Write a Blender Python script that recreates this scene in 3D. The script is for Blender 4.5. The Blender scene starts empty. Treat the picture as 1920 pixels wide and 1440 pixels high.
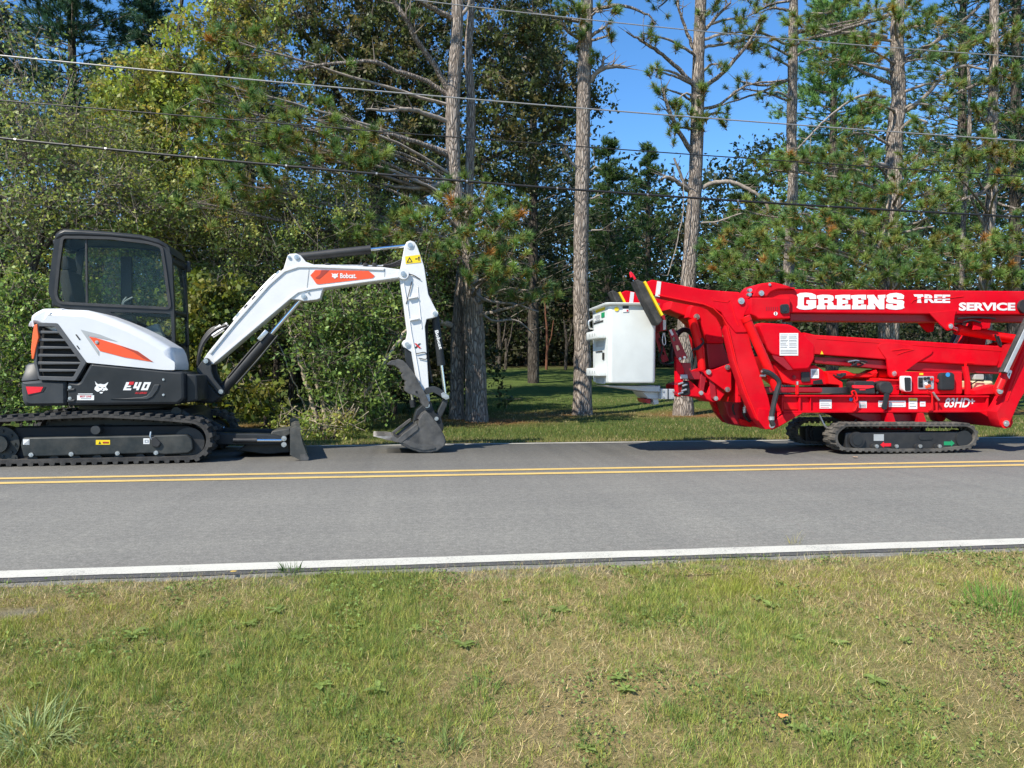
import bpy, bmesh, math, random
import numpy as np
from mathutils import Vector, Matrix
from mathutils.geometry import tessellate_polygon

# ------------------------------------------------------------------ camera, sky, sun, exposure
SC = bpy.context.scene
COL = SC.collection
R = math.radians
FPX, HORIZ, CAM_H, YAW = 1400.0, 700.0, 0.93, R(7.5)     # photograph is 1920 x 1440
PITCH = math.atan((720 - HORIZ) / FPX)

cam_data = bpy.data.cameras.new('camera')
cam = bpy.data.objects.new('camera', cam_data); COL.objects.link(cam)
cam_data.sensor_width = 36.0; cam_data.lens = 36.0 * FPX / 1920.0
cam_data.clip_start = 0.05; cam_data.clip_end = 2000
cam.location = (0, 0, CAM_H)
cam.rotation_euler = (R(90) - PITCH, 0, -YAW)
SC.camera = cam

SUN_EL, SUN_TRAVEL = R(47), math.atan2(0.62, 0.78)       # direction the light travels over the ground
world = bpy.data.worlds.new('World'); SC.world = world; world.use_nodes = True
wn = world.node_tree.nodes; wl = world.node_tree.links
bg = wn.get('Background') or wn.new('ShaderNodeBackground')
sky = wn.new('ShaderNodeTexSky'); sky.sky_type = 'NISHITA'; sky.sun_disc = False
sky.sun_elevation = SUN_EL
# Nishita: rotation 0 puts the sun at +Y, positive turns it towards +X
_sx, _sy = -math.cos(SUN_TRAVEL), -math.sin(SUN_TRAVEL)
sky.sun_rotation = math.atan2(_sx, _sy)
sky.air_density = 0.9; sky.dust_density = 0.0; sky.ozone_density = 4.0
deep = wn.new('ShaderNodeHueSaturation'); deep.inputs['Saturation'].default_value = 1.2
wl.new(sky.outputs[0], deep.inputs['Color']); wl.new(deep.outputs[0], bg.inputs[0]); bg.inputs[1].default_value = 0.148
outw = wn.get('World Output') or wn.new('ShaderNodeOutputWorld')
wl.new(bg.outputs[0], outw.inputs[0])

sun_d = bpy.data.lights.new('sun', 'SUN'); sun_d.energy = 4.9; sun_d.angle = R(0.55); sun_d.color = (1.0, 0.935, 0.815)
sun = bpy.data.objects.new('sun', sun_d); COL.objects.link(sun)
_tv = Vector((math.cos(SUN_TRAVEL) * math.cos(SUN_EL), math.sin(SUN_TRAVEL) * math.cos(SUN_EL), -math.sin(SUN_EL)))
sun.rotation_euler = _tv.to_track_quat('-Z', 'Y').to_euler(); sun.location = (-10, -8, 20)

vs = SC.view_settings
vs.view_transform = 'Standard'; vs.look = 'None'; vs.exposure = 0.72; vs.gamma = 1.0; vs.use_curve_mapping = False
SC.cycles.use_denoising = True
SC.cycles.max_bounces = 8; SC.cycles.diffuse_bounces = 3; SC.cycles.glossy_bounces = 3
SC.cycles.transparent_max_bounces = 12; SC.cycles.transmission_bounces = 4

# ------------------------------------------------------------------ small maths
class Frame:
    """A vertical-plane frame: x along the machine, y away from the camera side, z up (origin under the camera)."""
    def __init__(self, ang):
        self.ang = ang
        s, c = math.sin(ang), math.cos(ang)
        self.right = Vector((c, -s, 0)); self.fwd0 = Vector((s, c, 0))
        up = Vector((0, 0, 1))
        self.fwd = self.fwd0 * math.cos(PITCH) - up * math.sin(PITCH)
        self.up = up * math.cos(PITCH) + self.fwd0 * math.sin(PITCH)
        self.turn = ang - YAW                              # turn of this frame in the world
    def ray(self, u, v):
        return self.fwd * FPX + self.right * (u - 960) - self.up * (v - 720)
    def at(self, u, v, y):
        d = self.ray(u, v); t = y / d.y
        return Vector((d.x * t, y, CAM_H + d.z * t))
    def pts(self, uv, y):
        return [self.at(u, v, y) for u, v in uv]
ROAD = Frame(YAW)
def W(u, v, y): return ROAD.at(u, v, y)
def crop(ox, oy, s):
    return lambda pts: [(ox + x / s, oy + y / s) for x, y in pts]
C1 = crop(0, 400, 2.88); C2 = crop(330, 430, 3.064); C3 = crop(1080, 490, 3.893); C4 = crop(1400, 500, 3.692)
C5 = crop(0, 550, 5.333); C6 = crop(0, 740, 3.2); C7 = crop(660, 640, 6.0); C8 = crop(1340, 520, 4.8)
CB = crop(1090, 500, 5.539); CJ = crop(1180, 600, 6.259); CF = crop(330, 580, 6.545); CD = crop(1480, 660, 6.4)
CL = crop(130, 690, 9.6); CA = crop(560, 380, 4.237); CG = crop(1480, 535, 8.0); CT = crop(1700, 530, 8.47)

# ------------------------------------------------------------------ materials
MATS = {}
def new_mat(name):
    m = bpy.data.materials.new(name); m.use_nodes = True; MATS[name] = m
    nt = m.node_tree; b = nt.nodes.get('Principled BSDF')
    return m, nt, b
def N(nt, kind, **kw):
    n = nt.nodes.new(kind)
    for k, v in kw.items():
        if k.startswith('i_'): n.inputs[k[2:].replace('_', ' ')].default_value = v
        else: setattr(n, k, v)
    return n
def ramp(nt, stops):
    r = nt.nodes.new('ShaderNodeValToRGB'); e = r.color_ramp.elements
    e[0].position, e[0].color = stops[0][0], (*stops[0][1], 1)
    e[1].position, e[1].color = stops[1][0], (*stops[1][1], 1)
    for p, c in stops[2:]:
        x = e.new(p); x.color = (*c, 1)
    return r
def paint(name, col, rough=0.4, metal=0.0, dirt=0.12, scale=9.0, coat=0.0, bump=0.0, spec=0.5, dust=(0.35, 0.31, 0.25), dustamt=0.0):
    """Painted metal / plastic: slight tone variation, roughness variation, a little dust."""
    m, nt, b = new_mat(name); L = nt.links
    tc = N(nt, 'ShaderNodeNewGeometry')
    nz = N(nt, 'ShaderNodeTexNoise'); nz.inputs['Scale'].default_value = scale; nz.inputs['Detail'].default_value = 6
    L.new(tc.outputs['Position'], nz.inputs['Vector'])
    lo = tuple(max(0, c * (1 - dirt)) for c in col); hi = tuple(min(1, c * (1 + dirt * .6)) for c in col)
    r = ramp(nt, [(0.3, lo), (0.72, hi)]); L.new(nz.outputs['Fac'], r.inputs[0])
    outc = r.outputs[0]
    if dustamt > 0:
        n2 = N(nt, 'ShaderNodeTexNoise'); n2.inputs['Scale'].default_value = scale * 0.55; n2.inputs['Detail'].default_value = 9
        n2.inputs['Roughness'].default_value = 0.7
        L.new(tc.outputs['Position'], n2.inputs['Vector'])
        r2 = ramp(nt, [(0.42, (0, 0, 0)), (0.75, (dustamt,) * 3)]); L.new(n2.outputs['Fac'], r2.inputs[0])
        mx = N(nt, 'ShaderNodeMixRGB'); mx.inputs[2].default_value = (*dust, 1)
        L.new(r2.outputs[0], mx.inputs[0]); L.new(outc, mx.inputs[1]); outc = mx.outputs[0]
    L.new(outc, b.inputs['Base Color'])
    mr = N(nt, 'ShaderNodeMapRange'); mr.inputs['To Min'].default_value = max(0.02, rough - 0.08); mr.inputs['To Max'].default_value = min(1, rough + 0.12)
    L.new(nz.outputs['Fac'], mr.inputs['Value']); L.new(mr.outputs[0], b.inputs['Roughness'])
    b.inputs['Metallic'].default_value = metal; b.inputs['Specular IOR Level'].default_value = spec
    b.inputs['Coat Weight'].default_value = coat; b.inputs['Coat Roughness'].default_value = 0.08
    if bump > 0:
        n3 = N(nt, 'ShaderNodeTexNoise'); n3.inputs['Scale'].default_value = 260; n3.inputs['Detail'].default_value = 2
        L.new(tc.outputs['Position'], n3.inputs['Vector'])
        bp = N(nt, 'ShaderNodeBump'); bp.inputs['Strength'].default_value = bump; bp.inputs['Distance'].default_value = 0.003
        L.new(n3.outputs['Fac'], bp.inputs['Height']); L.new(bp.outputs[0], b.inputs['Normal'])
    return m

paint('white_paint', (0.66, 0.66, 0.65), 0.38, dirt=0.05, scale=5, dustamt=0.10)
paint('hood_white', (0.62, 0.63, 0.64), 0.32, dirt=0.05, scale=4, coat=0.1, dustamt=0.08)
paint('fibreglass', (0.62, 0.64, 0.615), 0.5, dirt=0.07, scale=5, dustamt=0.12, spec=0.3)
paint('charcoal', (0.024, 0.027, 0.030), 0.36, dirt=0.2, scale=6, dustamt=0.03, spec=0.22)
paint('charcoal_satin', (0.036, 0.040, 0.044), 0.40, dirt=0.2, scale=8, dustamt=0.05, spec=0.3)
paint('grille_grey', (0.075, 0.078, 0.082), 0.55, dirt=0.2)
paint('black_plastic', (0.018, 0.018, 0.019), 0.5, dirt=0.3, dustamt=0.06)
paint('black_deep', (0.008, 0.008, 0.009), 0.7, dirt=0.3)
paint('rubber', (0.024, 0.023, 0.022), 0.8, dirt=0.3, scale=14, bump=0.3, dustamt=0.42, dust=(0.17, 0.155, 0.135))
paint('rubber_dusty', (0.05, 0.047, 0.043), 0.85, dirt=0.3, scale=14, bump=0.3, dustamt=0.55, dust=(0.25, 0.22, 0.18))
paint('hose', (0.012, 0.012, 0.013), 0.45, dirt=0.2)
paint('frame_steel', (0.022, 0.027, 0.028), 0.42, dirt=0.25, scale=7, dustamt=0.14, spec=0.3)
paint('bucket_steel', (0.085, 0.083, 0.080), 0.5, metal=0.3, dirt=0.45, scale=12, bump=0.2, dustamt=0.35, dust=(0.24, 0.21, 0.17))
paint('tooth_steel', (0.32, 0.29, 0.26), 0.45, metal=0.6, dirt=0.4, scale=25, dustamt=0.4)
paint('blade_steel', (0.040, 0.042, 0.038), 0.55, dirt=0.3, scale=9, dustamt=0.25)
paint('chrome', (0.72, 0.73, 0.75), 0.12, metal=1.0, dirt=0.05)
paint('zinc', (0.55, 0.55, 0.54), 0.35, metal=0.85, dirt=0.2, scale=30)
paint('aluminium', (0.42, 0.43, 0.44), 0.45, metal=0.3, dirt=0.12, scale=12)
paint('lift_red', (0.60, 0.002, 0.012), 0.42, dirt=0.14, scale=3.5, dustamt=0.05, spec=0.1)
paint('lift_red_bright', (0.70, 0.005, 0.008), 0.36, dirt=0.10, scale=5, dustamt=0.03, spec=0.18)
paint('lift_red_deep_shade', (0.30, 0.003, 0.012), 0.45, dirt=0.15, scale=6)  # darker copy of the red; carries painted shade on jib and inner booms
paint('decal_orange', (0.76, 0.085, 0.02), 0.3, dirt=0.08)
paint('decal_orange_dark', (0.36, 0.045, 0.02), 0.3, dirt=0.1)
paint('reflector_orange', (0.88, 0.14, 0.035), 0.25, dirt=0.05)
paint('reflector_red', (0.72, 0.012, 0.03), 0.2, dirt=0.05)
paint('decal_white', (0.74, 0.74, 0.72), 0.4, dirt=0.04)
paint('decal_grey', (0.36, 0.37, 0.37), 0.4, dirt=0.06)
paint('recess_shade_grey', (0.44, 0.46, 0.46), 0.5, dirt=0.08)  # white fibreglass as it looks in shade, put into the colour
paint('decal_red', (0.55, 0.015, 0.02), 0.4, dirt=0.05)
paint('decal_black', (0.02, 0.02, 0.02), 0.45, dirt=0.1)
paint('decal_yellow', (0.82, 0.58, 0.01), 0.4, dirt=0.06)
paint('decal_blue', (0.03, 0.25, 0.55), 0.35, dirt=0.06)
paint('decal_green', (0.01, 0.26, 0.10), 0.4, dirt=0.08)
paint('reflective_tape', (0.62, 0.60, 0.58), 0.3, dirt=0.08, scale=20)
paint('tank_beige', (0.66, 0.56, 0.36), 0.4, dirt=0.1)
paint('seat_cloth', (0.03, 0.03, 0.032), 0.8, dirt=0.2)
paint('cab_trim', (0.045, 0.048, 0.05), 0.6, dirt=0.2)
paint('cab_light', (0.22, 0.24, 0.25), 0.55, dirt=0.15)
paint('wire_bare', (0.30, 0.30, 0.30), 0.45, metal=0.3, dirt=0.1)
paint('wire_black', (0.014, 0.014, 0.015), 0.5, dirt=0.2)

def glass_mat(name, tint, gloss, rough=0.02):
    m = bpy.data.materials.new(name); m.use_nodes = True; MATS[name] = m
    nt = m.node_tree; nt.nodes.clear(); L = nt.links
    o = N(nt, 'ShaderNodeOutputMaterial'); t = N(nt, 'ShaderNodeBsdfTransparent'); g = N(nt, 'ShaderNodeBsdfGlossy')
    t.inputs[0].default_value = (*tint, 1); g.inputs['Roughness'].default_value = rough
    fr = N(nt, 'ShaderNodeFresnel'); fr.inputs[0].default_value = 1.5
    mu = N(nt, 'ShaderNodeMath', operation='MULTIPLY'); mu.inputs[1].default_value = gloss
    L.new(fr.outputs[0], mu.inputs[0])
    mx = N(nt, 'ShaderNodeMixShader'); L.new(mu.outputs[0], mx.inputs[0]); L.new(t.outputs[0], mx.inputs[1]); L.new(g.outputs[0], mx.inputs[2])
    L.new(mx.outputs[0], o.inputs[0]); return m
glass_mat('cab_glass', (0.91, 0.94, 0.91), 0.25)
glass_mat('lens_glass', (0.25, 0.25, 0.26), 1.5)

# ------------------------------------------------------------------ mesh builder
def rot_basis(d):
    d = d.normalized(); a = Vector((0, 0, 1)) if abs(d.z) < 0.9 else Vector((1, 0, 0))
    s = d.cross(a).normalized(); return s, s.cross(d).normalized()
def tri_cap(loops):
    return tessellate_polygon(loops)
def inset(p2, d):
    """shrink a 2D polygon by d (negative grows)"""
    n = len(p2); area = sum(p2[i][0] * p2[(i + 1) % n][1] - p2[(i + 1) % n][0] * p2[i][1] for i in range(n))
    sg = 1 if area > 0 else -1; out = []
    for i in range(n):
        a, b, c = p2[i - 1], p2[i], p2[(i + 1) % n]
        e1 = (b[0] - a[0], b[1] - a[1]); e2 = (c[0] - b[0], c[1] - b[1])
        l1 = math.hypot(*e1) or 1e-9; l2 = math.hypot(*e2) or 1e-9
        n1 = (-e1[1] / l1 * sg, e1[0] / l1 * sg); n2 = (-e2[1] / l2 * sg, e2[0] / l2 * sg)
        m = (n1[0] + n2[0], n1[1] + n2[1]); k = 1 + n1[0] * n2[0] + n1[1] * n2[1]
        k = max(k, 0.35)
        out.append((b[0] + m[0] / k * d, b[1] + m[1] / k * d))
    return out
class MB:
    def __init__(self): self.v = []; self.f = []; self.flat = set()
    def add(self, v, f):
        o = len(self.v); self.v += [Vector(x) for x in v]; self.f += [tuple(i + o for i in t) for t in f]; return self
    def box(self, c, size, rot=None):
        hx, hy, hz = size[0] / 2, size[1] / 2, size[2] / 2
        vv = [Vector((x, y, z)) for x in (-hx, hx) for y in (-hy, hy) for z in (-hz, hz)]
        if rot is not None: vv = [rot @ p for p in vv]
        c = Vector(c)
        return self.add([c + p for p in vv], [(0, 1, 3, 2), (4, 6, 7, 5), (0, 4, 5, 1), (2, 3, 7, 6), (0, 2, 6, 4), (1, 5, 7, 3)])
    def loft(self, rings, caps=True):
        n = len(rings[0]); v = [p for r in rings for p in r]; f = []
        for k in range(len(rings) - 1):
            for i in range(n):
                j = (i + 1) % n
                f.append((k * n + i, k * n + j, (k + 1) * n + j, (k + 1) * n + i))
        if caps:
            for k in (0, len(rings) - 1):
                for t in tri_cap([rings[k]]):
                    self.flat.add(len(self.f) + len(f)); f.append(tuple(k * n + i for i in t))
        return self.add(v, f)
    def slab(self, xz, y0, y1, r=0.0):
        """polygon in the x-z plane, extruded from y0 to y1 with rounded front and back rims"""
        if r <= 0: rings = [[(x, y, z) for x, z in xz] for y in (y0, y1)]
        else:
            r = min(r, abs(y1 - y0) * 0.45); rings = []
            for dy, di in ((0, 1), (0.3, 0.3), (1, 0)):
                q = inset(xz, r * di); rings.append([(x, y0 + r * dy, z) for x, z in q])
            for dy, di in ((1, 0), (0.3, 0.3), (0, 1)):
                q = inset(xz, r * di); rings.append([(x, y1 - r * dy, z) for x, z in q])
        return self.loft([[Vector(p) for p in q] for q in rings])
    def slab_holes(self, xz, holes, y0, y1):
        loops = [xz] + holes; fl = [p for l in loops for p in l]
        v = [Vector((x, y, z)) for y in (y0, y1) for x, z in fl]; n = len(fl); f = []
        for t in tri_cap([[Vector((x, z, 0)) for x, z in l] for l in loops]):
            f.append(tuple(t)); f.append(tuple(i + n for i in reversed(t)))
        o = 0
        for l in loops:
            m = len(l)
            for i in range(m):
                j = (i + 1) % m; f.append((o + i, o + j, n + o + j, n + o + i))
            o += m
        return self.add(v, f)
    def tube(self, path, rad, sides=10, caps=True):
        path = [Vector(p) for p in path]; n = len(path)
        if not hasattr(rad, '__len__'): rad = [rad] * n
        rings = []; s = None
        for i, p in enumerate(path):
            d = (path[min(i + 1, n - 1)] - path[max(i - 1, 0)])
            if d.length < 1e-9: d = Vector((0, 0, 1))
            d.normalize()
            if s is None: s, t = rot_basis(d)
            else:
                s = (s - d * s.dot(d)); s = s.normalized() if s.length > 1e-6 else rot_basis(d)[0]
                t = s.cross(d)
            rings.append([p + (s * math.cos(a) + t * math.sin(a)) * rad[i] for a in (2 * math.pi * k / sides for k in range(sides))])
        return self.loft(rings, caps)
    def cyl(self, a, b, r, sides=16, r2=None):
        return self.tube([a, b], [r, r if r2 is None else r2], sides)
    def build(self, name, mat, parent=None, smooth=True, angle=32, bevel=0.0):
        return link_mesh(name, self.v, self.f, mat, parent, smooth, angle, bevel, flat=self.flat)

WLOC = {}
def link_mesh(name, verts, faces, mat, parent=None, smooth=True, angle=32, bevel=0.0, loc=None, flat=()):
    vs_ = [Vector(v) for v in verts]
    if loc is None:
        lo = Vector([min(v[i] for v in vs_) for i in range(3)]); hi = Vector([max(v[i] for v in vs_) for i in range(3)])
        c = (lo + hi) / 2
        if parent is None: c.z = lo.z
    else: c = Vector(loc)
    me = bpy.data.meshes.new(name)
    me.from_pydata([tuple(v - c) for v in vs_], [], faces)
    bm = bmesh.new(); bm.from_mesh(me); bmesh.ops.recalc_face_normals(bm, faces=bm.faces)
    if bevel > 0:
        es = [e for e in bm.edges if len(e.link_faces) == 2 and e.calc_face_angle(0) > R(35)]
        bmesh.ops.bevel(bm, geom=es, offset=bevel, segments=2, profile=0.5, affect='EDGES', clamp_overlap=True)
    bm.to_mesh(me); bm.free()
    if smooth:
        me.shade_smooth(); me.set_sharp_from_angle(angle=R(angle))
        if flat and not bevel:
            for i in flat: me.polygons[i].use_smooth = False
    me.materials.append(MATS[mat] if isinstance(mat, str) else mat)
    o = bpy.data.objects.new(name, me); COL.objects.link(o)
    if parent is not None:
        o.parent = parent; o.location = c - WLOC[parent.name]
    else: o.location = c
    WLOC[o.name] = c
    return o
def tag(o, label=None, cat=None, group=None, kind=None):
    if label: o['label'] = label
    if cat: o['category'] = cat
    if group: o['group'] = group
    if kind: o['kind'] = kind
    return o
def thing(name, label, cat, loc, group=None, turn=0.0):
    """An Empty at a thing's base. loc is given in the thing's own frame; turn swings that frame about the vertical."""
    o = bpy.data.objects.new(name, None); COL.objects.link(o); o.empty_display_size = 0.2
    WLOC[o.name] = Vector(loc)
    o.location = Matrix.Rotation(turn, 4, 'Z') @ Vector(loc); o.rotation_euler = (0, 0, turn)
    return tag(o, label, cat, group)

# fast mesh from numpy arrays (foliage, grass): triangles or quads of one size, with a colour per face corner
def np_mesh(name, co, faces, mat, parent=None, colors=None, loc=(0, 0, 0), smooth=False):
    co = np.asarray(co, dtype=np.float32); faces = np.asarray(faces, dtype=np.int32)
    k = faces.shape[1]; nf = len(faces)
    me = bpy.data.meshes.new(name)
    loc = np.asarray(loc, dtype=np.float32)
    me.vertices.add(len(co)); me.vertices.foreach_set('co', (co - loc).ravel())
    me.loops.add(nf * k); me.loops.foreach_set('vertex_index', faces.ravel())
    me.polygons.add(nf); me.polygons.foreach_set('loop_start', np.arange(0, nf * k, k, dtype=np.int32))
    try: me.polygons.foreach_set('loop_total', np.full(nf, k, dtype=np.int32))
    except Exception: pass
    if colors is not None:
        ca = me.color_attributes.new('tone', 'FLOAT_COLOR', 'POINT')
        c4 = np.ones((len(co), 4), dtype=np.float32); c4[:, :3] = colors; ca.data.foreach_set('color', c4.ravel())
    me.update(calc_edges=True)
    if smooth: me.shade_smooth()
    me.materials.append(MATS[mat] if isinstance(mat, str) else mat)
    o = bpy.data.objects.new(name, me); COL.objects.link(o)
    if parent is not None: o.parent = parent; o.location = Vector(loc) - WLOC[parent.name]
    else: o.location = Vector(loc)
    WLOC[o.name] = Vector(loc)
    return o

# ------------------------------------------------------------------ lettering and flat print
def text_flat(s, bold=0.0, shear=0.0, spacing=1.0):
    cu = bpy.data.curves.new('lettering', 'FONT'); cu.body = s; cu.offset = bold; cu.shear = shear; cu.space_character = spacing
    cu.resolution_u = 3
    o = bpy.data.objects.new('lettering', cu); COL.objects.link(o)
    dg = bpy.context.evaluated_depsgraph_get(); dg.update()
    me = o.evaluated_get(dg).to_mesh()
    v = [(p.co.x, p.co.y) for p in me.vertices]; f = [tuple(p.vertices) for p in me.polygons]
    o.evaluated_get(dg).to_mesh_clear(); bpy.data.objects.remove(o); bpy.data.curves.remove(cu)
    x0 = min(p[0] for p in v); x1 = max(p[0] for p in v); y0 = min(p[1] for p in v); y1 = max(p[1] for p in v)
    return [((x - x0) / (x1 - x0), (y - y0) / (y1 - y0)) for x, y in v], f
def decal_text(fr, s, quad, y, mat, parent, name='lettering', **kw):
    """quad: top-left, top-right, bottom-right, bottom-left"""
    v, f = text_flat(s, **kw); tl, tr, br, bl = quad; out = []
    for x, t in v:
        top = (tl[0] + (tr[0] - tl[0]) * x, tl[1] + (tr[1] - tl[1]) * x); bot = (bl[0] + (br[0] - bl[0]) * x, bl[1] + (br[1] - bl[1]) * x)
        out.append(fr.at(bot[0] + (top[0] - bot[0]) * t, bot[1] + (top[1] - bot[1]) * t, y))
    return MB().add(out, f).build(name, mat, parent, smooth=False)
def decal_poly(fr, loops, y, mat, parent, name='decal', thick=0.0015):
    xz = [[(p.x, p.z) for p in fr.pts(l, y)] for l in loops]
    mb = MB()
    if len(xz) == 1: mb.slab(xz[0], y, y + thick)
    else: mb.slab_holes(xz[0], xz[1:], y, y + thick)
    return mb.build(name, mat, parent, smooth=False)
def rect(x0, y0, x1, y1): return [(x0, y0), (x1, y0), (x1, y1), (x0, y1)]
def rquad(x0, y0, x1, y1): return [(x0, y0), (x1, y0), (x1, y1), (x0, y1)]
def rounded(pts, r=4.0, n=4):
    out = []; m = len(pts)
    for i in range(m):
        a, b, c = (np.array(pts[i - 1], float), np.array(pts[i], float), np.array(pts[(i + 1) % m], float))
        d1 = a - b; d2 = c - b; l1 = np.linalg.norm(d1); l2 = np.linalg.norm(d2); q = min(r, l1 * .45, l2 * .45)
        p0 = b + d1 / max(l1, 1e-6) * q; p1 = b + d2 / max(l2, 1e-6) * q
        for k in range(n + 1):
            t = k / n; p = (1 - t) ** 2 * p0 + 2 * t * (1 - t) * b + t * t * p1; out.append((float(p[0]), float(p[1])))
    return out

# ================================================================== ground, road, verge, lawn
RNG = np.random.default_rng(7)
_GRID = {}
def _grid(k):
    if k not in _GRID: _GRID[k] = np.random.default_rng(k).random((256, 256))
    return _GRID[k]
def vnoise(x, y, scale, seed=0, octaves=3):
    """smooth value noise, 0..1"""
    x = np.asarray(x, float); y = np.asarray(y, float); out = np.zeros_like(x + y); amp = 1.0; tot = 0
    for o in range(octaves):
        g = _grid(seed * 31 + o)
        fx = x * scale * 2 ** o + 1000.37; fy = y * scale * 2 ** o + 777.7
        ix = np.floor(fx).astype(int); iy = np.floor(fy).astype(int); tx = fx - ix; ty = fy - iy
        tx = tx * tx * (3 - 2 * tx); ty = ty * ty * (3 - 2 * ty)
        a = g[ix % 256, iy % 256]; b = g[(ix + 1) % 256, iy % 256]; c = g[ix % 256, (iy + 1) % 256]; d = g[(ix + 1) % 256, (iy + 1) % 256]
        out += amp * ((a * (1 - tx) + b * tx) * (1 - ty) + (c * (1 - tx) + d * tx) * ty); tot += amp; amp *= 0.5
    return out / tot
NEAR_EDGE, FAR_EDGE = 3.555, 9.93
def ground_z(x, y):
    x = np.asarray(x, float); y = np.asarray(y, float)
    bank = np.clip((NEAR_EDGE - y) / 3.6, 0, 1); z = -0.012 - 0.62 * bank ** 1.15
    far = np.where(y > FAR_EDGE, np.clip((y - FAR_EDGE) * 0.012, 0, 0.06), 0)
    hill = np.clip((y - 50) * 0.45, 0, 11); rise = hill + np.where(y > 15.5, 0.058 * (np.clip(y, 0, 45) - 15.5) + 0.02 * np.clip(y - 45, 0, 60), 0)
    rough = np.where(y < NEAR_EDGE, 0.05 * (vnoise(x, y, 1.3, 3) - 0.5), 0) + np.where(y > FAR_EDGE + .3, 0.10 * (vnoise(x, y, 0.5, 4) - 0.5), 0)
    return z + far + rise + np.where((y < NEAR_EDGE - .15) | (y > FAR_EDGE + .2), rough, 0)
def G(u, v):
    """the point of the ground that the photograph shows at (u, v)"""
    d = ROAD.ray(u, v); t = 0.0009
    for _ in range(1500):
        p = Vector((0, 0, CAM_H)) + d * t
        if p.z <= float(ground_z(p.x, p.y)): return p
        t *= 1.004
    return p
def base_at(u, y): 
    x = W(u, 700, y).x
    return Vector((x, y, float(ground_z(x, y))))
TRUNKS = [base_at(u, y) for u, y in ((878, 14.0), (1093, 15.3), (1283, 15.3), (1640, 15.0), (1850, 15.4), (1480, 21))]

def litter(x, y):
    """needle litter under the pines, 0..1"""
    m = np.zeros_like(np.asarray(x, float))
    for b in TRUNKS:
        d = np.hypot((x - b.x) / 1.9, (y - b.y) / 1.2); m = np.maximum(m, np.clip(1.25 - d, 0, 1))
    m = np.maximum(m, np.clip(1 - np.hypot((x + 3.2) / 3.5, (y - 12.6) / 1.4), 0, 1) * 0.9)
    return np.clip(m * 1.7 * vnoise(x, y, 1.1, 11) * 1.1, 0, 1)

# one sheet out to the horizon, finer where the photograph looks
xs = np.unique(np.concatenate([np.arange(-7, 11, 0.16), np.linspace(-60, -7, 50), np.linspace(11, 70, 50), np.linspace(-900, -60, 18), np.linspace(70, 900, 18)]))
ys = np.unique(np.concatenate([np.arange(0.6, 3.8, 0.08), np.arange(9.7, 18, 0.16), np.linspace(3.8, 9.7, 8), np.linspace(-60, 0.6, 30), np.linspace(18, 60, 60), np.linspace(60, 900, 20), np.linspace(-900, -60, 12)]))
gx, gy = np.meshgrid(xs, ys, indexing='ij'); gz = ground_z(gx, gy)
nx_, ny_ = gx.shape
gco = np.stack([gx, gy, gz], -1).reshape(-1, 3)
ii = np.arange(nx_ * ny_).reshape(nx_, ny_)
gfa = np.stack([ii[:-1, :-1], ii[1:, :-1], ii[1:, 1:], ii[:-1, 1:]], -1).reshape(-1, 4)
tone = np.zeros((nx_ * ny_, 3)); x1, y1 = gco[:, 0], gco[:, 1]
straw = np.array([0.38, 0.29, 0.14]); soil = np.array([0.25, 0.185, 0.10]); green = np.array([0.17, 0.19, 0.05]); needle = np.array([0.20, 0.095, 0.038]); gravel = np.array([0.22, 0.205, 0.185])
k = vnoise(x1, y1, 0.9, 5)[:, None]; tone[:] = green * (1 - k) + straw * k
k2 = np.clip(vnoise(x1, y1, 2.2, 6)[:, None] * 1.6 - 0.6, 0, 1); tone = tone * (1 - k2) + soil * k2
back = np.clip((y1 - 10) / 1.0, 0, 1)[:, None]; tone = tone * (1 - back) + back * (np.array([0.075, 0.105, 0.026]) * (0.75 + 0.6 * k)); lt = litter(x1, y1)[:, None] * 0.9; tone = tone * (1 - lt) + needle * lt  # lawn darker and greener: tree shade is put into its colour
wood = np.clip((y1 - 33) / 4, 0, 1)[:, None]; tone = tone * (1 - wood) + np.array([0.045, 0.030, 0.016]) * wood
edge = 0.8 * np.clip(1 - np.abs(y1 - NEAR_EDGE + .04) / 0.12, 0, 1)[:, None] * np.clip(vnoise(x1, y1, 1.0, 9)[:, None] * 3.0 - 1.1, 0, 1)
tone = tone * (1 - edge) + gravel * edge
patches = [G(25, 1150), G(1180, 1060), G(1640, 1045)]
for pp in patches:
    kk = np.clip((1.2 - np.hypot((x1 - pp.x) / 0.12, (y1 - pp.y) / 0.05)) * (0.4 + vnoise(x1, y1, 9.0, 61)), 0, 1)[:, None]; tone = tone * (1 - kk) + gravel * kk

m, nt, b = new_mat('ground_cover'); L = nt.links
at = N(nt, 'ShaderNodeVertexColor', layer_name='tone'); geo = N(nt, 'ShaderNodeNewGeometry')
n1 = N(nt, 'ShaderNodeTexNoise'); n1.inputs['Scale'].default_value = 55; n1.inputs['Detail'].default_value = 8; n1.inputs['Roughness'].default_value = 0.75
L.new(geo.outputs['Position'], n1.inputs['Vector'])
r1 = ramp(nt, [(0.3, (0.45, 0.45, 0.45)), (0.7, (1.5, 1.5, 1.5))]); L.new(n1.outputs['Fac'], r1.inputs[0])
mx = N(nt, 'ShaderNodeMixRGB', blend_type='MULTIPLY'); mx.inputs[0].default_value = 1
L.new(at.outputs[0], mx.inputs[1]); L.new(r1.outputs[0], mx.inputs[2]); L.new(mx.outputs[0], b.inputs['Base Color'])
b.inputs['Roughness'].default_value = 0.95; b.inputs['Specular IOR Level'].default_value = 0.1
bp = N(nt, 'ShaderNodeBump'); bp.inputs['Strength'].default_value = 0.9; bp.inputs['Distance'].default_value = 0.03
L.new(n1.outputs['Fac'], bp.inputs['Height']); L.new(bp.outputs[0], b.inputs['Normal'])
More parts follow.
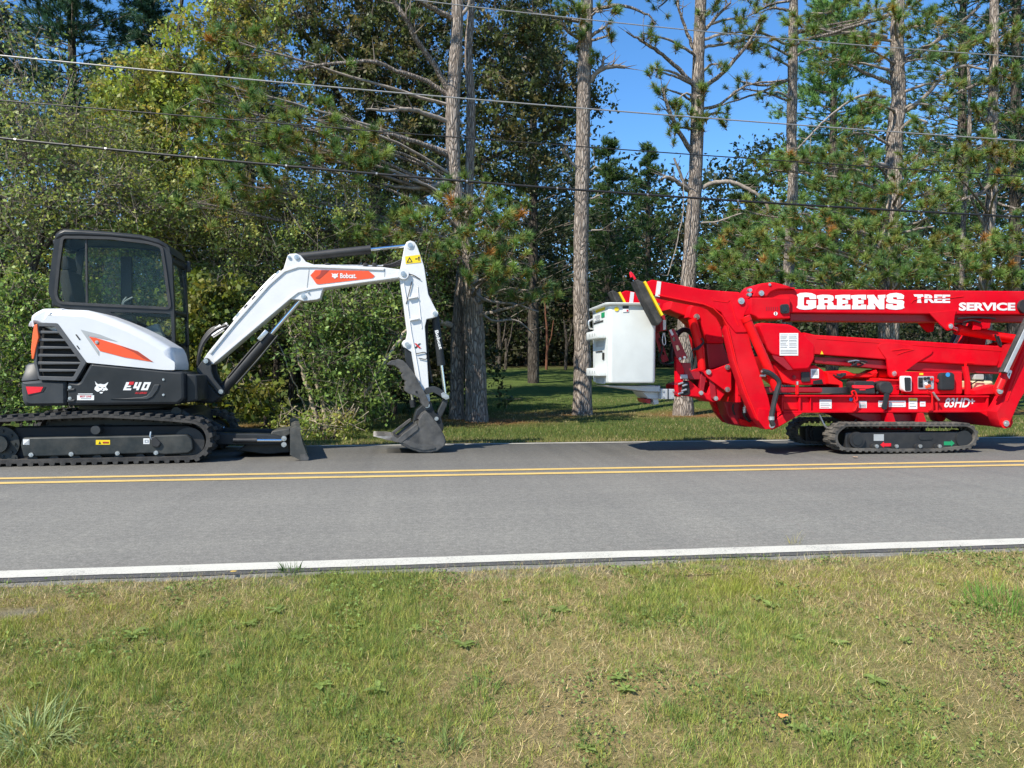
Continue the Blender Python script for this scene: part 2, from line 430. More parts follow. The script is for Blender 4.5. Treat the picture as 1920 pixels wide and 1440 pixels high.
ground = np_mesh('ground', gco, gfa, 'ground_cover', None, tone, smooth=True)
tag(ground, 'grassy ground with a roadside bank, mown lawn and rising wooded land', 'ground', kind='structure')

# asphalt
m, nt, b = new_mat('asphalt'); L = nt.links
geo = N(nt, 'ShaderNodeNewGeometry')
def noise(nt, sc, det=4, rough=0.6, vec=None):
    n = N(nt, 'ShaderNodeTexNoise'); n.inputs['Scale'].default_value = sc; n.inputs['Detail'].default_value = det; n.inputs['Roughness'].default_value = rough
    nt.links.new(vec, n.inputs['Vector']); return n
fine = noise(nt, 85, 7, 0.82, geo.outputs['Position']); big = noise(nt, 0.7, 5, 0.6, geo.outputs['Position'])
mp = N(nt, 'ShaderNodeMapping'); mp.inputs['Scale'].default_value = (0.25, 2.2, 1); L.new(geo.outputs['Position'], mp.inputs[0])
streak = noise(nt, 1.0, 4, 0.6, mp.outputs[0])
rf = ramp(nt, [(0.34, (0.105, 0.101, 0.092)), (0.56, (0.185, 0.178, 0.162)), (0.74, (0.38, 0.365, 0.33))]); L.new(fine.outputs['Fac'], rf.inputs[0])
rb = ramp(nt, [(0.3, (0.93, 0.93, 0.93)), (0.7, (1.05, 1.05, 1.04))]); L.new(big.outputs['Fac'], rb.inputs[0])
rs = ramp(nt, [(0.35, (0.95, 0.95, 0.95)), (0.65, (1.04, 1.04, 1.03))]); L.new(streak.outputs['Fac'], rs.inputs[0])
m1 = N(nt, 'ShaderNodeMixRGB', blend_type='MULTIPLY'); m1.inputs[0].default_value = 1; L.new(rf.outputs[0], m1.inputs[1]); L.new(rb.outputs[0], m1.inputs[2])
m2 = N(nt, 'ShaderNodeMixRGB', blend_type='MULTIPLY'); m2.inputs[0].default_value = 1; L.new(m1.outputs[0], m2.inputs[1]); L.new(rs.outputs[0], m2.inputs[2])
mid = noise(nt, 22, 6, 0.8, geo.outputs['Position']); rm_ = ramp(nt, [(0.34, (0.78, 0.78, 0.78)), (0.52, (1.0, 1.0, 1.0)), (0.68, (1.26, 1.25, 1.22))]); L.new(mid.outputs['Fac'], rm_.inputs[0])
m3 = N(nt, 'ShaderNodeMixRGB', blend_type='MULTIPLY'); m3.inputs[0].default_value = 1; L.new(m2.outputs[0], m3.inputs[1]); L.new(rm_.outputs[0], m3.inputs[2])
L.new(m3.outputs[0], b.inputs['Base Color']); b.inputs['Roughness'].default_value = 0.9; b.inputs['Specular IOR Level'].default_value = 0.15
bp = N(nt, 'ShaderNodeBump'); bp.inputs['Strength'].default_value = 0.6; bp.inputs['Distance'].default_value = 0.004
L.new(fine.outputs['Fac'], bp.inputs['Height']); L.new(bp.outputs[0], b.inputs['Normal'])
def ribbon(name, y_lo, y_hi, z, mat, jlo=0.0, jhi=0.0, x_lo=-70, x_hi=90, drop=0.0, seed=1, parent=None, step=0.08):
    xx = np.concatenate([np.linspace(x_lo, -8, 60), np.arange(-7.9, 12, step), np.linspace(12.1, x_hi, 60)])
    r = np.random.default_rng(seed)
    lo = y_lo + jlo * (vnoise(xx, xx * 0, 3.0, seed) - 0.5) * 2 + jlo * 0.5 * (r.random(len(xx)) - .5)
    hi = y_hi + jhi * (vnoise(xx, xx * 0 + 9, 3.0, seed) - 0.5) * 2 + jhi * 0.5 * (r.random(len(xx)) - .5)
    rows = [np.stack([xx, lo, np.full_like(xx, z)], -1), np.stack([xx, hi, np.full_like(xx, z)], -1)]
    if drop: rows = [np.stack([xx, lo - .03, np.full_like(xx, z - drop)], -1)] + rows + [np.stack([xx, hi + .03, np.full_like(xx, z - drop)], -1)]
    co = np.concatenate(rows); n = len(xx); f = []
    for k in range(len(rows) - 1):
        a = np.arange(n - 1) + k * n; f.append(np.stack([a, a + 1, a + n + 1, a + n], -1))
    o = np_mesh(name, co, np.concatenate(f), mat, parent); return o
road = ribbon('road', NEAR_EDGE, FAR_EDGE, 0.0, 'asphalt', 0.03, 0.03, drop=0.09, seed=2)
tag(road, 'two-lane grey asphalt road with double yellow centre line and white edge lines', 'road', kind='structure')
def line_mat(name, col, wear):
    m, nt, b = new_mat(name); L = nt.links; geo = N(nt, 'ShaderNodeNewGeometry')
    f = noise(nt, 130, 6, 0.8, geo.outputs['Position']); g = noise(nt, 3.0, 4, 0.6, geo.outputs['Position'])
    ad = N(nt, 'ShaderNodeMath', operation='ADD'); L.new(f.outputs['Fac'], ad.inputs[0]); 
    mu = N(nt, 'ShaderNodeMath', operation='MULTIPLY'); mu.inputs[1].default_value = 0.35; L.new(g.outputs['Fac'], mu.inputs[0]); L.new(mu.outputs[0], ad.inputs[1])
    r = ramp(nt, [(wear - 0.06, (0.13, 0.128, 0.12)), (wear, tuple(c * 0.85 for c in col)), (wear + 0.2, col)]); L.new(ad.outputs[0], r.inputs[0])
    L.new(r.outputs[0], b.inputs['Base Color']); b.inputs['Roughness'].default_value = 0.75
line_mat('road_white', (0.55, 0.53, 0.455), 0.60); line_mat('road_yellow', (0.62, 0.43, 0.14), 0.60)
shoulder_m = MATS['asphalt']
m, nt, b = new_mat('asphalt_edge'); L = nt.links; geo = N(nt, 'ShaderNodeNewGeometry'); f_ = noise(nt, 60, 7, 0.85, geo.outputs['Position'])
r_ = ramp(nt, [(0.32, (0.045, 0.043, 0.040)), (0.55, (0.10, 0.096, 0.088)), (0.75, (0.24, 0.225, 0.2))]); L.new(f_.outputs['Fac'], r_.inputs[0]); L.new(r_.outputs[0], b.inputs['Base Color']); b.inputs['Roughness'].default_value = 0.95
bp = N(nt, 'ShaderNodeBump'); bp.inputs['Distance'].default_value = 0.01; L.new(f_.outputs['Fac'], bp.inputs['Height']); L.new(bp.outputs[0], b.inputs['Normal'])
ribbon('broken_edge', NEAR_EDGE + 0.016, 3.628, 0.004, 'asphalt_edge', 0.016, 0.012, seed=3, parent=road)
ribbon('edge_line', 3.64, 3.775, 0.004, 'road_white', 0.006, 0.006, seed=4, parent=road)
ribbon('edge_line', 9.72, 9.80, 0.004, 'road_white', 0.02, 0.02, seed=5, parent=road)
ribbon('centre_line', 6.75, 6.865, 0.004, 'road_yellow', 0.006, 0.006, seed=6, parent=road)
ribbon('centre_line', 7.045, 7.16, 0.004, 'road_yellow', 0.006, 0.006, seed=8, parent=road)

# ------------------------------------------------------------------ foliage materials (colour comes with each leaf, needle or blade)
def leaf_mat(name, trans=0.35, rough=0.55, gain=1.0, spec=0.3):
    m = bpy.data.materials.new(name); m.use_nodes = True; MATS[name] = m
    nt = m.node_tree; nt.nodes.clear(); L = nt.links
    o = N(nt, 'ShaderNodeOutputMaterial'); p = N(nt, 'ShaderNodeBsdfPrincipled'); t = N(nt, 'ShaderNodeBsdfTranslucent')
    c = N(nt, 'ShaderNodeVertexColor', layer_name='tone')
    hs = N(nt, 'ShaderNodeHueSaturation'); hs.inputs['Value'].default_value = gain; L.new(c.outputs[0], hs.inputs['Color'])
    L.new(hs.outputs[0], p.inputs['Base Color']); p.inputs['Roughness'].default_value = rough; p.inputs['Specular IOR Level'].default_value = spec
    h2 = N(nt, 'ShaderNodeHueSaturation'); h2.inputs['Value'].default_value = 1.3 * gain; h2.inputs['Hue'].default_value = 0.485; h2.inputs['Saturation'].default_value = 1.1
    L.new(c.outputs[0], h2.inputs['Color']); L.new(h2.outputs[0], t.inputs[0])
    mx = N(nt, 'ShaderNodeMixShader'); mx.inputs[0].default_value = trans
    L.new(p.outputs[0], mx.inputs[1]); L.new(t.outputs[0], mx.inputs[2]); L.new(mx.outputs[0], o.inputs[0])
leaf_mat('grass_blade', 0.28, 0.6, 1.0, 0.2); leaf_mat('leaf', 0.38, 0.5, 1.0, 0.35); leaf_mat('needles', 0.28, 0.5, 1.0, 0.35)

def blades(name, x, y, z, length, width, tones, lean=0.6, mat='grass_blade', parent=None, segs=2, yaw=None, loc=(0, 0, 0)):
    """grass blades as tapering bent strips"""
    n = len(x); r = RNG
    a = r.random(n) * 2 * np.pi if yaw is None else yaw
    face = r.random(n) * 2 * np.pi
    ln = np.abs(r.normal(lean, 0.35, n)).clip(0.03, 1.45)
    dx, dy = np.cos(a), np.sin(a); sx, sy = np.cos(face), np.sin(face)
    co = []
    for s in range(segs + 1):
        t = s / segs; th = ln * (0.55 + 0.75 * t)
        hx = length * t * np.sin(th) * 0.9; hz = length * t * np.cos(th)
        w = width * (1 - t) ** 0.7 * 0.5 if s < segs else None
        px, py, pz = x + dx * hx, y + dy * hx, z + np.maximum(hz, 0.004 + 0.0 * hz)
        if s == 0: pz = z - 0.005
        if w is None: co.append(np.stack([px, py, pz], -1)[:, None])
        else: co.append(np.stack([np.stack([px - sx * w, py - sy * w, pz], -1), np.stack([px + sx * w, py + sy * w, pz], -1)], 1))
    co = np.concatenate(co, 1); m_ = co.shape[1]; o = np.arange(n)[:, None] * m_
    f = []
    for s in range(segs - 1):
        f += [o + np.array([[2 * s, 2 * s + 1, 2 * s + 3]]), o + np.array([[2 * s, 2 * s + 3, 2 * s + 2]])]
    f.append(o + np.array([[2 * segs - 2, 2 * segs - 1, 2 * segs]]))
    return np_mesh(name, co.reshape(-1, 3), np.concatenate(f), mat, parent, np.repeat(tones, m_, 0), loc=loc)

GREENS = np.array([[0.200, 0.250, 0.055], [0.150, 0.215, 0.048], [0.270, 0.290, 0.070], [0.115, 0.180, 0.048]])
STRAWS = np.array([[0.58, 0.46, 0.22], [0.50, 0.38, 0.18], [0.64, 0.53, 0.30], [0.42, 0.29, 0.14]])
def grass_tones(x, y, dry):
    n = len(x); isdry = RNG.random(n) < dry
    c = np.where(isdry[:, None], STRAWS[RNG.integers(0, 4, n)], GREENS[RNG.integers(0, 4, n)])
    return c * RNG.uniform(0.7, 1.3, n)[:, None]
# verge on the bank in front: green clumps that share a tone and a lean, over matted straw
def verge_xy(n, wide=0.95):
    y = 1.05 + (NEAR_EDGE + 0.05 - 1.05) * np.sqrt(RNG.random(n) * 0.92 + 0.08); wd = np.where(RNG.random(n) < 0.84, wide, wide + 1.8); x = 0.13 * y + RNG.uniform(-1, 1, n) * (0.72 * y + wd); return x, y
def on_bank(x, y):
    ragged = NEAR_EDGE + 0.022 + 0.11 * (vnoise(x, x * 0, 2.5, 21) - 0.5)
    k = y < ragged + 0.045 * RNG.random(len(x)) ** 2
    for pp in patches: k &= (np.hypot((x - pp.x) / 0.12, (y - pp.y) / 0.05) > 0.5 + 0.8 * RNG.random(len(x)))
    return k
def dryness(x, y):
    return np.clip(0.53 + 2.6 * (vnoise(x, y, 1.3, 23) - 0.5) + 1.5 * (vnoise(x, y, 6.5, 24) - 0.5) + 0.22 * np.clip((y - 3.1) / 0.4, 0, 1), 0.03, 0.95)
x, y = verge_xy(300000); k = on_bank(x, y); x, y = x[k], y[k]; d = dryness(x, y); k = RNG.random(len(x)) < 0.4 + 0.6 * d; x, y = x[k], y[k]
tn = STRAWS[RNG.integers(0, 4, len(x))] * RNG.uniform(0.75, 1.4, (len(x), 1)) * np.where(RNG.random(len(x)) < 0.3, 0.55, 1)[:, None]
thatch = blades('verge_thatch', x, y, ground_z(x, y), RNG.uniform(0.02, 0.055, len(x)), RNG.uniform(0.0016, 0.0032, len(x)), tn, lean=1.15, segs=1)
tag(thatch, 'matted dry straw-coloured grass lying on the roadside bank', 'grass', kind='stuff')
nc = 58000
cx, cy = verge_xy(nc); cd = dryness(cx, cy); k = RNG.random(nc) > cd * 0.85; cx, cy, cd = cx[k], cy[k], cd[k]; nc = len(cx)
nb = RNG.integers(7, 16, nc); tot = nb.sum(); x = np.repeat(cx, nb) + RNG.normal(0, 0.012, tot); y = np.repeat(cy, nb) + RNG.normal(0, 0.012, tot)
ctone = np.repeat(RNG.uniform(0.65, 1.3, nc), nb); cyaw = np.repeat(RNG.random(nc) * 6.283, nb); clen = np.repeat(RNG.uniform(0.6, 1.35, nc) * np.where(cd < 0.25, 1.3, 1.0), nb); ci = np.repeat(RNG.integers(0, 4, nc), nb)
k = on_bank(x, y); x, y, ctone, cyaw, clen, ci = x[k], y[k], ctone[k], cyaw[k], clen[k], ci[k]
tn = GREENS[ci] * np.array([1.08, 1.02, 1.0]) * (1.2 * ctone * RNG.uniform(0.75, 1.35, len(x)))[:, None]
yel = np.clip(1 - np.abs(y - 3.25) / 0.24, 0, 1)[:, None] * np.clip(vnoise(x, y, 0.8, 29)[:, None] * 3 - 1.1, 0, 1)
tn = tn * (1 - 0.6 * yel) + 0.6 * yel * np.array([0.40, 0.38, 0.06])
verge = blades('verge_grass', x, y, ground_z(x, y), RNG.uniform(0.013, 0.038, len(x)) * clen, RNG.uniform(0.0018, 0.0036, len(x)), tn, lean=0.75, yaw=cyaw + RNG.normal(0, 0.8, len(x)), segs=1)
tag(verge, 'short green grass clumps growing through the straw beside the white edge line', 'grass', kind='stuff')
x, y = verge_xy(34000, 0.5); k = on_bank(x, y) & (vnoise(x, y, 4.5, 27) < 0.42); x, y = x[k], y[k]; k = len(x); a = RNG.random(k) * 6.283; sz = RNG.uniform(0.004, 0.009, k); z = ground_z(x, y) + RNG.uniform(0.008, 0.028, k); tl = RNG.uniform(-0.6, 0.6, (k, 2)) * sz[:, None]
dx, dy = np.cos(a) * sz, np.sin(a) * sz
co = np.stack([np.stack([x - dx, y - dy, z - tl[:, 0]], -1), np.stack([x - dy * .5, y + dx * .5, z - tl[:, 1]], -1), np.stack([x + dx, y + dy, z + tl[:, 0]], -1), np.stack([x + dy * .5, y - dx * .5, z + tl[:, 1]], -1)], 1).reshape(-1, 3)
clover = np_mesh('verge_clover', co, np.arange(k * 4).reshape(-1, 4), 'grass_blade', None, np.repeat(np.array([[0.15, 0.215, 0.055]]) * RNG.uniform(0.6, 1.4, (k, 1)), 4, 0))
tag(clover, 'small clover leaves mixed into the green patches of the verge', 'clover', kind='stuff')
# mown lawn beyond the road
n = 200000
x = RNG.uniform(-7.5, 12, n); y = FAR_EDGE + 0.02 + 9.5 * RNG.random(n) ** 1.6
keep = RNG.random(n) > litter(x, y) * 0.85
x, y = x[keep], y[keep]; lt = litter(x, y)
dry = np.clip(0.02 + 0.7 * (vnoise(x, y, 0.6, 33) - 0.35) + lt * 0.7 + 0.35 * np.clip(1 - (y - FAR_EDGE) / 0.35, 0, 1), 0.08, 0.92)
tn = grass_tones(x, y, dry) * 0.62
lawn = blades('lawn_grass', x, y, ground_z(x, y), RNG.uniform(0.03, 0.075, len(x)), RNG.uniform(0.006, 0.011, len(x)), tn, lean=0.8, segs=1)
tag(lawn, 'mown green lawn grass beyond the far edge of the road', 'grass', kind='stuff')

# weeds and tufts that stand out of the verge
def tuft(u, v, n, lmin, lmax, w, col, label, group=None, spread=0.06, name='grass_tuft', lean=0.55):
    p = G(u, v); a = RNG.random(n) * 6.283; rr = spread * RNG.random(n) ** 0.5
    x = p.x + rr * np.cos(a); y = p.y + rr * np.sin(a)
    tn = np.array(col)[None] * RNG.uniform(0.7, 1.35, n)[:, None]
    o = blades(name, x, y, ground_z(x, y), RNG.uniform(lmin, lmax, n), RNG.uniform(0.7, 1.3, n) * w, tn, lean=lean, segs=4, yaw=a + RNG.normal(0, .5, n), loc=tuple(p))
    return tag(o, label, 'grass', group)
tuft(62, 1385, 220, 0.06, 0.15, 0.005, (0.30, 0.36, 0.15), 'large pale tuft of long coarse grass blades on the verge', spread=0.11, lean=0.95)
tuft(845, 1405, 40, 0.05, 0.12, 0.004, (0.22, 0.29, 0.09), 'upright tuft of long green grass with forked pale blades on the verge', spread=0.035)
tuft(1880, 1140, 240, 0.05, 0.12, 0.004, (0.13, 0.24, 0.045), 'dense bright green clump of long grass just inside the verge', spread=0.15, lean=0.5)
tuft(1490, 1024, 26, 0.04, 0.12, 0.0028, (0.30, 0.27, 0.11), 'thin straw-coloured grass sprig leaning over the white edge line', spread=0.03, lean=0.4)
tuft(545, 1076, 70, 0.03, 0.07, 0.006, (0.07, 0.14, 0.03), 'small dark green weed clump on the asphalt edge by the white line', spread=0.05, name='weed_clump')
for u, v in ((445, 1280), (470, 1225), (1010, 1170), (330, 1190), (1330, 1190), (620, 1330), (900, 1300), (1240, 1340), (1560, 1400)):
    tuft(u, v, 90, 0.03, 0.07, 0.0036, (0.16, 0.235, 0.055), 'clump of longer green grass growing out of the short verge', 'green grass clumps on the verge', spread=0.07, lean=0.6)
def rosette(u, v, k, size, col, seed):
    r = np.random.default_rng(seed); p = G(u, v); z0 = float(ground_z(p.x, p.y)); co = []; fa = []; tn = []
    for i in range(k):
        a = 2 * math.pi * (i + r.random() * .8) / k; ln = size * r.uniform(0.6, 1.15); w = ln * r.uniform(0.16, 0.26); up = r.uniform(0.05, 0.45)
        d = np.array([math.cos(a), math.sin(a)]); s = np.array([-d[1], d[0]]); o = len(co); c = np.array(col) * r.uniform(0.75, 1.3)
        for t, ww in ((0.02, 0.1), (0.3, 0.75), (0.6, 1.0), (0.85, 0.6), (1.0, 0.05)):
            h = z0 + ln * (up * t - 0.45 * up * t * t) + 0.006; q = np.array([p.x, p.y]) + d * ln * t * math.cos(up * .6)
            for sg in (-1, 0, 1):
                co.append([*(q + s * sg * w * ww), h + abs(sg) * w * ww * 0.35]); tn.append(c * (0.85 if sg == 0 else 1))
        for q in range(4):
            for h in (0, 1):
                b_ = o + q * 3 + h; fa.append([b_, b_ + 1, b_ + 4, b_ + 3])
    o = np_mesh('weed_rosette', np.array(co), np.array(fa), 'leaf', None, np.array(tn), loc=tuple(p), smooth=True)
    return tag(o, 'low rosette weed with broad green leaves in the verge grass', 'weed', 'rosette weeds on the verge')
for i, (u, v) in enumerate(((520, 1150), (470, 1175), (250, 1195), (300, 1210), (150, 1240), (210, 1265), (60, 1290), (440, 1255), (560, 1200), (665, 1180), (520, 1150),
                            (1420, 1125), (1445, 1140), (1765, 1100), (1790, 1135), (1700, 1205), (1490, 1200), (1570, 1210), (1160, 1275), (1170, 1300), (1420, 1305), (1500, 1370),
                            (1550, 1385), (710, 1300), (600, 1290), (1100, 1410), (870, 1215), (950, 1130), (1050, 1150), (780, 1185), (1640, 1280), (380, 1230))):
    if i == 10: continue
    rosette(u, v, int(RNG.integers(6, 11)), float(RNG.uniform(0.025, 0.055)), (0.24, 0.32, 0.085), 100 + i)
def fallen_leaf(u, v, size, col, label, seed):
    r = random.Random(seed); p = G(u, v); z = max(float(ground_z(p.x, p.y)), 0.004 if NEAR_EDGE < p.y < FAR_EDGE else -9) + (0.006 if NEAR_EDGE < p.y < FAR_EDGE else 0.035)
    co = [Vector((0, 0, 0.006))]; fa = []
    for i in range(10):
        a = 2 * math.pi * i / 10; rr = size * (0.65 + 0.35 * abs(math.cos(a * 1.5))) * r.uniform(0.85, 1.1)
        co.append(Vector((rr * math.cos(a), 0.75 * rr * math.sin(a), size * 0.22 * r.uniform(0, 1))))
    for i in range(10): fa.append((0, 1 + i, 1 + (i + 1) % 10))
    q = Matrix.Rotation(r.random() * 6, 4, 'Z')
    paint('leaf_' + str(seed), col, 0.6, dirt=0.3, scale=80)
    return tag(link_mesh('fallen_leaf', [q @ c + Vector((p.x, p.y, z)) for c in co], fa, 'leaf_' + str(seed), None), label, 'leaf')
fallen_leaf(1468, 1366, 0.020, (0.58, 0.24, 0.06), 'orange-tan fallen leaf lying on the verge grass', 1)
fallen_leaf(437, 1087, 0.016, (0.55, 0.36, 0.08), 'small yellow fallen leaf at the grass edge near the white line', 2)
fallen_leaf(1603, 861, 0.045, (0.50, 0.34, 0.20), 'tan fallen leaf on the asphalt below the short black track', 3)

# ------------------------------------------------------------------ overhead lines
def wire(pxs, y, rad, mat, label, name='overhead_wire', wraps=False):
    (u0, v0), (u1, v1), (u2, v2) = pxs
    u = np.array([u0, u1, u2]); c = np.polyfit(u, [v0, v1, v2], 2)
    uu = np.linspace(-140, 2060, 40); pts = [W(a, float(np.polyval(c, a)), y) for a in uu]
    d0 = (pts[0] - pts[1]).normalized(); d1 = (pts[-1] - pts[-2]).normalized()
    pts = [pts[0] + d0 * s + Vector((0, 0, 0.002 * s * s)) for s in (24, 16, 8)] + pts + [pts[-1] + d1 * s + Vector((0, 0, 0.002 * s * s)) for s in (8, 16, 24)]
    o = MB().tube(pts, rad, 8).build(name, mat, None)
    tag(o, label, 'wire', 'overhead wires along the road')
    if wraps:
        for i in range(6, len(pts) - 4, 3):
            for t in (0.0,):
                p = pts[i].lerp(pts[i + 1], t); d = (pts[i + 1] - pts[i]).normalized()
                MB().cyl(p - d * 0.012, p + d * 0.012, rad * 1.28, 8).build('lashing_clip', 'zinc', o)
    return o
wire(((0, 104), (850, 183), (1920, 264)), 11.0, 0.0105, 'wire_bare', 'bright bare aluminium wire strung in the middle of the four')
wire(((780, 0), (1300, 57), (1920, 107)), 11.0, 0.0085, 'wire_bare', 'thin bare grey wire, the topmost of the four')
wire(((0, 188), (850, 257), (1920, 331)), 11.0, 0.0085, 'wire_black', 'thin black cable strung above the thick lashed cable')
wire(((0, 259), (850, 338), (1920, 407)), 11.0, 0.017, 'wire_black', 'thick black lashed cable, the lowest of the four', 'overhead_cable', True)

# ================================================================== shared machine helpers
def xz(fr, uv, y): return [(p.x, p.z) for p in fr.pts(uv, y)]
def part(fr, uv, yref, y0, y1, name, mat, parent, r=0.008, **kw):
    """outline seen on the plane yref, given real thickness y0..y1"""
    return MB().slab(xz(fr, uv, yref), y0, y1, r).build(name, mat, parent, **kw)
def pin(fr, uv, y, rad, parent, name='pin', mat='zinc', depth=0.02, boss=None, boss_mat=None):
    p = fr.at(*uv, y)
    o = MB().cyl(p + Vector((0, -depth, 0)), p + Vector((0, 0.004, 0)), rad, 14).cyl(p + Vector((0, -depth - 0.006, 0)), p + Vector((0, -depth, 0)), rad * 0.45, 8).build(name, mat, parent)
    if boss: MB().cyl(p + Vector((0, -depth * 0.5, 0)), p + Vector((0, 0.01, 0)), boss, 18).build('pin_boss', boss_mat, parent)
    return o
def ram(fr, a, b, ya, yb, t_split, r_body, r_rod, body_mat, parent, name='cylinder', rod_name='rod'):
    pa = fr.at(*a, ya); pb = fr.at(*b, yb); pm = pa.lerp(pb, t_split); d = (pb - pa).normalized()
    body = MB().cyl(pa, pm, r_body, 18).cyl(pm - d * 0.05, pm + d * 0.006, r_body * 1.07, 18).build(name, body_mat, parent)
    MB().cyl(pm + d * 0.0065, pb, r_rod, 14).build(rod_name, 'chrome', body)
    return body
def hose(pts, rad, parent, mat='hose', name='hose', n=14):
    """smooth curve through the given points"""
    pts = [Vector(p) for p in pts]; q = [pts[0] * 2 - pts[1]] + pts + [pts[-1] * 2 - pts[-2]]; out = []
    for i in range(1, len(q) - 2):
        for k in range(n):
            t = k / n; a, b_, c, d = q[i - 1], q[i], q[i + 1], q[i + 2]
            out.append(0.5 * ((2 * b_) + (c - a) * t + (2 * a - 5 * b_ + 4 * c - d) * t * t + (3 * b_ - a - 3 * c + d) * t ** 3))
    out.append(pts[-1])
    return MB().tube(out, rad, 8).build(name, mat, parent)
def strip_poly(path, th):
    """closed outline around a polyline of thickness th (2D)"""
    n = len(path); L_, R_ = [], []
    for i in range(n):
        a = path[max(i - 1, 0)]; b = path[min(i + 1, n - 1)]; d = (b[0] - a[0], b[1] - a[1]); l = math.hypot(*d) or 1
        nx, nz = -d[1] / l, d[0] / l
        L_.append((path[i][0] + nx * th / 2, path[i][1] + nz * th / 2)); R_.append((path[i][0] - nx * th / 2, path[i][1] - nz * th / 2))
    return L_ + R_[::-1]
def resample(path, step, closed=True):
    pts = path + [path[0]] if closed else path; out = []; acc = 0.0
    tot = sum(math.dist(pts[i], pts[i + 1]) for i in range(len(pts) - 1)); n = max(3, round(tot / step)); st = tot / n; want = 0.0; s = 0.0
    for i in range(len(pts) - 1):
        l = math.dist(pts[i], pts[i + 1])
        while want <= s + l + 1e-9 and len(out) < n:
            t = (want - s) / max(l, 1e-9); out.append((pts[i][0] + (pts[i + 1][0] - pts[i][0]) * t, pts[i][1] + (pts[i + 1][1] - pts[i][1]) * t)); want += st
        s += l
    return out
def arc(c, r, a0, a1, n=10):
    return [(c[0] + r * math.cos(R(a0 + (a1 - a0) * k / n)), c[1] + r * math.sin(R(a0 + (a1 - a0) * k / n))) for k in range(n + 1)]
def belt(loop, y0, y1, th, lug_h, pitch, name, mat, parent, lug_w=0.5):
    """rubber track: a closed band with staggered lugs outside and guide ridges inside. loop = outer face of the band, 2D"""
    c = resample(loop, pitch / 2); n = len(c) - len(c) % 2; c = resample(loop, sum(math.dist(c[i], c[i - 1]) for i in range(len(c))) / n)
    n = len(c); area = sum(c[i][0] * c[(i + 1) % n][1] - c[(i + 1) % n][0] * c[i][1] for i in range(n)); sg = -1 if area > 0 else 1
    nrm = []
    for i in range(n):
        a, b = c[i - 1], c[(i + 1) % n]; d = (b[0] - a[0], b[1] - a[1]); l = math.hypot(*d) or 1; nrm.append((-d[1] / l * sg, d[0] / l * sg))
    mb = MB(); v = []; f = []
    for i in range(n):
        (x, z), (nx, nz) = c[i], nrm[i]
        v += [(x, y0, z), (x, y1, z), (x - nx * th, y1, z - nz * th), (x - nx * th, y0, z - nz * th)]
    for i in range(n):
        j = (i + 1) % n
        for k in range(4): f.append((i * 4 + k, i * 4 + (k + 1) % 4, j * 4 + (k + 1) % 4, j * 4 + k))
    mb.add(v, f)
    w = y1 - y0; ym = (y0 + y1) / 2
    for i in range(n):
        (x, z), (nx, nz) = c[i], nrm[i]; tx, tz = nz, -nx
        half = pitch * lug_w / 2
        ya, yb = (y0 - 0.004, ym + w * 0.06) if i % 2 == 0 else (ym - w * 0.06, y1 + 0.004)
        q = []
        for yy, k in ((ya, 1.0), (yb, 1.0)):
            for s, h, kk in ((-1, -0.004, 1.15), (1, -0.004, 1.15), (1, lug_h, 0.8), (-1, lug_h, 0.8)):
                q.append((x + tx * s * half * kk + nx * h, yy, z + tz * s * half * kk + nz * h))
        mb.add(q, [(0, 1, 2, 3), (4, 7, 6, 5), (0, 4, 5, 1), (1, 5, 6, 2), (2, 6, 7, 3), (3, 7, 4, 0)])
        if i % 2 == 0:
            h = th + 0.02
            q = []
            for yy in (ym - 0.03, ym + 0.03):
                for s, hh in ((-1, -th), (1, -th), (0.7, -h - .01), (-0.7, -h - .01)):
                    q.append((x + tx * s * half * 0.7 + nx * hh, yy, z + tz * s * half * 0.7 + nz * hh))
            mb.add(q, [(0, 1, 2, 3), (4, 7, 6, 5), (0, 4, 5, 1), (1, 5, 6, 2), (2, 6, 7, 3), (3, 7, 4, 0)])
    return mb.build(name, mat, parent, smooth=True, angle=30)

# ================================================================== compact excavator
EX = Frame(R(10.5))
YT0, YT1, YF0, YF1 = 8.20, 8.55, 9.55, 9.90               # near and far track
_b = EX.at(180, 830, 9.05); _b.z = 0
exc = thing('compact_excavator', 'white and charcoal tracked mini excavator with its bucket resting on the road', 'excavator', _b, turn=EX.turn)

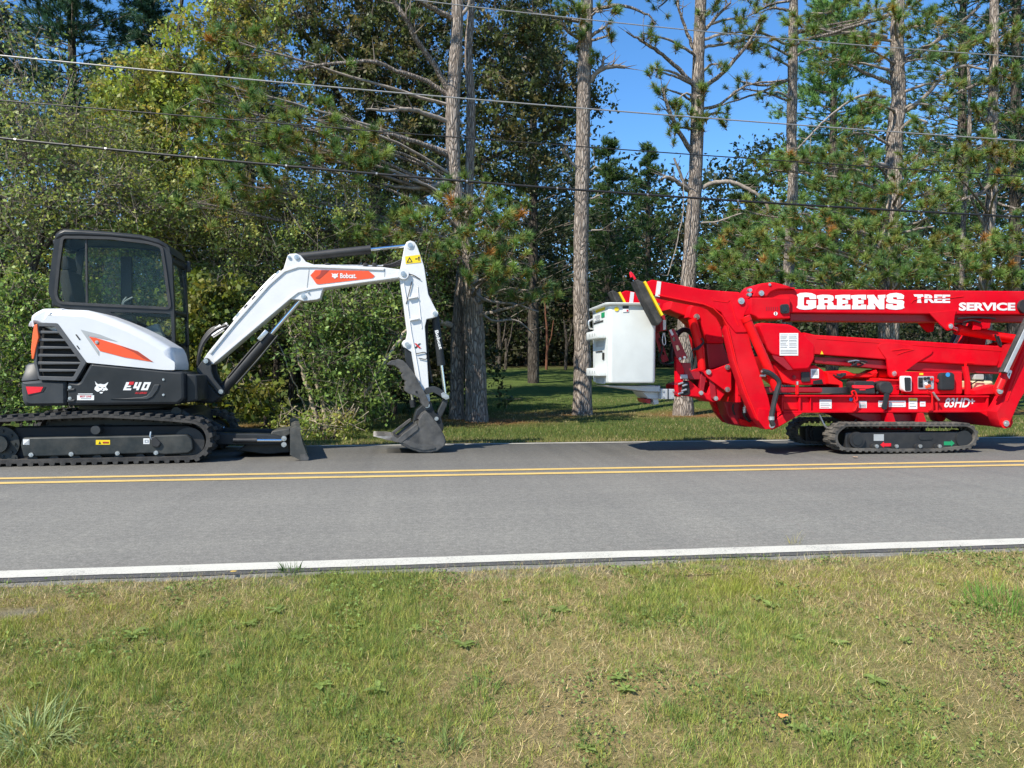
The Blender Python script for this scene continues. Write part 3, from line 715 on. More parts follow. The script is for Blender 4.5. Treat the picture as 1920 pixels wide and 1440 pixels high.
# --- tracks and frames
loop_px = arc((-4, 833), 43, 90, 270, 14) + [(40, 788), (90, 785), (175, 781), (260, 785), (320, 789)] + arc((356, 830), 38, -90, 90, 12) + [(180, 872)]
near_loop = xz(EX, loop_px, YT0)
zmin = min(p[1] for p in near_loop); near_loop = [(x, z - zmin + 0.030) for x, z in near_loop]
belt(near_loop, YT0, YT1, 0.038, 0.026, 0.098, 'track', 'rubber', exc)
belt(near_loop, YF0, YF1, 0.038, 0.026, 0.098, 'track', 'rubber', exc)
for side, (ya, yb) in enumerate(((YT0 + 0.035, YT0 + 0.20), (YF1 - 0.20, YF1 - 0.035))):
    fp = xz(EX, rounded(C6([(135, 258), (905, 246), (1120, 240), (1152, 270), (1158, 330), (1130, 352), (990, 360), (905, 352), (140, 374), (122, 300)]), 3, 2), YT0 + 0.035)
    fr_ = MB().slab(fp, ya, yb, 0.012).build('track_frame', 'frame_steel', exc)
    core = xz(EX, C6([(60, 200), (1120, 190), (1190, 240), (1190, 350), (1130, 385), (60, 400)]), YT0 + 0.035)
    MB().slab(core, ya + 0.10, yb + (0.10 if side == 0 else -0.0) + 0.05, 0.01).build('roller_frame', 'black_deep', fr_)
    yo = YT0 if side == 0 else YF0
    for uv, rr, nm, mt in (((-4, 833), 0.175, 'sprocket', 'frame_steel'), ((352, 830), 0.155, 'idler', 'black_plastic')):
        p = EX.at(*uv, YT0 + 0.05); q = MB()
        q.cyl((p.x, yo + 0.10, p.z), (p.x, yo + 0.26, p.z), rr, 28)
        if nm == 'sprocket':
            for k in range(9):
                a = 2 * math.pi * k / 9; q.cyl((p.x + math.cos(a) * 0.13, yo + 0.085, p.z + math.sin(a) * 0.13), (p.x + math.cos(a) * 0.13, yo + 0.10, p.z + math.sin(a) * 0.13), 0.014, 8)
        o = q.build(nm, mt, exc); MB().cyl((p.x, yo + 0.05, p.z), (p.x, yo + 0.11, p.z), 0.085 if nm == 'sprocket' else 0.045, 20).build('hub', 'frame_steel', o)
    for uv in C6([(190, 395), (320, 395), (450, 392), (580, 390), (707, 388), (840, 385), (960, 382)]):
        p = EX.at(*uv, YT0 + 0.05); MB().cyl((p.x, yo + 0.07, p.z), (p.x, yo + 0.26, p.z), 0.05, 16).build('roller', 'black_plastic', fr_)
    p = EX.at(*C6([(572, 212)])[0], YT0 + 0.05); MB().cyl((p.x, yo + 0.05, p.z), (p.x, yo + 0.26, p.z), 0.045, 18).build('carrier_roller', 'charcoal_satin', fr_)
    if side == 0:
        for uv in C6([(190, 360), (430, 356), (707, 351), (938, 348)]): pin(EX, uv, YT0 + 0.035, 0.022, fr_, 'bolt', depth=0.018)
        for uv in C6([(60, 395), (92, 378)]): pin(EX, uv, YT0 + 0.10, 0.03, fr_, 'bolt', 'frame_steel', depth=0.02)
        ys_ = YT0 + 0.0325
        decal_poly(EX, [C6(rect(138, 268, 176, 300))], ys_, 'decal_white', fr_, 'sticker'); decal_poly(EX, [C6([(142, 296), (172, 272), (172, 296)])], ys_ - .0025, 'decal_grey', fr_, 'sticker')
        decal_poly(EX, [C6(rect(575, 272, 660, 300))], ys_, 'decal_yellow', fr_, 'sticker'); decal_poly(EX, [C6([(590, 295), (598, 279), (606, 295)])], ys_ - .0025, 'decal_black', fr_, 'sticker'); decal_poly(EX, [C6(rect(616, 282, 652, 292))], ys_ - .0025, 'decal_orange_dark', fr_, 'print')
        decal_poly(EX, [C6(rect(860, 262, 897, 296))], ys_, 'decal_white', fr_, 'sticker'); decal_poly(EX, [C6(rect(867, 270, 890, 288)), C6(rect(872, 274, 885, 284))], ys_ - .0025, 'decal_grey', fr_, 'sticker')
        h = C6([(905, 222), (905, 262), (950, 300)]); hose([EX.at(*h[0], YT0 + .03), EX.at(*h[1], YT0 + .02), EX.at(*h[2], YT0 + .03)], 0.008, fr_, 'zinc', 'grease_line')
        part(EX, rounded(C6([(905, 255), (930, 252), (968, 290), (950, 318), (912, 312)]), 3, 2), YT0 + .02, YT0 + 0.012, YT0 + 0.034, 'access_cover', 'black_plastic', fr_)
# centre of the undercarriage and slew ring
part(EX, C6([(250, 138), (385, 98), (1085, 88), (1125, 120), (1150, 215), (1150, 330), (200, 340)]), YT0 + 0.2, YT1 - 0.02, YF0 + 0.02, 'undercarriage', 'black_plastic', exc, 0.03)
p0 = EX.at(*C1([(690, 1085)])[0], 9.05); p1 = EX.at(*C1([(690, 1030)])[0], 9.05)
MB().cyl(p0, p1, 0.48, 40).build('slew_ring', 'black_plastic', exc)
pin(EX, C6([(1065, 100)])[0], YT1 + 0.02, 0.05, exc, 'pin', 'charcoal_satin', depth=0.06)

# --- dozer blade
bl_prof = xz(EX, C2([(690, 1146), (716, 1150), (710, 1180), (712, 1215), (722, 1250), (740, 1292), (758, 1318), (756, 1336), (712, 1336), (700, 1300), (676, 1250), (664, 1200), (664, 1160)]), YT0)
blz = min(z for _, z in bl_prof); bl_prof = [(x, z - blz + 0.006) for x, z in bl_prof]
BA = 0.11                                                   # the blade is angled: its far end trails
def skew(prof, y0, y1): return MB().loft([[Vector((x - BA * (y - YT0), y, z)) for x, z in prof] for y in (y0, y1)])
blade = skew(bl_prof, YT0 + 0.02, YF1 - 0.02).build('dozer_blade', 'blade_steel', exc)
ep = xz(EX, C2([(655, 1152), (690, 1146), (716, 1150), (714, 1180), (728, 1240), (748, 1292), (760, 1320), (756, 1336), (712, 1336), (655, 1306)]), YT0)
for yy in (YT0, YF1 - 0.02): skew([(x, max(z - blz, 0) + 0.006) for x, z in ep], yy - 0.001, yy + 0.018).build('end_plate', 'blade_steel', blade)
skew([(x, max(z - blz, 0) + 0.0035) for x, z in xz(EX, C2([(712, 1300), (740, 1298), (764, 1322), (758, 1338), (716, 1338)]), YT0)], YT0 - 0.004, YF1 + 0.004).build('cutting_edge', 'bucket_steel', blade)
for yy in (YT1 + 0.05, YF0 - 0.23):
    part(EX, C6([(1150, 225), (1285, 232), (1600, 240), (1712, 262), (1712, 300), (1560, 306), (1150, 300)]), YT1, yy, yy + 0.16, 'blade_arm', 'charcoal', blade, 0.012)
part(EX, C6([(1480, 290), (1720, 270), (1725, 360), (1590, 372), (1400, 350)]), YT1, YT1 + 0.22, YF0 - 0.24, 'blade_crossmember', 'black_plastic', blade, 0.012)
ram(EX, C6([(1060, 110)])[0], C6([(1345, 200)])[0], 8.86, 8.86, 0.35, 0.05, 0.022, 'charcoal', blade)
part(EX, C6([(1175, 118), (1215, 120), (1345, 190), (1325, 216), (1180, 160)]), YT1 + 0.1, YT1 + 0.04, YT1 + 0.12, 'cylinder_guard', 'charcoal', blade, 0.01)
ram(EX, C6([(1400, 274)])[0], C6([(1690, 274)])[0], YT1 + 0.02, YT1 + 0.02, 0.48, 0.026, 0.018, 'black_plastic', blade)
for uv in C6([(1705, 262), (1705, 298)]): pin(EX, uv, YT1 - 0.01, 0.028, blade, depth=0.03)
part(EX, C6([(1640, 215), (1740, 200), (1750, 230), (1690, 262), (1620, 250)]), YT1 + .3, YT1 + 0.2, YF0 - 0.3, 'blade_bracket', 'blade_steel', blade, 0.01)

# --- house: lower side panel, counterweight, grille, hood
YH = 8.27
side_panel = part(EX, rounded(C5([(905, 692), (1700, 770), (1840, 785), (1845, 1060), (1780, 1112), (668, 1127), (668, 880), (790, 892)]), 5, 3), YH, YH, YH + 0.6, 'side_panel', 'charcoal', exc, 0.03)
part(EX, rounded(C5([(1845, 800), (1960, 815), (1975, 1075), (1850, 1100)]), 4, 2), YH + 0.05, YH + 0.08, 9.6, 'front_frame', 'charcoal', exc, 0.02)
part(EX, C5([(330, 720), (1800, 780), (1800, 1105), (330, 1120)]), YH + .6, YH + 0.4, 9.80, 'house_frame', 'black_plastic', exc, 0.02)
cw_uv = rounded(C5([(172, 885), (385, 866), (662, 880), (662, 1126), (245, 1131), (195, 1105), (178, 1000)]), 5, 3)
cwp = xz(EX, cw_uv, YH); xr = max(x for x, _ in cwp)
def bow(pr, k): return [(xr - (xr - x) * k, z) for x, z in pr]
rings = []
for yy, k, ins in ((YH, 0.90, 0.03), (YH + 0.03, 0.95, 0.004), (YH + 0.12, 1.0, 0), (YH + 0.45, 1.10, 0), (9.05, 1.15, 0), (9.45, 1.10, 0), (9.72, 1.0, 0), (9.80, 0.92, 0.01), (9.83, 0.88, 0.03)):
    rings.append([Vector((x, yy, z)) for x, z in inset(bow(cwp, k), ins)])
cw = MB().loft(rings).build('counterweight', 'charcoal_satin', exc)
sh = C5([(165, 705), (345, 680), (385, 866), (175, 885)]); shf = xz(EX, sh, YH + 0.02)
r0 = [Vector((shf[0][0] + .05, YH + 0.12, shf[0][1])), Vector((shf[1][0], YH + 0.12, shf[1][1])), Vector((shf[2][0], YH + 0.03, shf[2][1])), Vector((shf[3][0] + .02, YH + 0.03, shf[3][1]))]
r1 = [Vector((shf[0][0] - .07, 9.05, shf[0][1])), Vector((shf[1][0], 9.05, shf[1][1])), Vector((shf[2][0], 9.05, shf[2][1])), Vector((shf[3][0] - .1, 9.05, shf[3][1]))]
r2 = [Vector((p.x, 18.1 - p.y, p.z)) for p in r0]
MB().loft([r0, r1, r2]).build('shoulder', 'charcoal_satin', cw, bevel=0.02)
decal_poly(EX, [C5([(258, 932), (432, 936), (405, 985), (280, 1010)])], YH - 0.006, 'reflector_red', cw, 'reflector', 0.006)
decal_poly(EX, [C5([(432, 936), (458, 936), (430, 985), (285, 1022), (280, 1010), (405, 985)])], YH - 0.004, 'charcoal', cw, 'reflector_recess', 0.004)
for uv in C5([(700, 940), (700, 1050)]): pin(EX, uv, YH, 0.016, side_panel, 'bolt', depth=0.008); 
for uv in C5([(725, 965), (725, 1075)]): part(EX, C5([(uv[0] * 5.333 - 50, (uv[1] - 550) * 5.333 - 12), (uv[0] * 5.333 + 28, (uv[1] - 550) * 5.333 - 14), (uv[0] * 5.333 + 20, (uv[1] - 550) * 5.333 + 8), (uv[0] * 5.333 - 50, (uv[1] - 550) * 5.333 + 14)]), YH, YH - 0.012, YH + 0.02, 'hinge', 'charcoal_satin', side_panel)
for uv in C5([(1635, 862), (1635, 1015)]): pin(EX, uv, YH, 0.012, side_panel, 'bolt', depth=0.006)
# swoosh ridge on the panel
sw = CL([(740, 550), (1000, 546), (1300, 525), (1390, 505), (1470, 420), (1530, 300), (1630, 295), (1590, 400), (1500, 520), (1400, 566), (1100, 568)])
part(EX, sw, YH, YH - 0.010, YH + 0.02, 'moulding', 'charcoal_satin', side_panel, 0.005)
yd = YH - 0.004
decal_poly(EX, [CL([(462, 235), (490, 275), (520, 292), (560, 284), (600, 292), (630, 294), (660, 280), (702, 252), (686, 290), (662, 325), (660, 345), (697, 392), (665, 405), (642, 397), (625, 415), (600, 415), (575, 397), (555, 405), (520, 428), (490, 420), (450, 385), (460, 345), (488, 320), (472, 290)]),
                CL([(515, 333), (572, 346), (576, 358), (540, 356)]), CL([(606, 354), (650, 342), (640, 360), (612, 364)]), CL([(588, 378), (605, 372), (608, 404), (590, 400)])], yd, 'decal_white', side_panel, 'emblem')
decal_poly(EX, [CL([(545, 432), (600, 430), (602, 450), (570, 460), (548, 450)])], yd, 'decal_white', side_panel, 'emblem')
def ital(x0, y0, x1, y1, pts, sh=0.36):
    """letter outline in unit coordinates, slanted into a box"""
    return CL([(x0 + (x1 - x0) * px + (y1 - y0) * (1 - py) * sh * 0, y0 + (y1 - y0) * py) for px, py in pts])
sl = lambda x, y: (x + (400 - y) * 0.42, y)
E_ = [(965, 400), (965, 255), (1060, 255), (1060, 300), (1010, 300), (1010, 318), (1075, 318), (1075, 345), (1010, 345), (1010, 366), (1105, 366), (1105, 400)]
decal_poly(EX, [CL([sl(*p) for p in E_])], yd, 'decal_white', side_panel, 'lettering')
decal_poly(EX, [CL([(1082, 246), (1168, 246), (1150, 302), (1062, 302)])], yd - .002, 'decal_red', side_panel, 'lettering')
F_ = [(1130, 255), (1175, 255), (1175, 330), (1200, 330), (1200, 255), (1245, 255), (1245, 400), (1200, 400), (1200, 366), (1130, 366)]
decal_poly(EX, [CL([sl(*p) for p in F_])], yd, 'decal_white', side_panel, 'lettering')
O_ = [(1285, 255), (1410, 255), (1410, 400), (1285, 400)]; O2 = [(1328, 292), (1366, 292), (1366, 364), (1328, 364)]
decal_poly(EX, [CL([sl(*p) for p in O_]), CL([sl(*p) for p in O2])], yd, 'decal_white', side_panel, 'lettering')
decal_text(EX, 'R2-SERIES', CL([(1195, 432), (1402, 430), (1390, 466), (1180, 466)]), yd, 'decal_red', side_panel, bold=0.02, shear=0.2)
decal_poly(EX, [CL(rect(140, 490, 445, 578))], yd, 'decal_white', side_panel, 'sticker'); decal_poly(EX, [CL(rect(155, 460, 420, 476))], yd, 'decal_white', side_panel, 'sticker')
decal_text(EX, 'BEST LINE', CL(rquad(190, 496, 395, 528)), yd - .002, 'decal_red', side_panel, bold=0.02); decal_poly(EX, [CL(rect(205, 541, 385, 552))], yd - .002, 'decal_grey', side_panel, 'print')

# grille
gr_out = rounded(C5([(372, 292), (578, 298), (868, 690), (755, 878), (392, 866), (340, 690), (362, 440)]), 3, 2)
gr_in = rounded(C5([(392, 330), (548, 335), (812, 690), (735, 835), (400, 828), (372, 690), (385, 470)]), 2, 2)
grille = MB().slab_holes(xz(EX, gr_out, YH), [xz(EX, gr_in, YH)], YH - 0.012, YH + 0.05).build('grille_frame', 'grille_grey', exc, smooth=False, bevel=0.004)
part(EX, gr_in, YH, YH + 0.075, YH + 0.10, 'grille_backing', 'black_deep', grille, 0)
lx = [(330, 392), (440, 386), (690, 372), (830, 400)]
def gl(y): return np.interp(y, [330, 470, 690, 830], [392, 384, 372, 400])
def gr(y): return np.interp(y, [335, 690, 835], [548, 812, 735])
for yc in (388, 466, 542, 620, 697, 770):
    a0, a1, b0, b1 = yc - 16, yc + 15, yc - 10, yc + 13
    part(EX, C5([(gl(a0) - 4, a0), (gr(a0) + 4, b0), (gr(a1) + 4, b1), (gl(a1) - 4, a1)]), YH, YH - 0.004, YH + 0.055, 'slat', 'grille_grey', grille, 0.006)
part(EX, C5([(325, 655), (318, 560), (334, 400), (350, 318), (382, 306), (387, 370), (396, 440), (366, 560), (346, 658)]), YH, YH - 0.022, YH + 0.02, 'reflector_strip', 'reflector_orange', grille, 0.006)
# hood
hood_uv = rounded(C5([(432, 152), (545, 148), (840, 160), (960, 190), (1100, 240), (1300, 320), (1500, 420), (1690, 535), (1722, 590), (1748, 700), (1748, 768), (1640, 766), (866, 692), (580, 300), (432, 292)]), 3, 2)
hp = xz(EX, hood_uv, YH); rings = []
for yy, ins in ((YH - 0.004, 0.075), (YH + 0.004, 0.05), (YH + 0.03, 0.018), (YH + 0.07, 0.004), (YH + 0.12, 0.0), (8.86, 0.0)):
    q = inset(hp, ins)
    rings.append([Vector((b_[0] if i in () else a_[0], yy, a_[1] if a_[1] > 0 else b_[1])) for i, (a_, b_) in enumerate(zip(q, hp))])
# keep the lower and grille-side edges straight: only the top and front edges roll over
for r_ in rings:
    for i, v in enumerate(r_):
        u_, v_ = hood_uv[i]
        if v_ > 550 + 660 / 5.333 or u_ < 580 / 5.333 and v_ > 550 + 200 / 5.333: v.x, v.z = hp[i]
        elif u_ < 870 / 5.333 and v_ > 550 + 295 / 5.333: v.x, v.z = hp[i]
hood = MB().loft(rings).build('hood', 'hood_white', exc, angle=50)
rear_uv = rounded(C5([(322, 352), (306, 290), (311, 225), (360, 188), (430, 153), (640, 150), (640, 440), (376, 300), (330, 300)]), 3, 2)
MB().slab(xz(EX, rear_uv, YH + 0.05), YH + 0.035, 9.80, 0.03).build('rear_cover', 'hood_white', hood, angle=50)
part(EX, rounded(C5([(390, 310), (640, 330), (860, 690), (860, 870), (395, 860), (350, 690)]), 2, 2), YH + .1, YH + 0.11, 9.78, 'engine_bay', 'black_deep', exc, 0.02)
yh = YH - 0.0075
decal_poly(EX, [C5([(805, 362), (1000, 412), (1175, 482), (965, 440), (880, 422), (988, 580), (988, 625)])], yh, 'decal_grey', hood, 'recess_panel')
decal_poly(EX, [C5([(890, 432), (960, 445), (1200, 520), (1380, 580), (1532, 687), (1250, 642), (1000, 577)])], yh, 'decal_orange', hood, 'decal')
decal_poly(EX, [C5([(1200, 521), (1380, 580), (1532, 687), (1430, 650), (1340, 590)])], yh - .002, 'decal_orange_dark', hood, 'decal')
decal_poly(EX, [C5([(752, 412), (766, 410), (806, 462), (792, 468)])], yh, 'decal_black', hood, 'vent_slot'); decal_poly(EX, [C5([(762, 522), (775, 522), (798, 555), (788, 560)])], yh, 'decal_black', hood, 'vent_slot')
pin(EX, C5([(968, 488)])[0], yh - .002, 0.017, hood, 'latch', 'zinc', depth=0.004)

# --- cab
YC0, YC1 = 8.86, 9.52
cab_uv = rounded(C1([(318, 97), (345, 85), (430, 88), (600, 100), (760, 116), (850, 138), (905, 170), (928, 240), (940, 520), (948, 852), (560, 852), (440, 522), (312, 503), (286, 486), (260, 425), (268, 330), (298, 112)]), 3, 2)
win_uv = rounded(C1([(338, 130), (600, 136), (800, 160), (872, 182), (890, 300), (918, 512), (470, 490), (322, 482), (303, 440), (318, 280)]), 7, 4)
low_uv = rounded(C1([(590, 532), (922, 542), (928, 688), (898, 686), (760, 612)]), 4, 3)
cabo, w1, w2 = xz(EX, cab_uv, YC0), xz(EX, win_uv, YC0), xz(EX, low_uv, YC0)
cab = MB().slab_holes(cabo, [w1, w2], YC0, YC0 + 0.06).build('cab_frame', 'charcoal', exc, smooth=False, bevel=0.006)
gsk = inset(w1, -0.018)
MB().slab_holes(gsk, [inset(w1, 0.012)], YC0 - 0.012, YC0 + 0.012).build('window_gasket', 'black_plastic', cab, smooth=False)
MB().slab(inset(w1, -0.004), YC0 + 0.020, YC0 + 0.025).build('window_pane', 'cab_glass', cab, smooth=False)
MB().slab(inset(w2, -0.004), YC0 + 0.020, YC0 + 0.025).build('window_pane', 'cab_glass', cab, smooth=False)
part(EX, C1([(457, 128), (468, 128), (472, 492), (460, 492)]), YC0, YC0 + 0.012, YC0 + 0.040, 'window_divider', 'black_plastic', cab, 0.003)
fw1 = xz(EX, rounded(C1([(345, 190), (445, 195), (650, 215), (660, 505), (330, 500)]), 5, 3), YC1); fw2 = xz(EX, rounded(C1([(722, 226), (850, 226), (890, 300), (905, 505), (900, 640), (730, 620)]), 5, 3), YC1)
far = MB().slab_holes(cabo, [w1, w2], YC1 - 0.05, YC1).build('far_frame', 'charcoal', cab, smooth=False)
px_ = EX.at(*C1([(690, 300)])[0], YC1).x; MB().box((px_, YC1 - 0.045, 1.75), (0.12, 0.05, 1.1)).build('door_pillar', 'black_plastic', cab, bevel=0.01)
for w_ in (w1, w2): MB().slab(inset(w_, -0.004), YC1 - 0.030, YC1 - 0.025).build('window_pane', 'cab_glass', cab, smooth=False)
roof_uv = C1([(292, 150), (300, 108), (318, 95), (345, 83), (430, 86), (600, 98), (760, 114), (850, 136), (905, 168), (926, 220), (905, 196), (850, 172), (760, 148), (600, 133), (430, 126), (345, 128), (322, 140)])
MB().slab(xz(EX, roof_uv, YC0), YC0 - 0.008, YC1 + 0.008, 0.03).build('roof', 'charcoal', cab, angle=50)
def side_pane(uv, name, mat, y0, y1, th=0.006):
    q = xz(EX, uv, YC0); return MB().slab(strip_poly(q, th), y0, y1).build(name, mat, cab, smooth=False)
side_pane(C1([(918, 235), (930, 520), (938, 845)]), 'windscreen', 'cab_glass', YC0 + 0.06, YC1 - 0.05)
side_pane(C1([(290, 140), (266, 330), (262, 425), (286, 480)]), 'rear_pane', 'cab_glass', YC0 + 0.06, YC1 - 0.05)
for uv, ln in ((C1([(922, 250)])[0], .05), (C1([(938, 530)])[0], .035), (C1([(944, 845)])[0], .06), (C1([(290, 150)])[0], .05), (C1([(284, 485)])[0], .06)):
    p = EX.at(*uv, YC0); MB().box((p.x - .005, (YC0 + YC1) / 2, p.z), (0.05, YC1 - YC0 - 0.10, ln)).build('cross_bar', 'charcoal', cab, bevel=0.008)
p = EX.at(*C1([(930, 235)])[0], YC0); MB().box((p.x + 0.025, YC1 - 0.02, p.z - 0.02), (0.04, 0.08, 0.13)).build('mirror', 'black_plastic', cab, bevel=0.01)
p = EX.at(*C1([(296, 150)])[0], YC0); MB().box((p.x - 0.03, YC1 - 0.15, p.z), (0.07, 0.12, 0.10)).build('work_light', 'black_plastic', cab, bevel=0.01)
q0 = EX.at(*C1([(950, 700)])[0], YC0); hose([(q0.x + .03, YC0 + .45, q0.z), (q0.x + .02, YC0 + .40, q0.z + .45), (q0.x - .01, YC0 + .36, q0.z + .8)], 0.008, cab, 'black_plastic', 'wiper')
hz = EX.at(*C1([(900, 300)])[0], YC0); hose([(hz.x, YC0 + 0.10, hz.z + .22), (hz.x + .02, YC0 + .10, hz.z + .1), (hz.x + .04, YC0 + .10, hz.z - .12)], 0.012, cab, 'black_plastic', 'grab_handle')
# inside
sx = EX.at(*C1([(470, 520)])[0], 9.3)
st = MB().box((sx.x + 0.22, 9.22, sx.z - 0.12), (0.48, 0.42, 0.14)).build('seat', 'seat_cloth', cab, bevel=0.04)
MB().box((sx.x - 0.10, 9.22, sx.z + 0.14), (0.12, 0.40, 0.56), Matrix.Rotation(-0.18, 3, 'Y')).build('seat_back', 'seat_cloth', st, bevel=0.04)
MB().box((sx.x - 0.16, 9.22, sx.z + 0.50), (0.09, 0.26, 0.16), Matrix.Rotation(-0.18, 3, 'Y')).build('headrest', 'seat_cloth', st, bevel=0.03)
p = EX.at(*C1([(600, 560)])[0], 9.02); MB().box((p.x, 9.02, p.z - 0.06), (0.5, 0.16, 0.16)).build('console', 'cab_trim', cab, bevel=0.02)
MB().box((p.x + 0.46, 9.02, p.z - 0.26), (0.22, 0.10, 0.34), Matrix.Rotation(-0.4, 3, 'Y')).build('console', 'cab_light', cab, bevel=0.02)
for dx, tz in ((0.06, 0.05), (0.18, 0.10)):
    a = EX.at(*C1([(655 + dx * 60, 500)])[0], 9.05); hose([(a.x, 9.05, a.z - .05), (a.x + .01, 9.05, a.z + .04), (a.x + tz, 9.05, a.z + .10)], 0.011, cab, 'cab_light', 'control_lever')
MB().box((sx.x + 0.42, 9.19, 0.80), (1.0, 0.56, 0.05)).build('cab_floor', 'cab_trim', cab)
part(EX, C1([(560, 852), (948, 856), (960, 870), (560, 870)]), YC0, YC0, YC1, 'cab_sill', 'charcoal', cab, 0.01)
side_pane(C1([(312, 503), (440, 522), (560, 852)]), 'rear_bulkhead', 'cab_trim', YC0 + 0.06, YC1 - 0.05, 0.03)

# --- swing bracket, boom, arm, rams
YB0, YB1 = 8.90, 9.14; YB = (YB0 + YB1) / 2
sw1 = rounded(CF([(245, 745), (330, 622), (365, 594), (405, 602), (432, 640), (438, 760), (470, 850), (560, 960), (602, 1010), (590, 1050), (555, 1052), (515, 1035), (420, 905), (362, 850), (300, 806)]), 3, 2)
br = part(EX, sw1, YB0 - .03, YB0 - 0.05, YB0 - 0.01, 'swing_bracket', 'charcoal_satin', exc, 0.008)
part(EX, sw1, YB0 - .03, YB1 + 0.01, YB1 + 0.05, 'far_plate', 'charcoal_satin', br, 0.008)
part(EX, rounded(CF([(275, 850), (362, 850), (515, 1035), (556, 1075), (470, 1147), (290, 1152), (255, 1090)]), 3, 2), YB0, YB0 - 0.02, YB1 + 0.03, 'knuckle', 'charcoal', br, 0.02)
part(EX, CF([(20, 800), (300, 806), (362, 850), (275, 850), (100, 870), (20, 880)]), YB0, YB0 + 0.02, YB1 - 0.02, 'mount', 'black_plastic', br, 0.01)
part(EX, CF([(20, 1050), (290, 1070), (290, 1150), (100, 1120), (20, 1130)]), YB0, YB0 + 0.02, YB1 - 0.02, 'mount', 'black_plastic', br, 0.01)
for a, b in (((90, 1000), (340, 930)), ((100, 975), (330, 910)), ((100, 880), (300, 1000))):
    qa, qb = CF([a, b]); hose([EX.at(*qa, 8.80), EX.at((qa[0] + qb[0]) / 2, (qa[1] + qb[1]) / 2 + 3, 8.78), EX.at(*qb, 8.82)], 0.018, br)
for uv in CF([(368, 635), (552, 1010)]): pin(EX, uv, YB0 - 0.05, 0.026, br, depth=0.014)

boom_uv = C2([(160, 742), (178, 715), (330, 528), (530, 306), (618, 226), (640, 152), (652, 141), (690, 138), (716, 150), (746, 186), (790, 202), (1195, 218), (1300, 232), (1320, 240), (1328, 256), (1318, 272), (1290, 282), (1200, 292), (850, 338), (840, 352), (828, 396), (808, 404), (735, 412), (705, 404), (655, 402), (215, 774), (180, 778)])
boom = part(EX, boom_uv, YB0, YB0, YB1, 'boom', 'white_paint', exc, 0.006)
def edge_strip(path, w, name='flange'):
    q = xz(EX, C2(path), YB0); MB().slab(strip_poly(q, w), YB0 - 0.014, YB1 + 0.014, 0.004).build(name, 'white_paint', boom)
edge_strip([(196, 712), (336, 540), (534, 318), (622, 240), (700, 214), (790, 214), (1195, 230)], 0.026)
edge_strip([(225, 758), (655, 394), (700, 360), (770, 342), (850, 330), (1200, 283), (1280, 272)], 0.024)
MB().slab(strip_poly(xz(EX, C2([(764, 226), (752, 336)]), YB0), 0.006), YB0 - 0.004, YB0 + 0.01).build('weld_seam', 'decal_grey', boom)
MB().slab(strip_poly(xz(EX, C2([(1200, 228), (1196, 284)]), YB0), 0.006), YB0 - 0.004, YB0 + 0.01).build('weld_seam', 'decal_grey', boom)
for uv, rr in (((650, 160), .018), ((693, 160), .028), ((733, 384), .028), ((760, 362), .010)): pin(EX, C2([uv])[0], YB0, rr, boom, depth=0.014)
p = C2([(1305, 255)])[0]; c_ = EX.at(*p, YB0); MB().cyl((c_.x, YB0 - 0.016, c_.z), (c_.x, YB1 + 0.016, c_.z), 0.066, 24).build('tip_boss', 'white_paint', boom); pin(EX, p, YB0 - 0.016, 0.030, boom, depth=0.012)
dc = part(EX, C2([(772, 264), (800, 234), (1105, 238), (1142, 268), (1130, 281), (820, 316), (806, 312)]), YB0 - .002, YB0 - 0.005, YB0 - 0.001, 'decal', 'decal_orange', boom, 0)
part(EX, C2([(835, 234), (880, 235), (850, 262), (822, 286), (800, 280), (828, 258)]), YB0 - .002, YB0 - 0.0075, YB0 - 0.0055, 'decal', 'decal_orange_dark', dc, 0)
decal_text(EX, 'Bobcat.', C2([(943, 252), (1036, 251), (1036, 281), (943, 281)]), YB0 - 0.008, 'decal_white', dc, bold=0.025)
ct = lambda pts: C2([(893 + x * 40, 250 + y * 34) for x, y in pts])
decal_poly(EX, [ct([(0, 0), (.25, .2), (.5, .12), (.75, .2), (1, 0), (.86, .4), (.95, .7), (.7, .75), (.58, .95), (.42, .95), (.3, .75), (.05, .7), (.14, .4)]), ct([(.25, .42), (.45, .5), (.4, .58)]), ct([(.75, .42), (.55, .5), (.6, .58)])], YB0 - 0.008, 'decal_white', dc, 'emblem')
for v0 in (0.0, 0.05):   # hard lines along the boom top
    hose([EX.at(*C2([(330, 522 - v0 * 100)])[0], YB0 + .08 + v0), EX.at(*C2([(530, 300 - v0 * 100)])[0], YB0 + .08 + v0), EX.at(*C2([(600, 240)])[0], YB0 + .08 + v0)], 0.009, boom, 'zinc', 'hydraulic_line')
hose([EX.at(*C2([(800, 206)])[0], YB0 + .05), EX.at(*C2([(1000, 208)])[0], YB0 + .05), EX.at(*C2([(1160, 210)])[0], YB0 + .05), EX.at(*C2([(1190, 208)])[0], YB0 + .05)], 0.010, boom, 'zinc', 'hydraulic_line')
for d in (0, 6, 12): hose([EX.at(*C2([(1190, 206 + d)])[0], YB0 + .04 + d * .008), EX.at(*C2([(1240, 200 + d)])[0], YB0 + .04 + d * .008), EX.at(*C2([(1318, 165 + d * 2.6)])[0], YB0 + .05 + d * .008)], 0.014, boom)
for uv, k in (((1088, 206), .02), ((1140, 204), .016), ((870, 204), .012)): 
    q = EX.at(*C2([uv])[0], YB0 + .04); MB().box(q, (0.05, 0.05, 0.04)).build('line_clamp', 'black_plastic', boom, bevel=0.005)
for t in np.linspace(0.1, 0.95, 6):
    uv = (330 + (600 - 330) * t, 520 + (236 - 520) * t); q = EX.at(*C2([uv])[0], YB0 + .05); MB().box(q, (0.05, 0.05, 0.022), Matrix.Rotation(-0.83, 3, 'Y')).build('line_clamp', 'zinc' if int(t * 10) % 2 else 'black_plastic', boom)
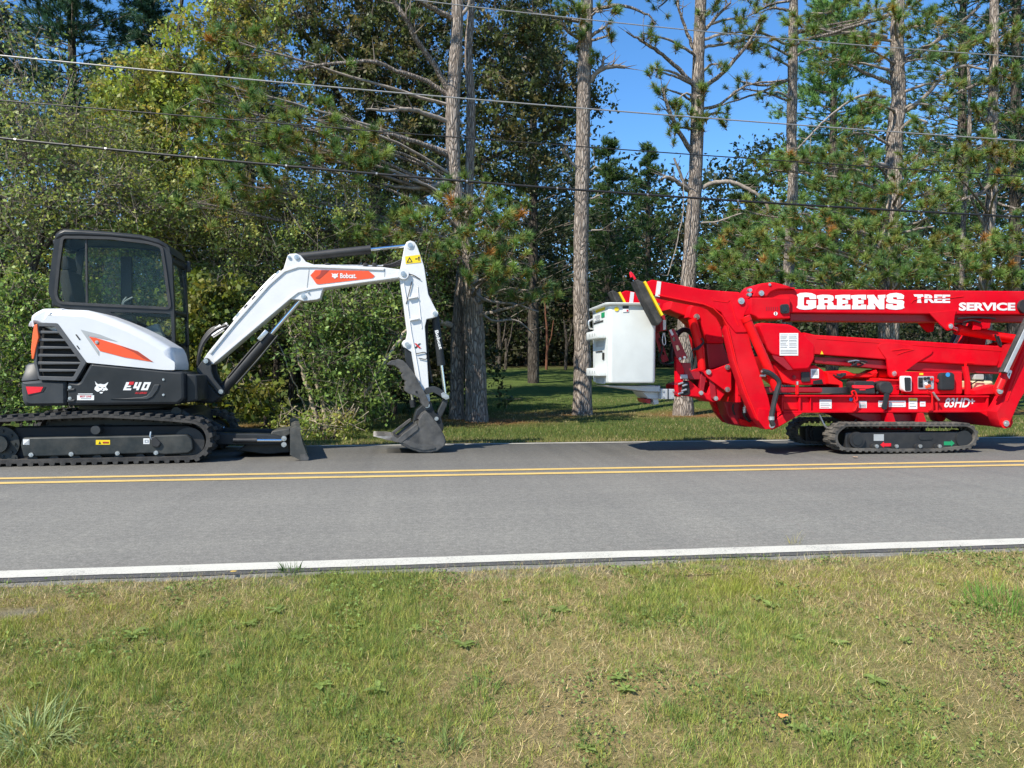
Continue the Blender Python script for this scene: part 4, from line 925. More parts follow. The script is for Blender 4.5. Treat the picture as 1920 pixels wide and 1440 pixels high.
for k, dy in enumerate((0.0, 0.05, 0.10)):   # hoses arching from the house to the boom
    hs = CF([(270 + 8 * k, 720), (285, 560 - 14 * k), (345, 400 - 22 * k), (470, 260 - 16 * k), (620 + 30 * k, 190 + 20 * k)])
    hose([EX.at(*q, YB0 + 0.02 + dy) for q in hs], 0.021, boom)
for uv in CF([(520, 225), (480, 305), (600, 200), (550, 260)]):
    q = EX.at(*uv, YB0 + 0.03); MB().cyl(q - Vector((.03, 0, .02)), q + Vector((.03, 0, .02)), 0.026, 10).build('hose_fitting', 'zinc', boom)

arm_uv = C2([(1313, 96), (1325, 73), (1345, 64), (1370, 72), (1385, 95), (1405, 150), (1425, 210), (1440, 310), (1449, 372), (1475, 425), (1503, 478), (1501, 500), (1480, 508), (1440, 516), (1430, 560), (1440, 700), (1452, 900), (1462, 1010), (1440, 1030), (1425, 1000), (1382, 880), (1352, 705), (1330, 690), (1306, 674), (1298, 656), (1306, 640), (1322, 632), (1330, 592), (1308, 430), (1285, 290), (1290, 220)])
YA0, YA1 = 8.925, 9.115
arm = part(EX, arm_uv, YA0, YA0, YA1, 'arm', 'white_paint', exc, 0.006)
MB().slab(strip_poly(xz(EX, C2([(1306, 300), (1330, 440), (1352, 600), (1372, 700), (1406, 900)]), YA0), 0.012), YA0 - 0.010, YA1 + 0.010, 0.003).build('rib', 'white_paint', arm)
MB().slab(strip_poly(xz(EX, C2([(1388, 330), (1396, 420), (1412, 570)]), YA0), 0.008), YA0 - 0.008, YA0 + 0.01, 0.003).build('rib', 'white_paint', arm)
for pth in ([(1336, 398), (1386, 388)], [(1344, 522), (1396, 512)]): MB().slab(strip_poly(xz(EX, C2(pth), YA0), 0.020), YA0 - 0.030, YA0 + 0.01, 0.004).build('step_lug', 'white_paint', arm)
for pth, n in (([(1378, 715), (1432, 708), (1438, 745), (1395, 740)], 0), ([(1325, 258), (1360, 262), (1405, 288)], 1), ([(1355, 300), (1335, 380), (1322, 430)], 1)):
    hose([EX.at(*C2([q])[0], YA0 - 0.012) for q in pth], 0.005, arm, 'hose', 'grease_line')
for uv, rr in (((1345, 92), .030), ((1487, 484), .026), ((1327, 662), .028)): pin(EX, C2([uv])[0], YA0, rr, arm, depth=0.016, boss=rr * 1.5, boss_mat='white_paint')
decal_poly(EX, [C2([(1316, 156), (1402, 145), (1408, 190), (1320, 199)])], YA0 - 0.004, 'decal_yellow', arm, 'warning_sticker')
decal_poly(EX, [C2([(1324, 192), (1341, 158), (1360, 188)]), C2([(1332, 187), (1341, 168), (1352, 185)])], YA0 - 0.006, 'decal_black', arm, 'warning_sticker'); decal_poly(EX, [C2([(1374, 167), (1388, 166), (1388, 172), (1374, 173)])], YA0 - 0.006, 'decal_black', arm, 'warning_sticker'); decal_poly(EX, [C2([(1390, 158), (1400, 156), (1398, 180), (1393, 180)])], YA0 - 0.006, 'decal_black', arm, 'warning_sticker')
for sgn in (1, -1):
    decal_poly(EX, [C2([(1388 - 19 * sgn, 655), (1388 - 8 * sgn, 655), (1388 + 21 * sgn, 683), (1388 + 8 * sgn, 683)])], YA0 - 0.004 - (0.002 if sgn > 0 else 0), 'decal_red' if sgn > 0 else 'decal_black', arm, 'emblem')
ram(EX, C2([(700, 160)])[0], C2([(1345, 92)])[0], YB, YB, 0.64, 0.050, 0.020, 'black_plastic', exc, 'arm_cylinder')
ram(EX, C2([(258, 935)])[0], C2([(733, 385)])[0], YB - .02, YB - .02, 0.60, 0.060, 0.028, 'black_plastic', exc, 'boom_cylinder')
for off in (0.055, -0.062):
    a, b = C2([(320, 870), (560, 590)]); pa, pb = EX.at(*a, YB - .07), EX.at(*b, YB - .07); n_ = Vector((-(pb - pa).z, 0, (pb - pa).x)).normalized() * off
    hose([pa + n_, pa.lerp(pb, .5) + n_ * 1.1, pb + n_], 0.011, exc, 'frame_steel' if off < 0 else 'hose', 'hydraulic_line')
a = EX.at(*C2([(500, 610)])[0], YB - 0.09); MB().box(a, (0.14, 0.04, 0.05), Matrix.Rotation(-0.86, 3, 'Y')).build('valve_block', 'zinc', exc, bevel=0.006)
bc = ram(EX, C2([(1487, 484)])[0], C2([(1546, 958)])[0], YB + .02, YB + .02, 0.62, 0.048, 0.020, 'charcoal', exc, 'bucket_cylinder')
v, f = text_flat('Bobcat', bold=0.03); A = C2([(1496, 582)])[0]; B = C2([(1522, 690)])[0]
out = []
for x, t in v:
    u0 = A[0] + (B[0] - A[0]) * x; v0 = A[1] + (B[1] - A[1]) * x; out.append(EX.at(u0 - 3.2 + 6.4 * t, v0 - 1.2 * t, YB - 0.031))
MB().add(out, f).build('lettering', 'decal_white', bc, smooth=False)
hose([EX.at(*C2([q])[0], YA1 - .02) for q in ((1442, 330), (1455, 420), (1440, 600), (1450, 760), (1470, 880))], 0.016, arm)

# --- linkage, thumb, bucket
lk = part(EX, rounded(C7([(800, 585), (830, 522), (890, 510), (930, 504), (990, 530), (1060, 590), (1092, 622), (1080, 652), (1045, 655), (1000, 622), (910, 572), (870, 590)]), 2, 2), YA0 - .02, YA0 - 0.03, YA0 + 0.0, 'bucket_link', 'charcoal_satin', exc, 0.005)
part(EX, rounded(C7([(800, 585), (830, 522), (930, 504), (1092, 622), (1080, 652), (910, 572)]), 2, 2), YA0 - .02, YA1, YA1 + 0.03, 'far_link', 'charcoal_satin', lk, 0.005)
part(EX, C7([(1000, 590), (1030, 570), (1090, 610), (1095, 640), (1060, 660), (1010, 630)]), YA0 - .04, YA0 - 0.05, YA0 - 0.032, 'rod_end', 'zinc', lk, 0.004)
part(EX, rounded(C7([(1035, 640), (1088, 640), (1070, 725), (1012, 845), (975, 892), (925, 872), (960, 800)]), 2, 2), YA0, YA0 + 0.01, YA1 - 0.01, 'push_link', 'charcoal_satin', lk, 0.01)
for uv, rr in (((1062, 622), .026), ((950, 870), .024), ((845, 720), .032)): pin(EX, C7([uv])[0], YA0 - 0.045, rr, lk, depth=0.012)
p = EX.at(*C7([(845, 720)])[0], YA0); MB().cyl((p.x, YA0 - 0.045, p.z), (p.x, YA1 + 0.045, p.z), 0.055, 20).build('pivot_boss', 'charcoal_satin', lk)
thumb_uv = C7([(394, 248), (440, 216), (520, 198), (575, 215), (615, 255), (655, 305), (712, 380), (760, 480), (810, 562), (872, 690), (852, 738), (812, 738), (772, 690), (758, 640), (690, 602), (640, 592), (600, 562), (590, 532), (606, 500), (596, 470), (612, 452), (575, 420), (560, 380), (575, 362), (540, 335), (545, 315), (520, 300), (480, 270), (402, 262)])
th = part(EX, thumb_uv, YA0 - .06, YA0 - 0.075, YA0 - 0.045, 'thumb', 'bucket_steel', exc, 0.004)
part(EX, thumb_uv, YA0 - .06, YA1 + 0.045, YA1 + 0.075, 'far_thumb_plate', 'bucket_steel', th, 0.004)
part(EX, C7([(600, 330), (640, 330), (720, 500), (690, 560), (630, 500)]), YA0, YA0 - 0.045, YA1 + 0.045, 'thumb_web', 'bucket_steel', th, 0.004)
pin(EX, C7([(725, 568)])[0], YA0 - .077, 0.014, th, 'pin', 'black_deep', depth=0.003)
part(EX, rounded(C7([(590, 60), (690, 90), (720, 360), (700, 400), (640, 330), (600, 200)]), 2, 2), YA0 + .02, YA0 + 0.02, YA1 - 0.02, 'thumb_mount', 'charcoal', th, 0.01)
ram(EX, C7([(690, 740)])[0], C7([(668, 590)])[0], YB, YB, 0.5, 0.035, 0.02, 'charcoal', th, 'thumb_cylinder')
YK0, YK1 = 8.70, 9.34
cp = part(EX, rounded(C7([(688, 905), (705, 830), (725, 770), (790, 712), (850, 692), (905, 730), (930, 800), (1000, 850), (1030, 960), (1025, 1005), (985, 1010), (900, 862), (830, 805), (770, 872)]), 2, 2), YA0, YA0 - 0.035, YA1 + 0.035, 'quick_coupler', 'charcoal', exc, 0.012)
pin(EX, C7([(745, 853)])[0], YA0 - .037, 0.028, cp, 'pin', 'black_deep', depth=0.004)
shell_uv = C7([(752, 900), (795, 838), (832, 812), (872, 850), (940, 932), (1000, 1020), (1040, 1100), (1050, 1150), (1032, 1200), (962, 1248), (880, 1268), (760, 1264), (640, 1220), (540, 1170)])
side_uv = shell_uv + C7([(600, 1105), (745, 990)])
def drop(uv):
    """keep the bucket's lowest point on the asphalt"""
    q = xz(EX, uv, YK0); return [(x, z - BZ) for x, z in q]
BZ = 0.0; BZ = min(z for _, z in drop(shell_uv)) - 0.012
bucket = MB().slab(strip_poly(drop(shell_uv), 0.016), YK0 + 0.012, YK1 - 0.012).build('bucket', 'bucket_steel', exc)
for yy in (YK0, YK1 - 0.014): MB().slab(drop(side_uv), yy, yy + 0.014, 0.004).build('side_plate', 'bucket_steel', bucket)
wp = drop(C7([(560, 1160), (610, 1128), (760, 1180), (920, 1185), (945, 1215), (925, 1235), (800, 1250), (660, 1215)]))
MB().slab(inset(wp, 0.004), YK0 - 0.010, YK0 - 0.001, 0.003).build('wear_plate', 'bucket_steel', bucket)
for yy in (YK0 - 0.012, YK1 - 0.010): MB().slab(drop(C7([(505, 1122), (730, 945), (750, 985), (742, 1015), (548, 1168), (512, 1150)])), yy, yy + 0.022, 0.005).build('side_cutter', 'bucket_steel', bucket)
MB().slab(drop(C7([(432, 1105), (470, 1085), (560, 1142), (548, 1172), (445, 1140)])), YK0, YK1, 0.006).build('lip', 'bucket_steel', bucket)
MB().slab(drop(C7([(440, 1105), (660, 935), (690, 920), (700, 950), (470, 1130)])), YK1 - 0.03, YK1 - 0.008, 0.004).build('far_side_cutter', 'bucket_steel', bucket)
for k in range(5):
    yy = YK0 + 0.04 + k * (YK1 - YK0 - 0.08) / 4; t = drop(C7([(455, 1088), (455, 1142), (400, 1135), (330, 1112), (238, 1090), (245, 1078), (330, 1080), (400, 1082)]))
    rings = [[Vector((x, yy - w, z)) for x, z in t] for w in (0.034, -0.034)]
    for r_ in rings:
        for i in (4, 5): r_[i].y = yy + (r_[i].y - yy) * 0.45
    MB().loft(rings).build('tooth', 'tooth_steel', bucket, bevel=0.004)

# ================================================================== tracked spider lift
LF = Frame(R(6.5))
_b = LF.at(1700, 851, 8.6); _b.z = 0
lift = thing('tracked_lift', 'bright red tracked spider lift with folded booms and white bucket', 'aerial lift', _b, turn=LF.turn)
YN0, YN1, YR0, YR1 = 8.05, 8.30, 8.96, 9.21               # near and far track
YM0, YM1 = 8.47, 8.79                                      # booms
YO0, YO1, YQ0, YQ1 = 8.00, 8.16, 9.08, 9.24               # near and far outriggers
YC = 8.22                                                  # chassis face

# --- tracks
lp = C4(arc((700, 1200), 88, 90, 215, 10) + [(655, 1125), (690, 1103), (1100, 1101), (1520, 1103)] + arc((1515, 1188), 84, -78, 88, 12) + [(1300, 1294), (1000, 1294)])
nl = xz(LF, lp, YN0); zm = min(z for _, z in nl); nl = [(x, z - zm + 0.022) for x, z in nl]
for ya, yb in ((YN0, YN1), (YR0, YR1)):
    tr = belt(nl, ya, yb, 0.030, 0.014, 0.075, 'track', 'rubber_dusty', lift)
    fp = [(x, z) for x, z in xz(LF, rounded(C4([(700, 1150), (1500, 1145), (1540, 1190), (1520, 1262), (850, 1270), (700, 1262)]), 3, 2), YN0)]
    tf = MB().slab(fp, ya + 0.045, yb - 0.03, 0.01).build('track_frame', 'black_plastic', lift)
    p = LF.at(*C4([(770, 1200)])[0], YN0); hub = MB().cyl((p.x, ya + 0.01, p.z), (p.x, yb - 0.05, p.z), 0.092, 28).build('drive_hub', 'black_plastic', tf)
    MB().cyl((p.x, ya + 0.001, p.z), (p.x, ya + 0.012, p.z), 0.062, 24).build('hub_cap', 'charcoal', hub)
    p = LF.at(*C4([(1520, 1195)])[0], YN0); MB().cyl((p.x, ya + 0.03, p.z), (p.x, yb - 0.03, p.z), 0.10, 26).build('idler', 'charcoal', tf)
    for uv in C4([(897, 1250), (1035, 1250), (1198, 1250), (1333, 1250)]):
        p = LF.at(*uv, YN0); MB().cyl((p.x, ya + 0.02, p.z), (p.x, yb - 0.02, p.z), 0.042, 18).build('roller', 'black_plastic', tf)
        if ya == YN0: pin(LF, (uv[0], uv[1] - 2), YN0 + 0.02, 0.022, tf, 'bolt', depth=0.016)
    if ya == YN0:
        yy = YN0 + 0.041
        decal_poly(LF, [C4([(925, 1233), (950, 1212), (950, 1222), (1000, 1222), (1000, 1244), (950, 1244), (950, 1254)])], yy, 'reflector_red', tf, 'arrow_mark')
        decal_poly(LF, [C4([(1440, 1222), (1415, 1200), (1415, 1210), (1366, 1210), (1366, 1236), (1415, 1236), (1415, 1246)])], yy, 'decal_green', tf, 'arrow_mark')
        decal_poly(LF, [C4(rect(880, 1160, 950, 1206))], yy, 'decal_grey', tf, 'rating_plate')
        part(LF, rounded(C4([(1195, 1168), (1285, 1168), (1285, 1200), (1195, 1200)]), 4, 3), YN0 + .04, YN0 + 0.036, YN0 + 0.048, 'access_cover', 'charcoal', tf, 0.003)

# --- chassis
ch = part(LF, C4([(238, 892), (1666, 896), (1666, 1004), (360, 1010), (250, 1008)]), YC, YC + 0.012, 9.02, 'chassis', 'lift_red', lift, 0.01)
for pth, w in (([(236, 894), (1668, 898)], 0.020), ([(246, 1004), (1668, 1001)], 0.024)): MB().slab(strip_poly(xz(LF, C4(pth), YC), w), YC - 0.03, YC + 0.02, 0.004).build('flange', 'lift_red', ch)
for x_, w in ((242, 10), (362, 12), (438, 4), (975, 4), (1660, 12), (1312, 6)): part(LF, C4(rect(x_ - w / 2, 904, x_ + w / 2, 998)), YC, YC - 0.022, YC + 0.02, 'stiffener', 'lift_red', ch, 0.003)
part(LF, C4([(252, 990), (252, 930), (358, 988)]), YC, YC - 0.012, YC + 0.018, 'gusset', 'lift_red_bright', ch, 0.004)
part(LF, C4([(250, 1012), (372, 1012), (212, 1108), (168, 1128), (150, 1090)]), YC, YC - 0.05, 9.05, 'end_bracket', 'lift_red', ch, 0.01)
part(LF, C4([(1600, 1010), (1724, 1006), (1724, 900), (1760, 860), (1800, 880), (1825, 1080), (1808, 1112), (1768, 1112)]), YC, YC - 0.05, 9.05, 'end_bracket', 'lift_red', ch, 0.01)
part(LF, C4([(690, 1012), (1180, 1012), (1190, 1100), (1140, 1130), (940, 1130), (880, 1100)]), YN1, YN1 + 0.0, YR0, 'undercarriage', 'lift_red_deep_shade', lift, 0.02)
for x_ in (950, 1160): part(LF, C4([(x_ - 20, 1010), (x_ + 20, 1010), (x_ + 48, 1098), (x_ - 10, 1104)]), YN1, YN1 - 0.12, YN1 + 0.05, 'track_arm', 'lift_red', lift, 0.006)
hose([LF.at(*C4([q])[0], YN1 - .02) for q in ((500, 1020), (540, 1100), (590, 1140), (660, 1180))], 0.012, lift, 'zinc')
hose([LF.at(*C4([q])[0], YN1 + .1) for q in ((740, 1020), (760, 1050), (740, 1090), (790, 1130))], 0.012, lift)
# decals along the chassis
yd = YC - 0.001 + 0.008
for (x0, y0, x1, y1), lines in (((505, 920, 588, 982), 4), ((778, 930, 831, 978), 2), ((912, 928, 1101, 971), 2), ((1122, 910, 1181, 985), 3), ((1200, 932, 1238, 968), 1)):
    s = decal_poly(LF, [C4(rect(x0, y0, x1, y1))], yd, 'decal_white', ch, 'sticker')
    for k in range(lines):
        h = y0 + (y1 - y0) * (k + 0.6) / (lines + 0.4); decal_poly(LF, [C4(rect(x0 + 6, h, x1 - 8 - 10 * (k % 2), h + 3))], yd - 0.002, ('decal_red', 'decal_grey', 'decal_black')[k % 3], s, 'print')
decal_poly(LF, [C4(rect(1126, 912, 1178, 930))], yd - 0.002, 'decal_yellow', ch, 'print')
decal_poly(LF, [C4(rect(785, 952, 826, 974))], yd - 0.002, 'decal_grey', ch, 'print')
decal_poly(LF, [arc(C4([(722, 919)])[0], 3.4, 0, 360, 14)[:-1]], yd, 'decal_blue', ch, 'sticker')
decal_text(LF, '83HD', C4([(1382, 908), (1552, 908), (1538, 975), (1362, 975)]), yd, 'decal_white', ch, bold=0.03, shear=0.0)
for r_ in (rect(1546, 927, 1580, 936), rect(1558, 914, 1567, 926), rect(1558, 937, 1567, 950)): decal_poly(LF, [C4(r_)], yd, 'decal_white', ch, 'lettering')
# tie loops, strap
for pth in ([(735, 890), (728, 868), (745, 860), (758, 880), (766, 920), (752, 930), (742, 905)], [(742, 930), (760, 960), (750, 990), (735, 1000)], [(1250, 860), (1278, 880), (1285, 920), (1278, 980), (1260, 996)]):
    hose([LF.at(*C4([q])[0], YC - 0.05) for q in pth], 0.010, ch, 'lift_red_bright', 'tie_loop')
part(LF, rounded(C4([(952, 875), (985, 880), (972, 930), (965, 985), (945, 992), (930, 975), (945, 930)]), 3, 2), YC - .04, YC - 0.060, YC - 0.034, 'strap', 'charcoal', ch, 0.004)
hose([LF.at(*C4([q])[0], YC - 0.045) for q in ((1290, 870), (1310, 900), (1330, 925))], 0.014, ch, 'zinc', 'lever')

# --- turret
tp = LF.at(*C4([(500, 872)])[0], 8.63); tq = LF.at(*C4([(500, 832)])[0], 8.63)
MB().cyl((tp.x, 8.63, tp.z), (tq.x, 8.63, tq.z), 0.36, 40).build('slew_ring', 'charcoal_satin', lift)
part(LF, rounded(C4([(120, 836), (640, 838), (670, 872), (110, 872)]), 2, 2), YC + .06, 8.30, 8.98, 'slew_base', 'lift_red_deep_shade', lift, 0.01)
tur = part(LF, rounded(C4([(170, 615), (265, 640), (420, 700), (470, 680), (530, 715), (575, 775), (575, 818), (300, 820), (232, 770)]), 2, 2), 8.36, 8.36, 8.90, 'turret', 'lift_red', lift, 0.012)
part(LF, rounded(C4([(540, 722), (560, 745), (660, 800), (662, 868), (640, 870), (636, 820), (560, 812), (555, 760)]), 2, 2), 8.32, 8.30, 8.96, 'turret_bracket', 'lift_red_bright', tur, 0.008)
part(LF, rounded(C4([(375, 730), (435, 728), (437, 795), (378, 798)]), 2, 2), 8.355, 8.345, 8.40, 'hour_meter', 'black_plastic', tur, 0.004)
s = decal_poly(LF, [C4(rect(444, 708, 500, 772))], 8.353, 'decal_white', tur, 'sticker'); decal_poly(LF, [C4(rect(452, 718, 492, 750))], 8.351, 'decal_grey', s, 'print')
part(LF, C4([(462, 790), (520, 780), (530, 812), (462, 815)]), 8.35, 8.345, 8.38, 'cable_gland', 'black_deep', tur, 0.003)
part(LF, C4([(205, 705), (290, 780), (345, 812), (335, 820), (250, 800)]), 8.34, 8.33, 8.358, 'turret_web', 'lift_red_bright', tur, 0.004)
pin(LF, C4([(327, 765)])[0], 8.36, 0.022, tur, 'bolt', 'lift_red_deep_shade', depth=0.01)
for uv in C4([(350, 830)]):
    p = LF.at(*uv, YC - .02); MB().cyl(p - Vector((0, 0, .09)), p + Vector((0, 0, 0.02)), 0.020, 14).build('level_post', 'lift_red_bright', tur); MB().cyl(p + Vector((0, 0, .02)), p + Vector((0, 0, 0.06)), 0.014, 12).build('level_tip', 'zinc', tur)
cov = part(LF, rounded(C4([(75, 405), (97, 388), (292, 400), (342, 423), (470, 548), (466, 642), (426, 710), (318, 716), (252, 628), (172, 612), (146, 582), (110, 490)]), 4, 3), 8.30, 8.28, 8.44, 'knuckle_cover', 'lift_red', lift, 0.02)
part(LF, C4([(252, 628), (318, 716), (280, 716), (185, 640), (172, 612)]), 8.30, 8.284, 8.40, 'cover_fold', 'lift_red_deep_shade', cov, 0.004)
s = decal_poly(LF, [C4(rect(228, 460, 357, 615))], 8.276, 'decal_white', cov, 'notice')
for k in range(9):
    yy = 470 + k * 12
    if k < 8:
        for x0, x1 in ((234, 286 - 6 * (k % 3)), (294, 350 - 5 * (k % 2))): decal_poly(LF, [C4(rect(x0, yy, x1, yy + (6 if k % 2 else 3)))], 8.274, 'decal_grey', s, 'print')
for yy in (575, 586, 597): decal_poly(LF, [C4(rect(234, yy, 350, yy + 5))], 8.274, 'decal_grey', s, 'print')

# --- lower boom
lb = part(LF, C4([(400, 455), (475, 472), (1795, 552), (1735, 690), (1180, 658), (960, 642), (400, 600)]), YM0, YM0, YM1, 'lower_boom', 'lift_red', lift, 0.012)
part(LF, C4([(470, 622), (1760, 690), (1760, 745), (980, 712), (470, 668)]), YM0 + .05, YM0 + 0.05, YM1 - 0.05, 'inner_boom', 'lift_red_deep_shade', lb, 0.01)
part(LF, rounded(C4([(905, 555), (918, 532), (985, 524), (1150, 548), (1290, 578), (1275, 604), (1170, 668), (1045, 762), (1015, 772), (982, 760), (968, 645), (940, 610)]), 3, 2), YM0, YM0 - 0.014, YM0 + 0.02, 'boom_bracket', 'lift_red', lb, 0.004)
part(LF, C4([(968, 645), (1170, 668), (1045, 762), (982, 760)]), YM0, YM1 - 0.02, YM1 + 0.012, 'boom_bracket', 'lift_red', lb, 0.004)
pin(LF, C4([(1018, 740)])[0], YM0 - 0.014, 0.030, lb, depth=0.016, boss=0.045, boss_mat='lift_red_bright')
for pth in ([(1005, 580), (1080, 570), (1150, 572)], [(1040, 608), (1090, 590), (1155, 574)]): MB().slab(strip_poly(xz(LF, C4(pth), YM0 - .016), 0.010), YM0 - 0.020, YM0 - 0.012, 0.002).build('embossed_mark', 'lift_red_bright', lb)
MB().slab(strip_poly(xz(LF, C4([(480, 498), (1780, 585)]), YM0), 0.005), YM0 - 0.004, YM0 + 0.01).build('fold_line', 'lift_red_bright', lb)
decal_poly(LF, [C4([(510, 606), (520, 582), (532, 606)])], YM0 - 0.004, 'decal_yellow', lb, 'warning_sticker')
# lower lift ram under the boom
rm = part(LF, rounded(C4([(545, 724), (700, 718), (760, 740), (850, 740), (915, 708), (918, 768), (720, 776), (600, 790), (560, 770)]), 3, 2), YM0 + .02, YM0 + 0.03, YM1 - 0.03, 'lift_cylinder', 'lift_red_bright', lift, 0.04)
MB().cyl(LF.at(*C4([(900, 742)])[0], 8.63), LF.at(*C4([(1010, 742)])[0], 8.63), 0.05, 18).build('rod', 'lift_red_bright', rm)
for k, pth in enumerate(([(690, 655), (730, 670), (760, 690), (800, 680), (830, 655)], [(700, 660), (760, 650), (820, 670)], [(600, 750), (640, 770), (680, 745)], [(720, 690), (790, 655), (835, 662)])):
    hose([LF.at(*C4([q])[0], YM0 - 0.02 - 0.01 * k) for q in pth], 0.010, lb, 'hose' if k != 1 else 'zinc')
for uv in C4([(720, 655), (760, 660), (800, 665), (745, 680), (640, 750), (670, 745)]):
    p = LF.at(*uv, YM0 - 0.01); MB().box(p, (0.05, 0.04, 0.035)).build('valve', 'black_plastic', lb, bevel=0.004)

# --- upper boom
ub = part(LF, C4([(130, 158), (380, 157), (2350, 174), (2350, 334), (1440, 330), (130, 318)]), YM0, YM0 - 0.02, YM1 + 0.02, 'upper_boom', 'lift_red', lift, 0.012)
part(LF, C4([(300, 322), (2340, 340), (2340, 384), (1300, 384), (300, 376)]), YM0 + .06, YM0 + 0.05, YM1 - 0.05, 'telescopic_section', 'lift_red_deep_shade', ub, 0.008)  # shadow under the boom painted as a darker red
part(LF, rounded(C4([(22, 215), (46, 152), (80, 120), (172, 110), (252, 130), (330, 157), (200, 162), (150, 182), (128, 214)]), 3, 2), YM0, YM0 - 0.06, YM1 + 0.06, 'boom_head', 'lift_red', ub, 0.016)
hb = part(LF, rounded(C4([(24, 214), (300, 214), (300, 360), (80, 362), (60, 345), (24, 330)]), 2, 2), YM0 - .06, YM0 - 0.07, YM1 + 0.07, 'head_box', 'lift_red', ub, 0.012)
lamp = part(LF, rounded(C4([(228, 262), (288, 258), (292, 324), (232, 328)]), 5, 4), YM0 - .07, YM0 - 0.092, YM0 - 0.06, 'work_lamp', 'black_plastic', hb, 0.006)
p = LF.at(*C4([(258, 292)])[0], YM0 - .092); MB().cyl(p, p - Vector((0, .006, 0)), 0.035, 20).build('lens', 'lens_glass', lamp)
decal_poly(LF, [arc(C4([(201, 325)])[0], 3.6, 0, 360, 16)[:-1]], YM0 - 0.074, 'decal_white', hb, 'sticker'); decal_poly(LF, [C4(rect(198, 314, 204, 334))], YM0 - 0.076, 'decal_black', hb, 'sticker')
for x_ in (135, 150, 165, 180, 195, 210): part(LF, C4(rect(x_, 278, x_ + 6, 304)), YM0 - .07, YM0 - 0.073, YM0 - 0.06, 'vent_slot', 'lift_red_deep_shade', hb, 0)  # bars stand in for embossed lettering, not real vents
pin(LF, C4([(98, 184)])[0], YM0 - 0.06, 0.032, ub, depth=0.02); pin(LF, C4([(158, 124)])[0], YM0 - 0.06, 0.016, ub, depth=0.01)
pin(LF, C4([(14, 165)])[0], YM0 - 0.02, 0.022, ub, depth=0.05); pin(LF, C4([(10, 195)])[0], YM0 - 0.02, 0.022, ub, depth=0.05)
bk = part(LF, rounded(C4([(1262, 318), (1455, 300), (1440, 340), (1432, 438), (1390, 444), (1340, 400)]), 2, 2), YM0 - .03, YM0 - 0.032, YM0 - 0.01, 'boom_bracket', 'lift_red', ub, 0.004)
part(LF, rounded(C4([(1262, 318), (1455, 300), (1432, 438), (1390, 444)]), 2, 2), YM0 - .03, YM1 + 0.01, YM1 + 0.032, 'boom_bracket', 'lift_red', ub, 0.004)
pin(LF, C4([(1408, 412)])[0], YM0 - 0.032, 0.030, ub, depth=0.016, boss=0.044, boss_mat='lift_red_bright')
MB().slab(strip_poly(xz(LF, C4([(1140, 250), (1150, 235), (1190, 222), (1400, 218), (1500, 205)]), YM0 - .022), 0.007), YM0 - 0.027, YM0 - 0.018, 0.002).build('embossed_mark', 'lift_red_bright', ub)
uc = MB().cyl(LF.at(*C4([(1465, 436)])[0], 8.63), LF.at(*C4([(1880, 506)])[0], 8.63), 0.062, 24).cyl(LF.at(*C4([(1455, 434)])[0], 8.63), LF.at(*C4([(1480, 438)])[0], 8.63), 0.068, 24).build('boom_cylinder', 'lift_red_bright', lift)
MB().cyl(LF.at(*C4([(1405, 412)])[0], 8.63), LF.at(*C4([(1456, 434)])[0], 8.63), 0.04, 16).build('rod', 'chrome', uc)
MB().cyl(LF.at(*C4([(1880, 506)])[0], 8.63), LF.at(*C4([(2350, 585)])[0], 8.63), 0.03, 16).build('rod', 'chrome', uc)
part(LF, C4([(1780, 545), (2330, 560), (2420, 240), (2350, 180), (2250, 400), (2000, 640), (1740, 690)]), YM0, YM0 - 0.01, YM1 + 0.01, 'boom_link', 'lift_red', lift, 0.012)
p = LF.at(*C4([(1918, 275)])[0], YM0 - .03); MB().cyl(p - Vector((0, .03, 0)), p + Vector((0, .02, 0)), 0.085, 28).build('boom_roller', 'black_plastic', ub)
for uv in C4([(1600, 400), (1660, 390)]): part(LF, [(uv[0] - 8, uv[1] - 9), (uv[0] + 10, uv[1] - 9), (uv[0] + 6, uv[1] + 10), (uv[0] - 8, uv[1] + 10)], YM0 + .02, YM0 + 0.02, YM0 + 0.05, 'hanger', 'lift_red', ub, 0.003)
for k, pth in enumerate(([(1500, 385), (1560, 372), (1620, 388)], [(1720, 470), (1745, 540), (1760, 540), (1740, 480)], [(1460, 360), (1580, 352), (1720, 360)])):
    hose([LF.at(*C4([q])[0], YM0 + 0.0) for q in pth], 0.012, ub)
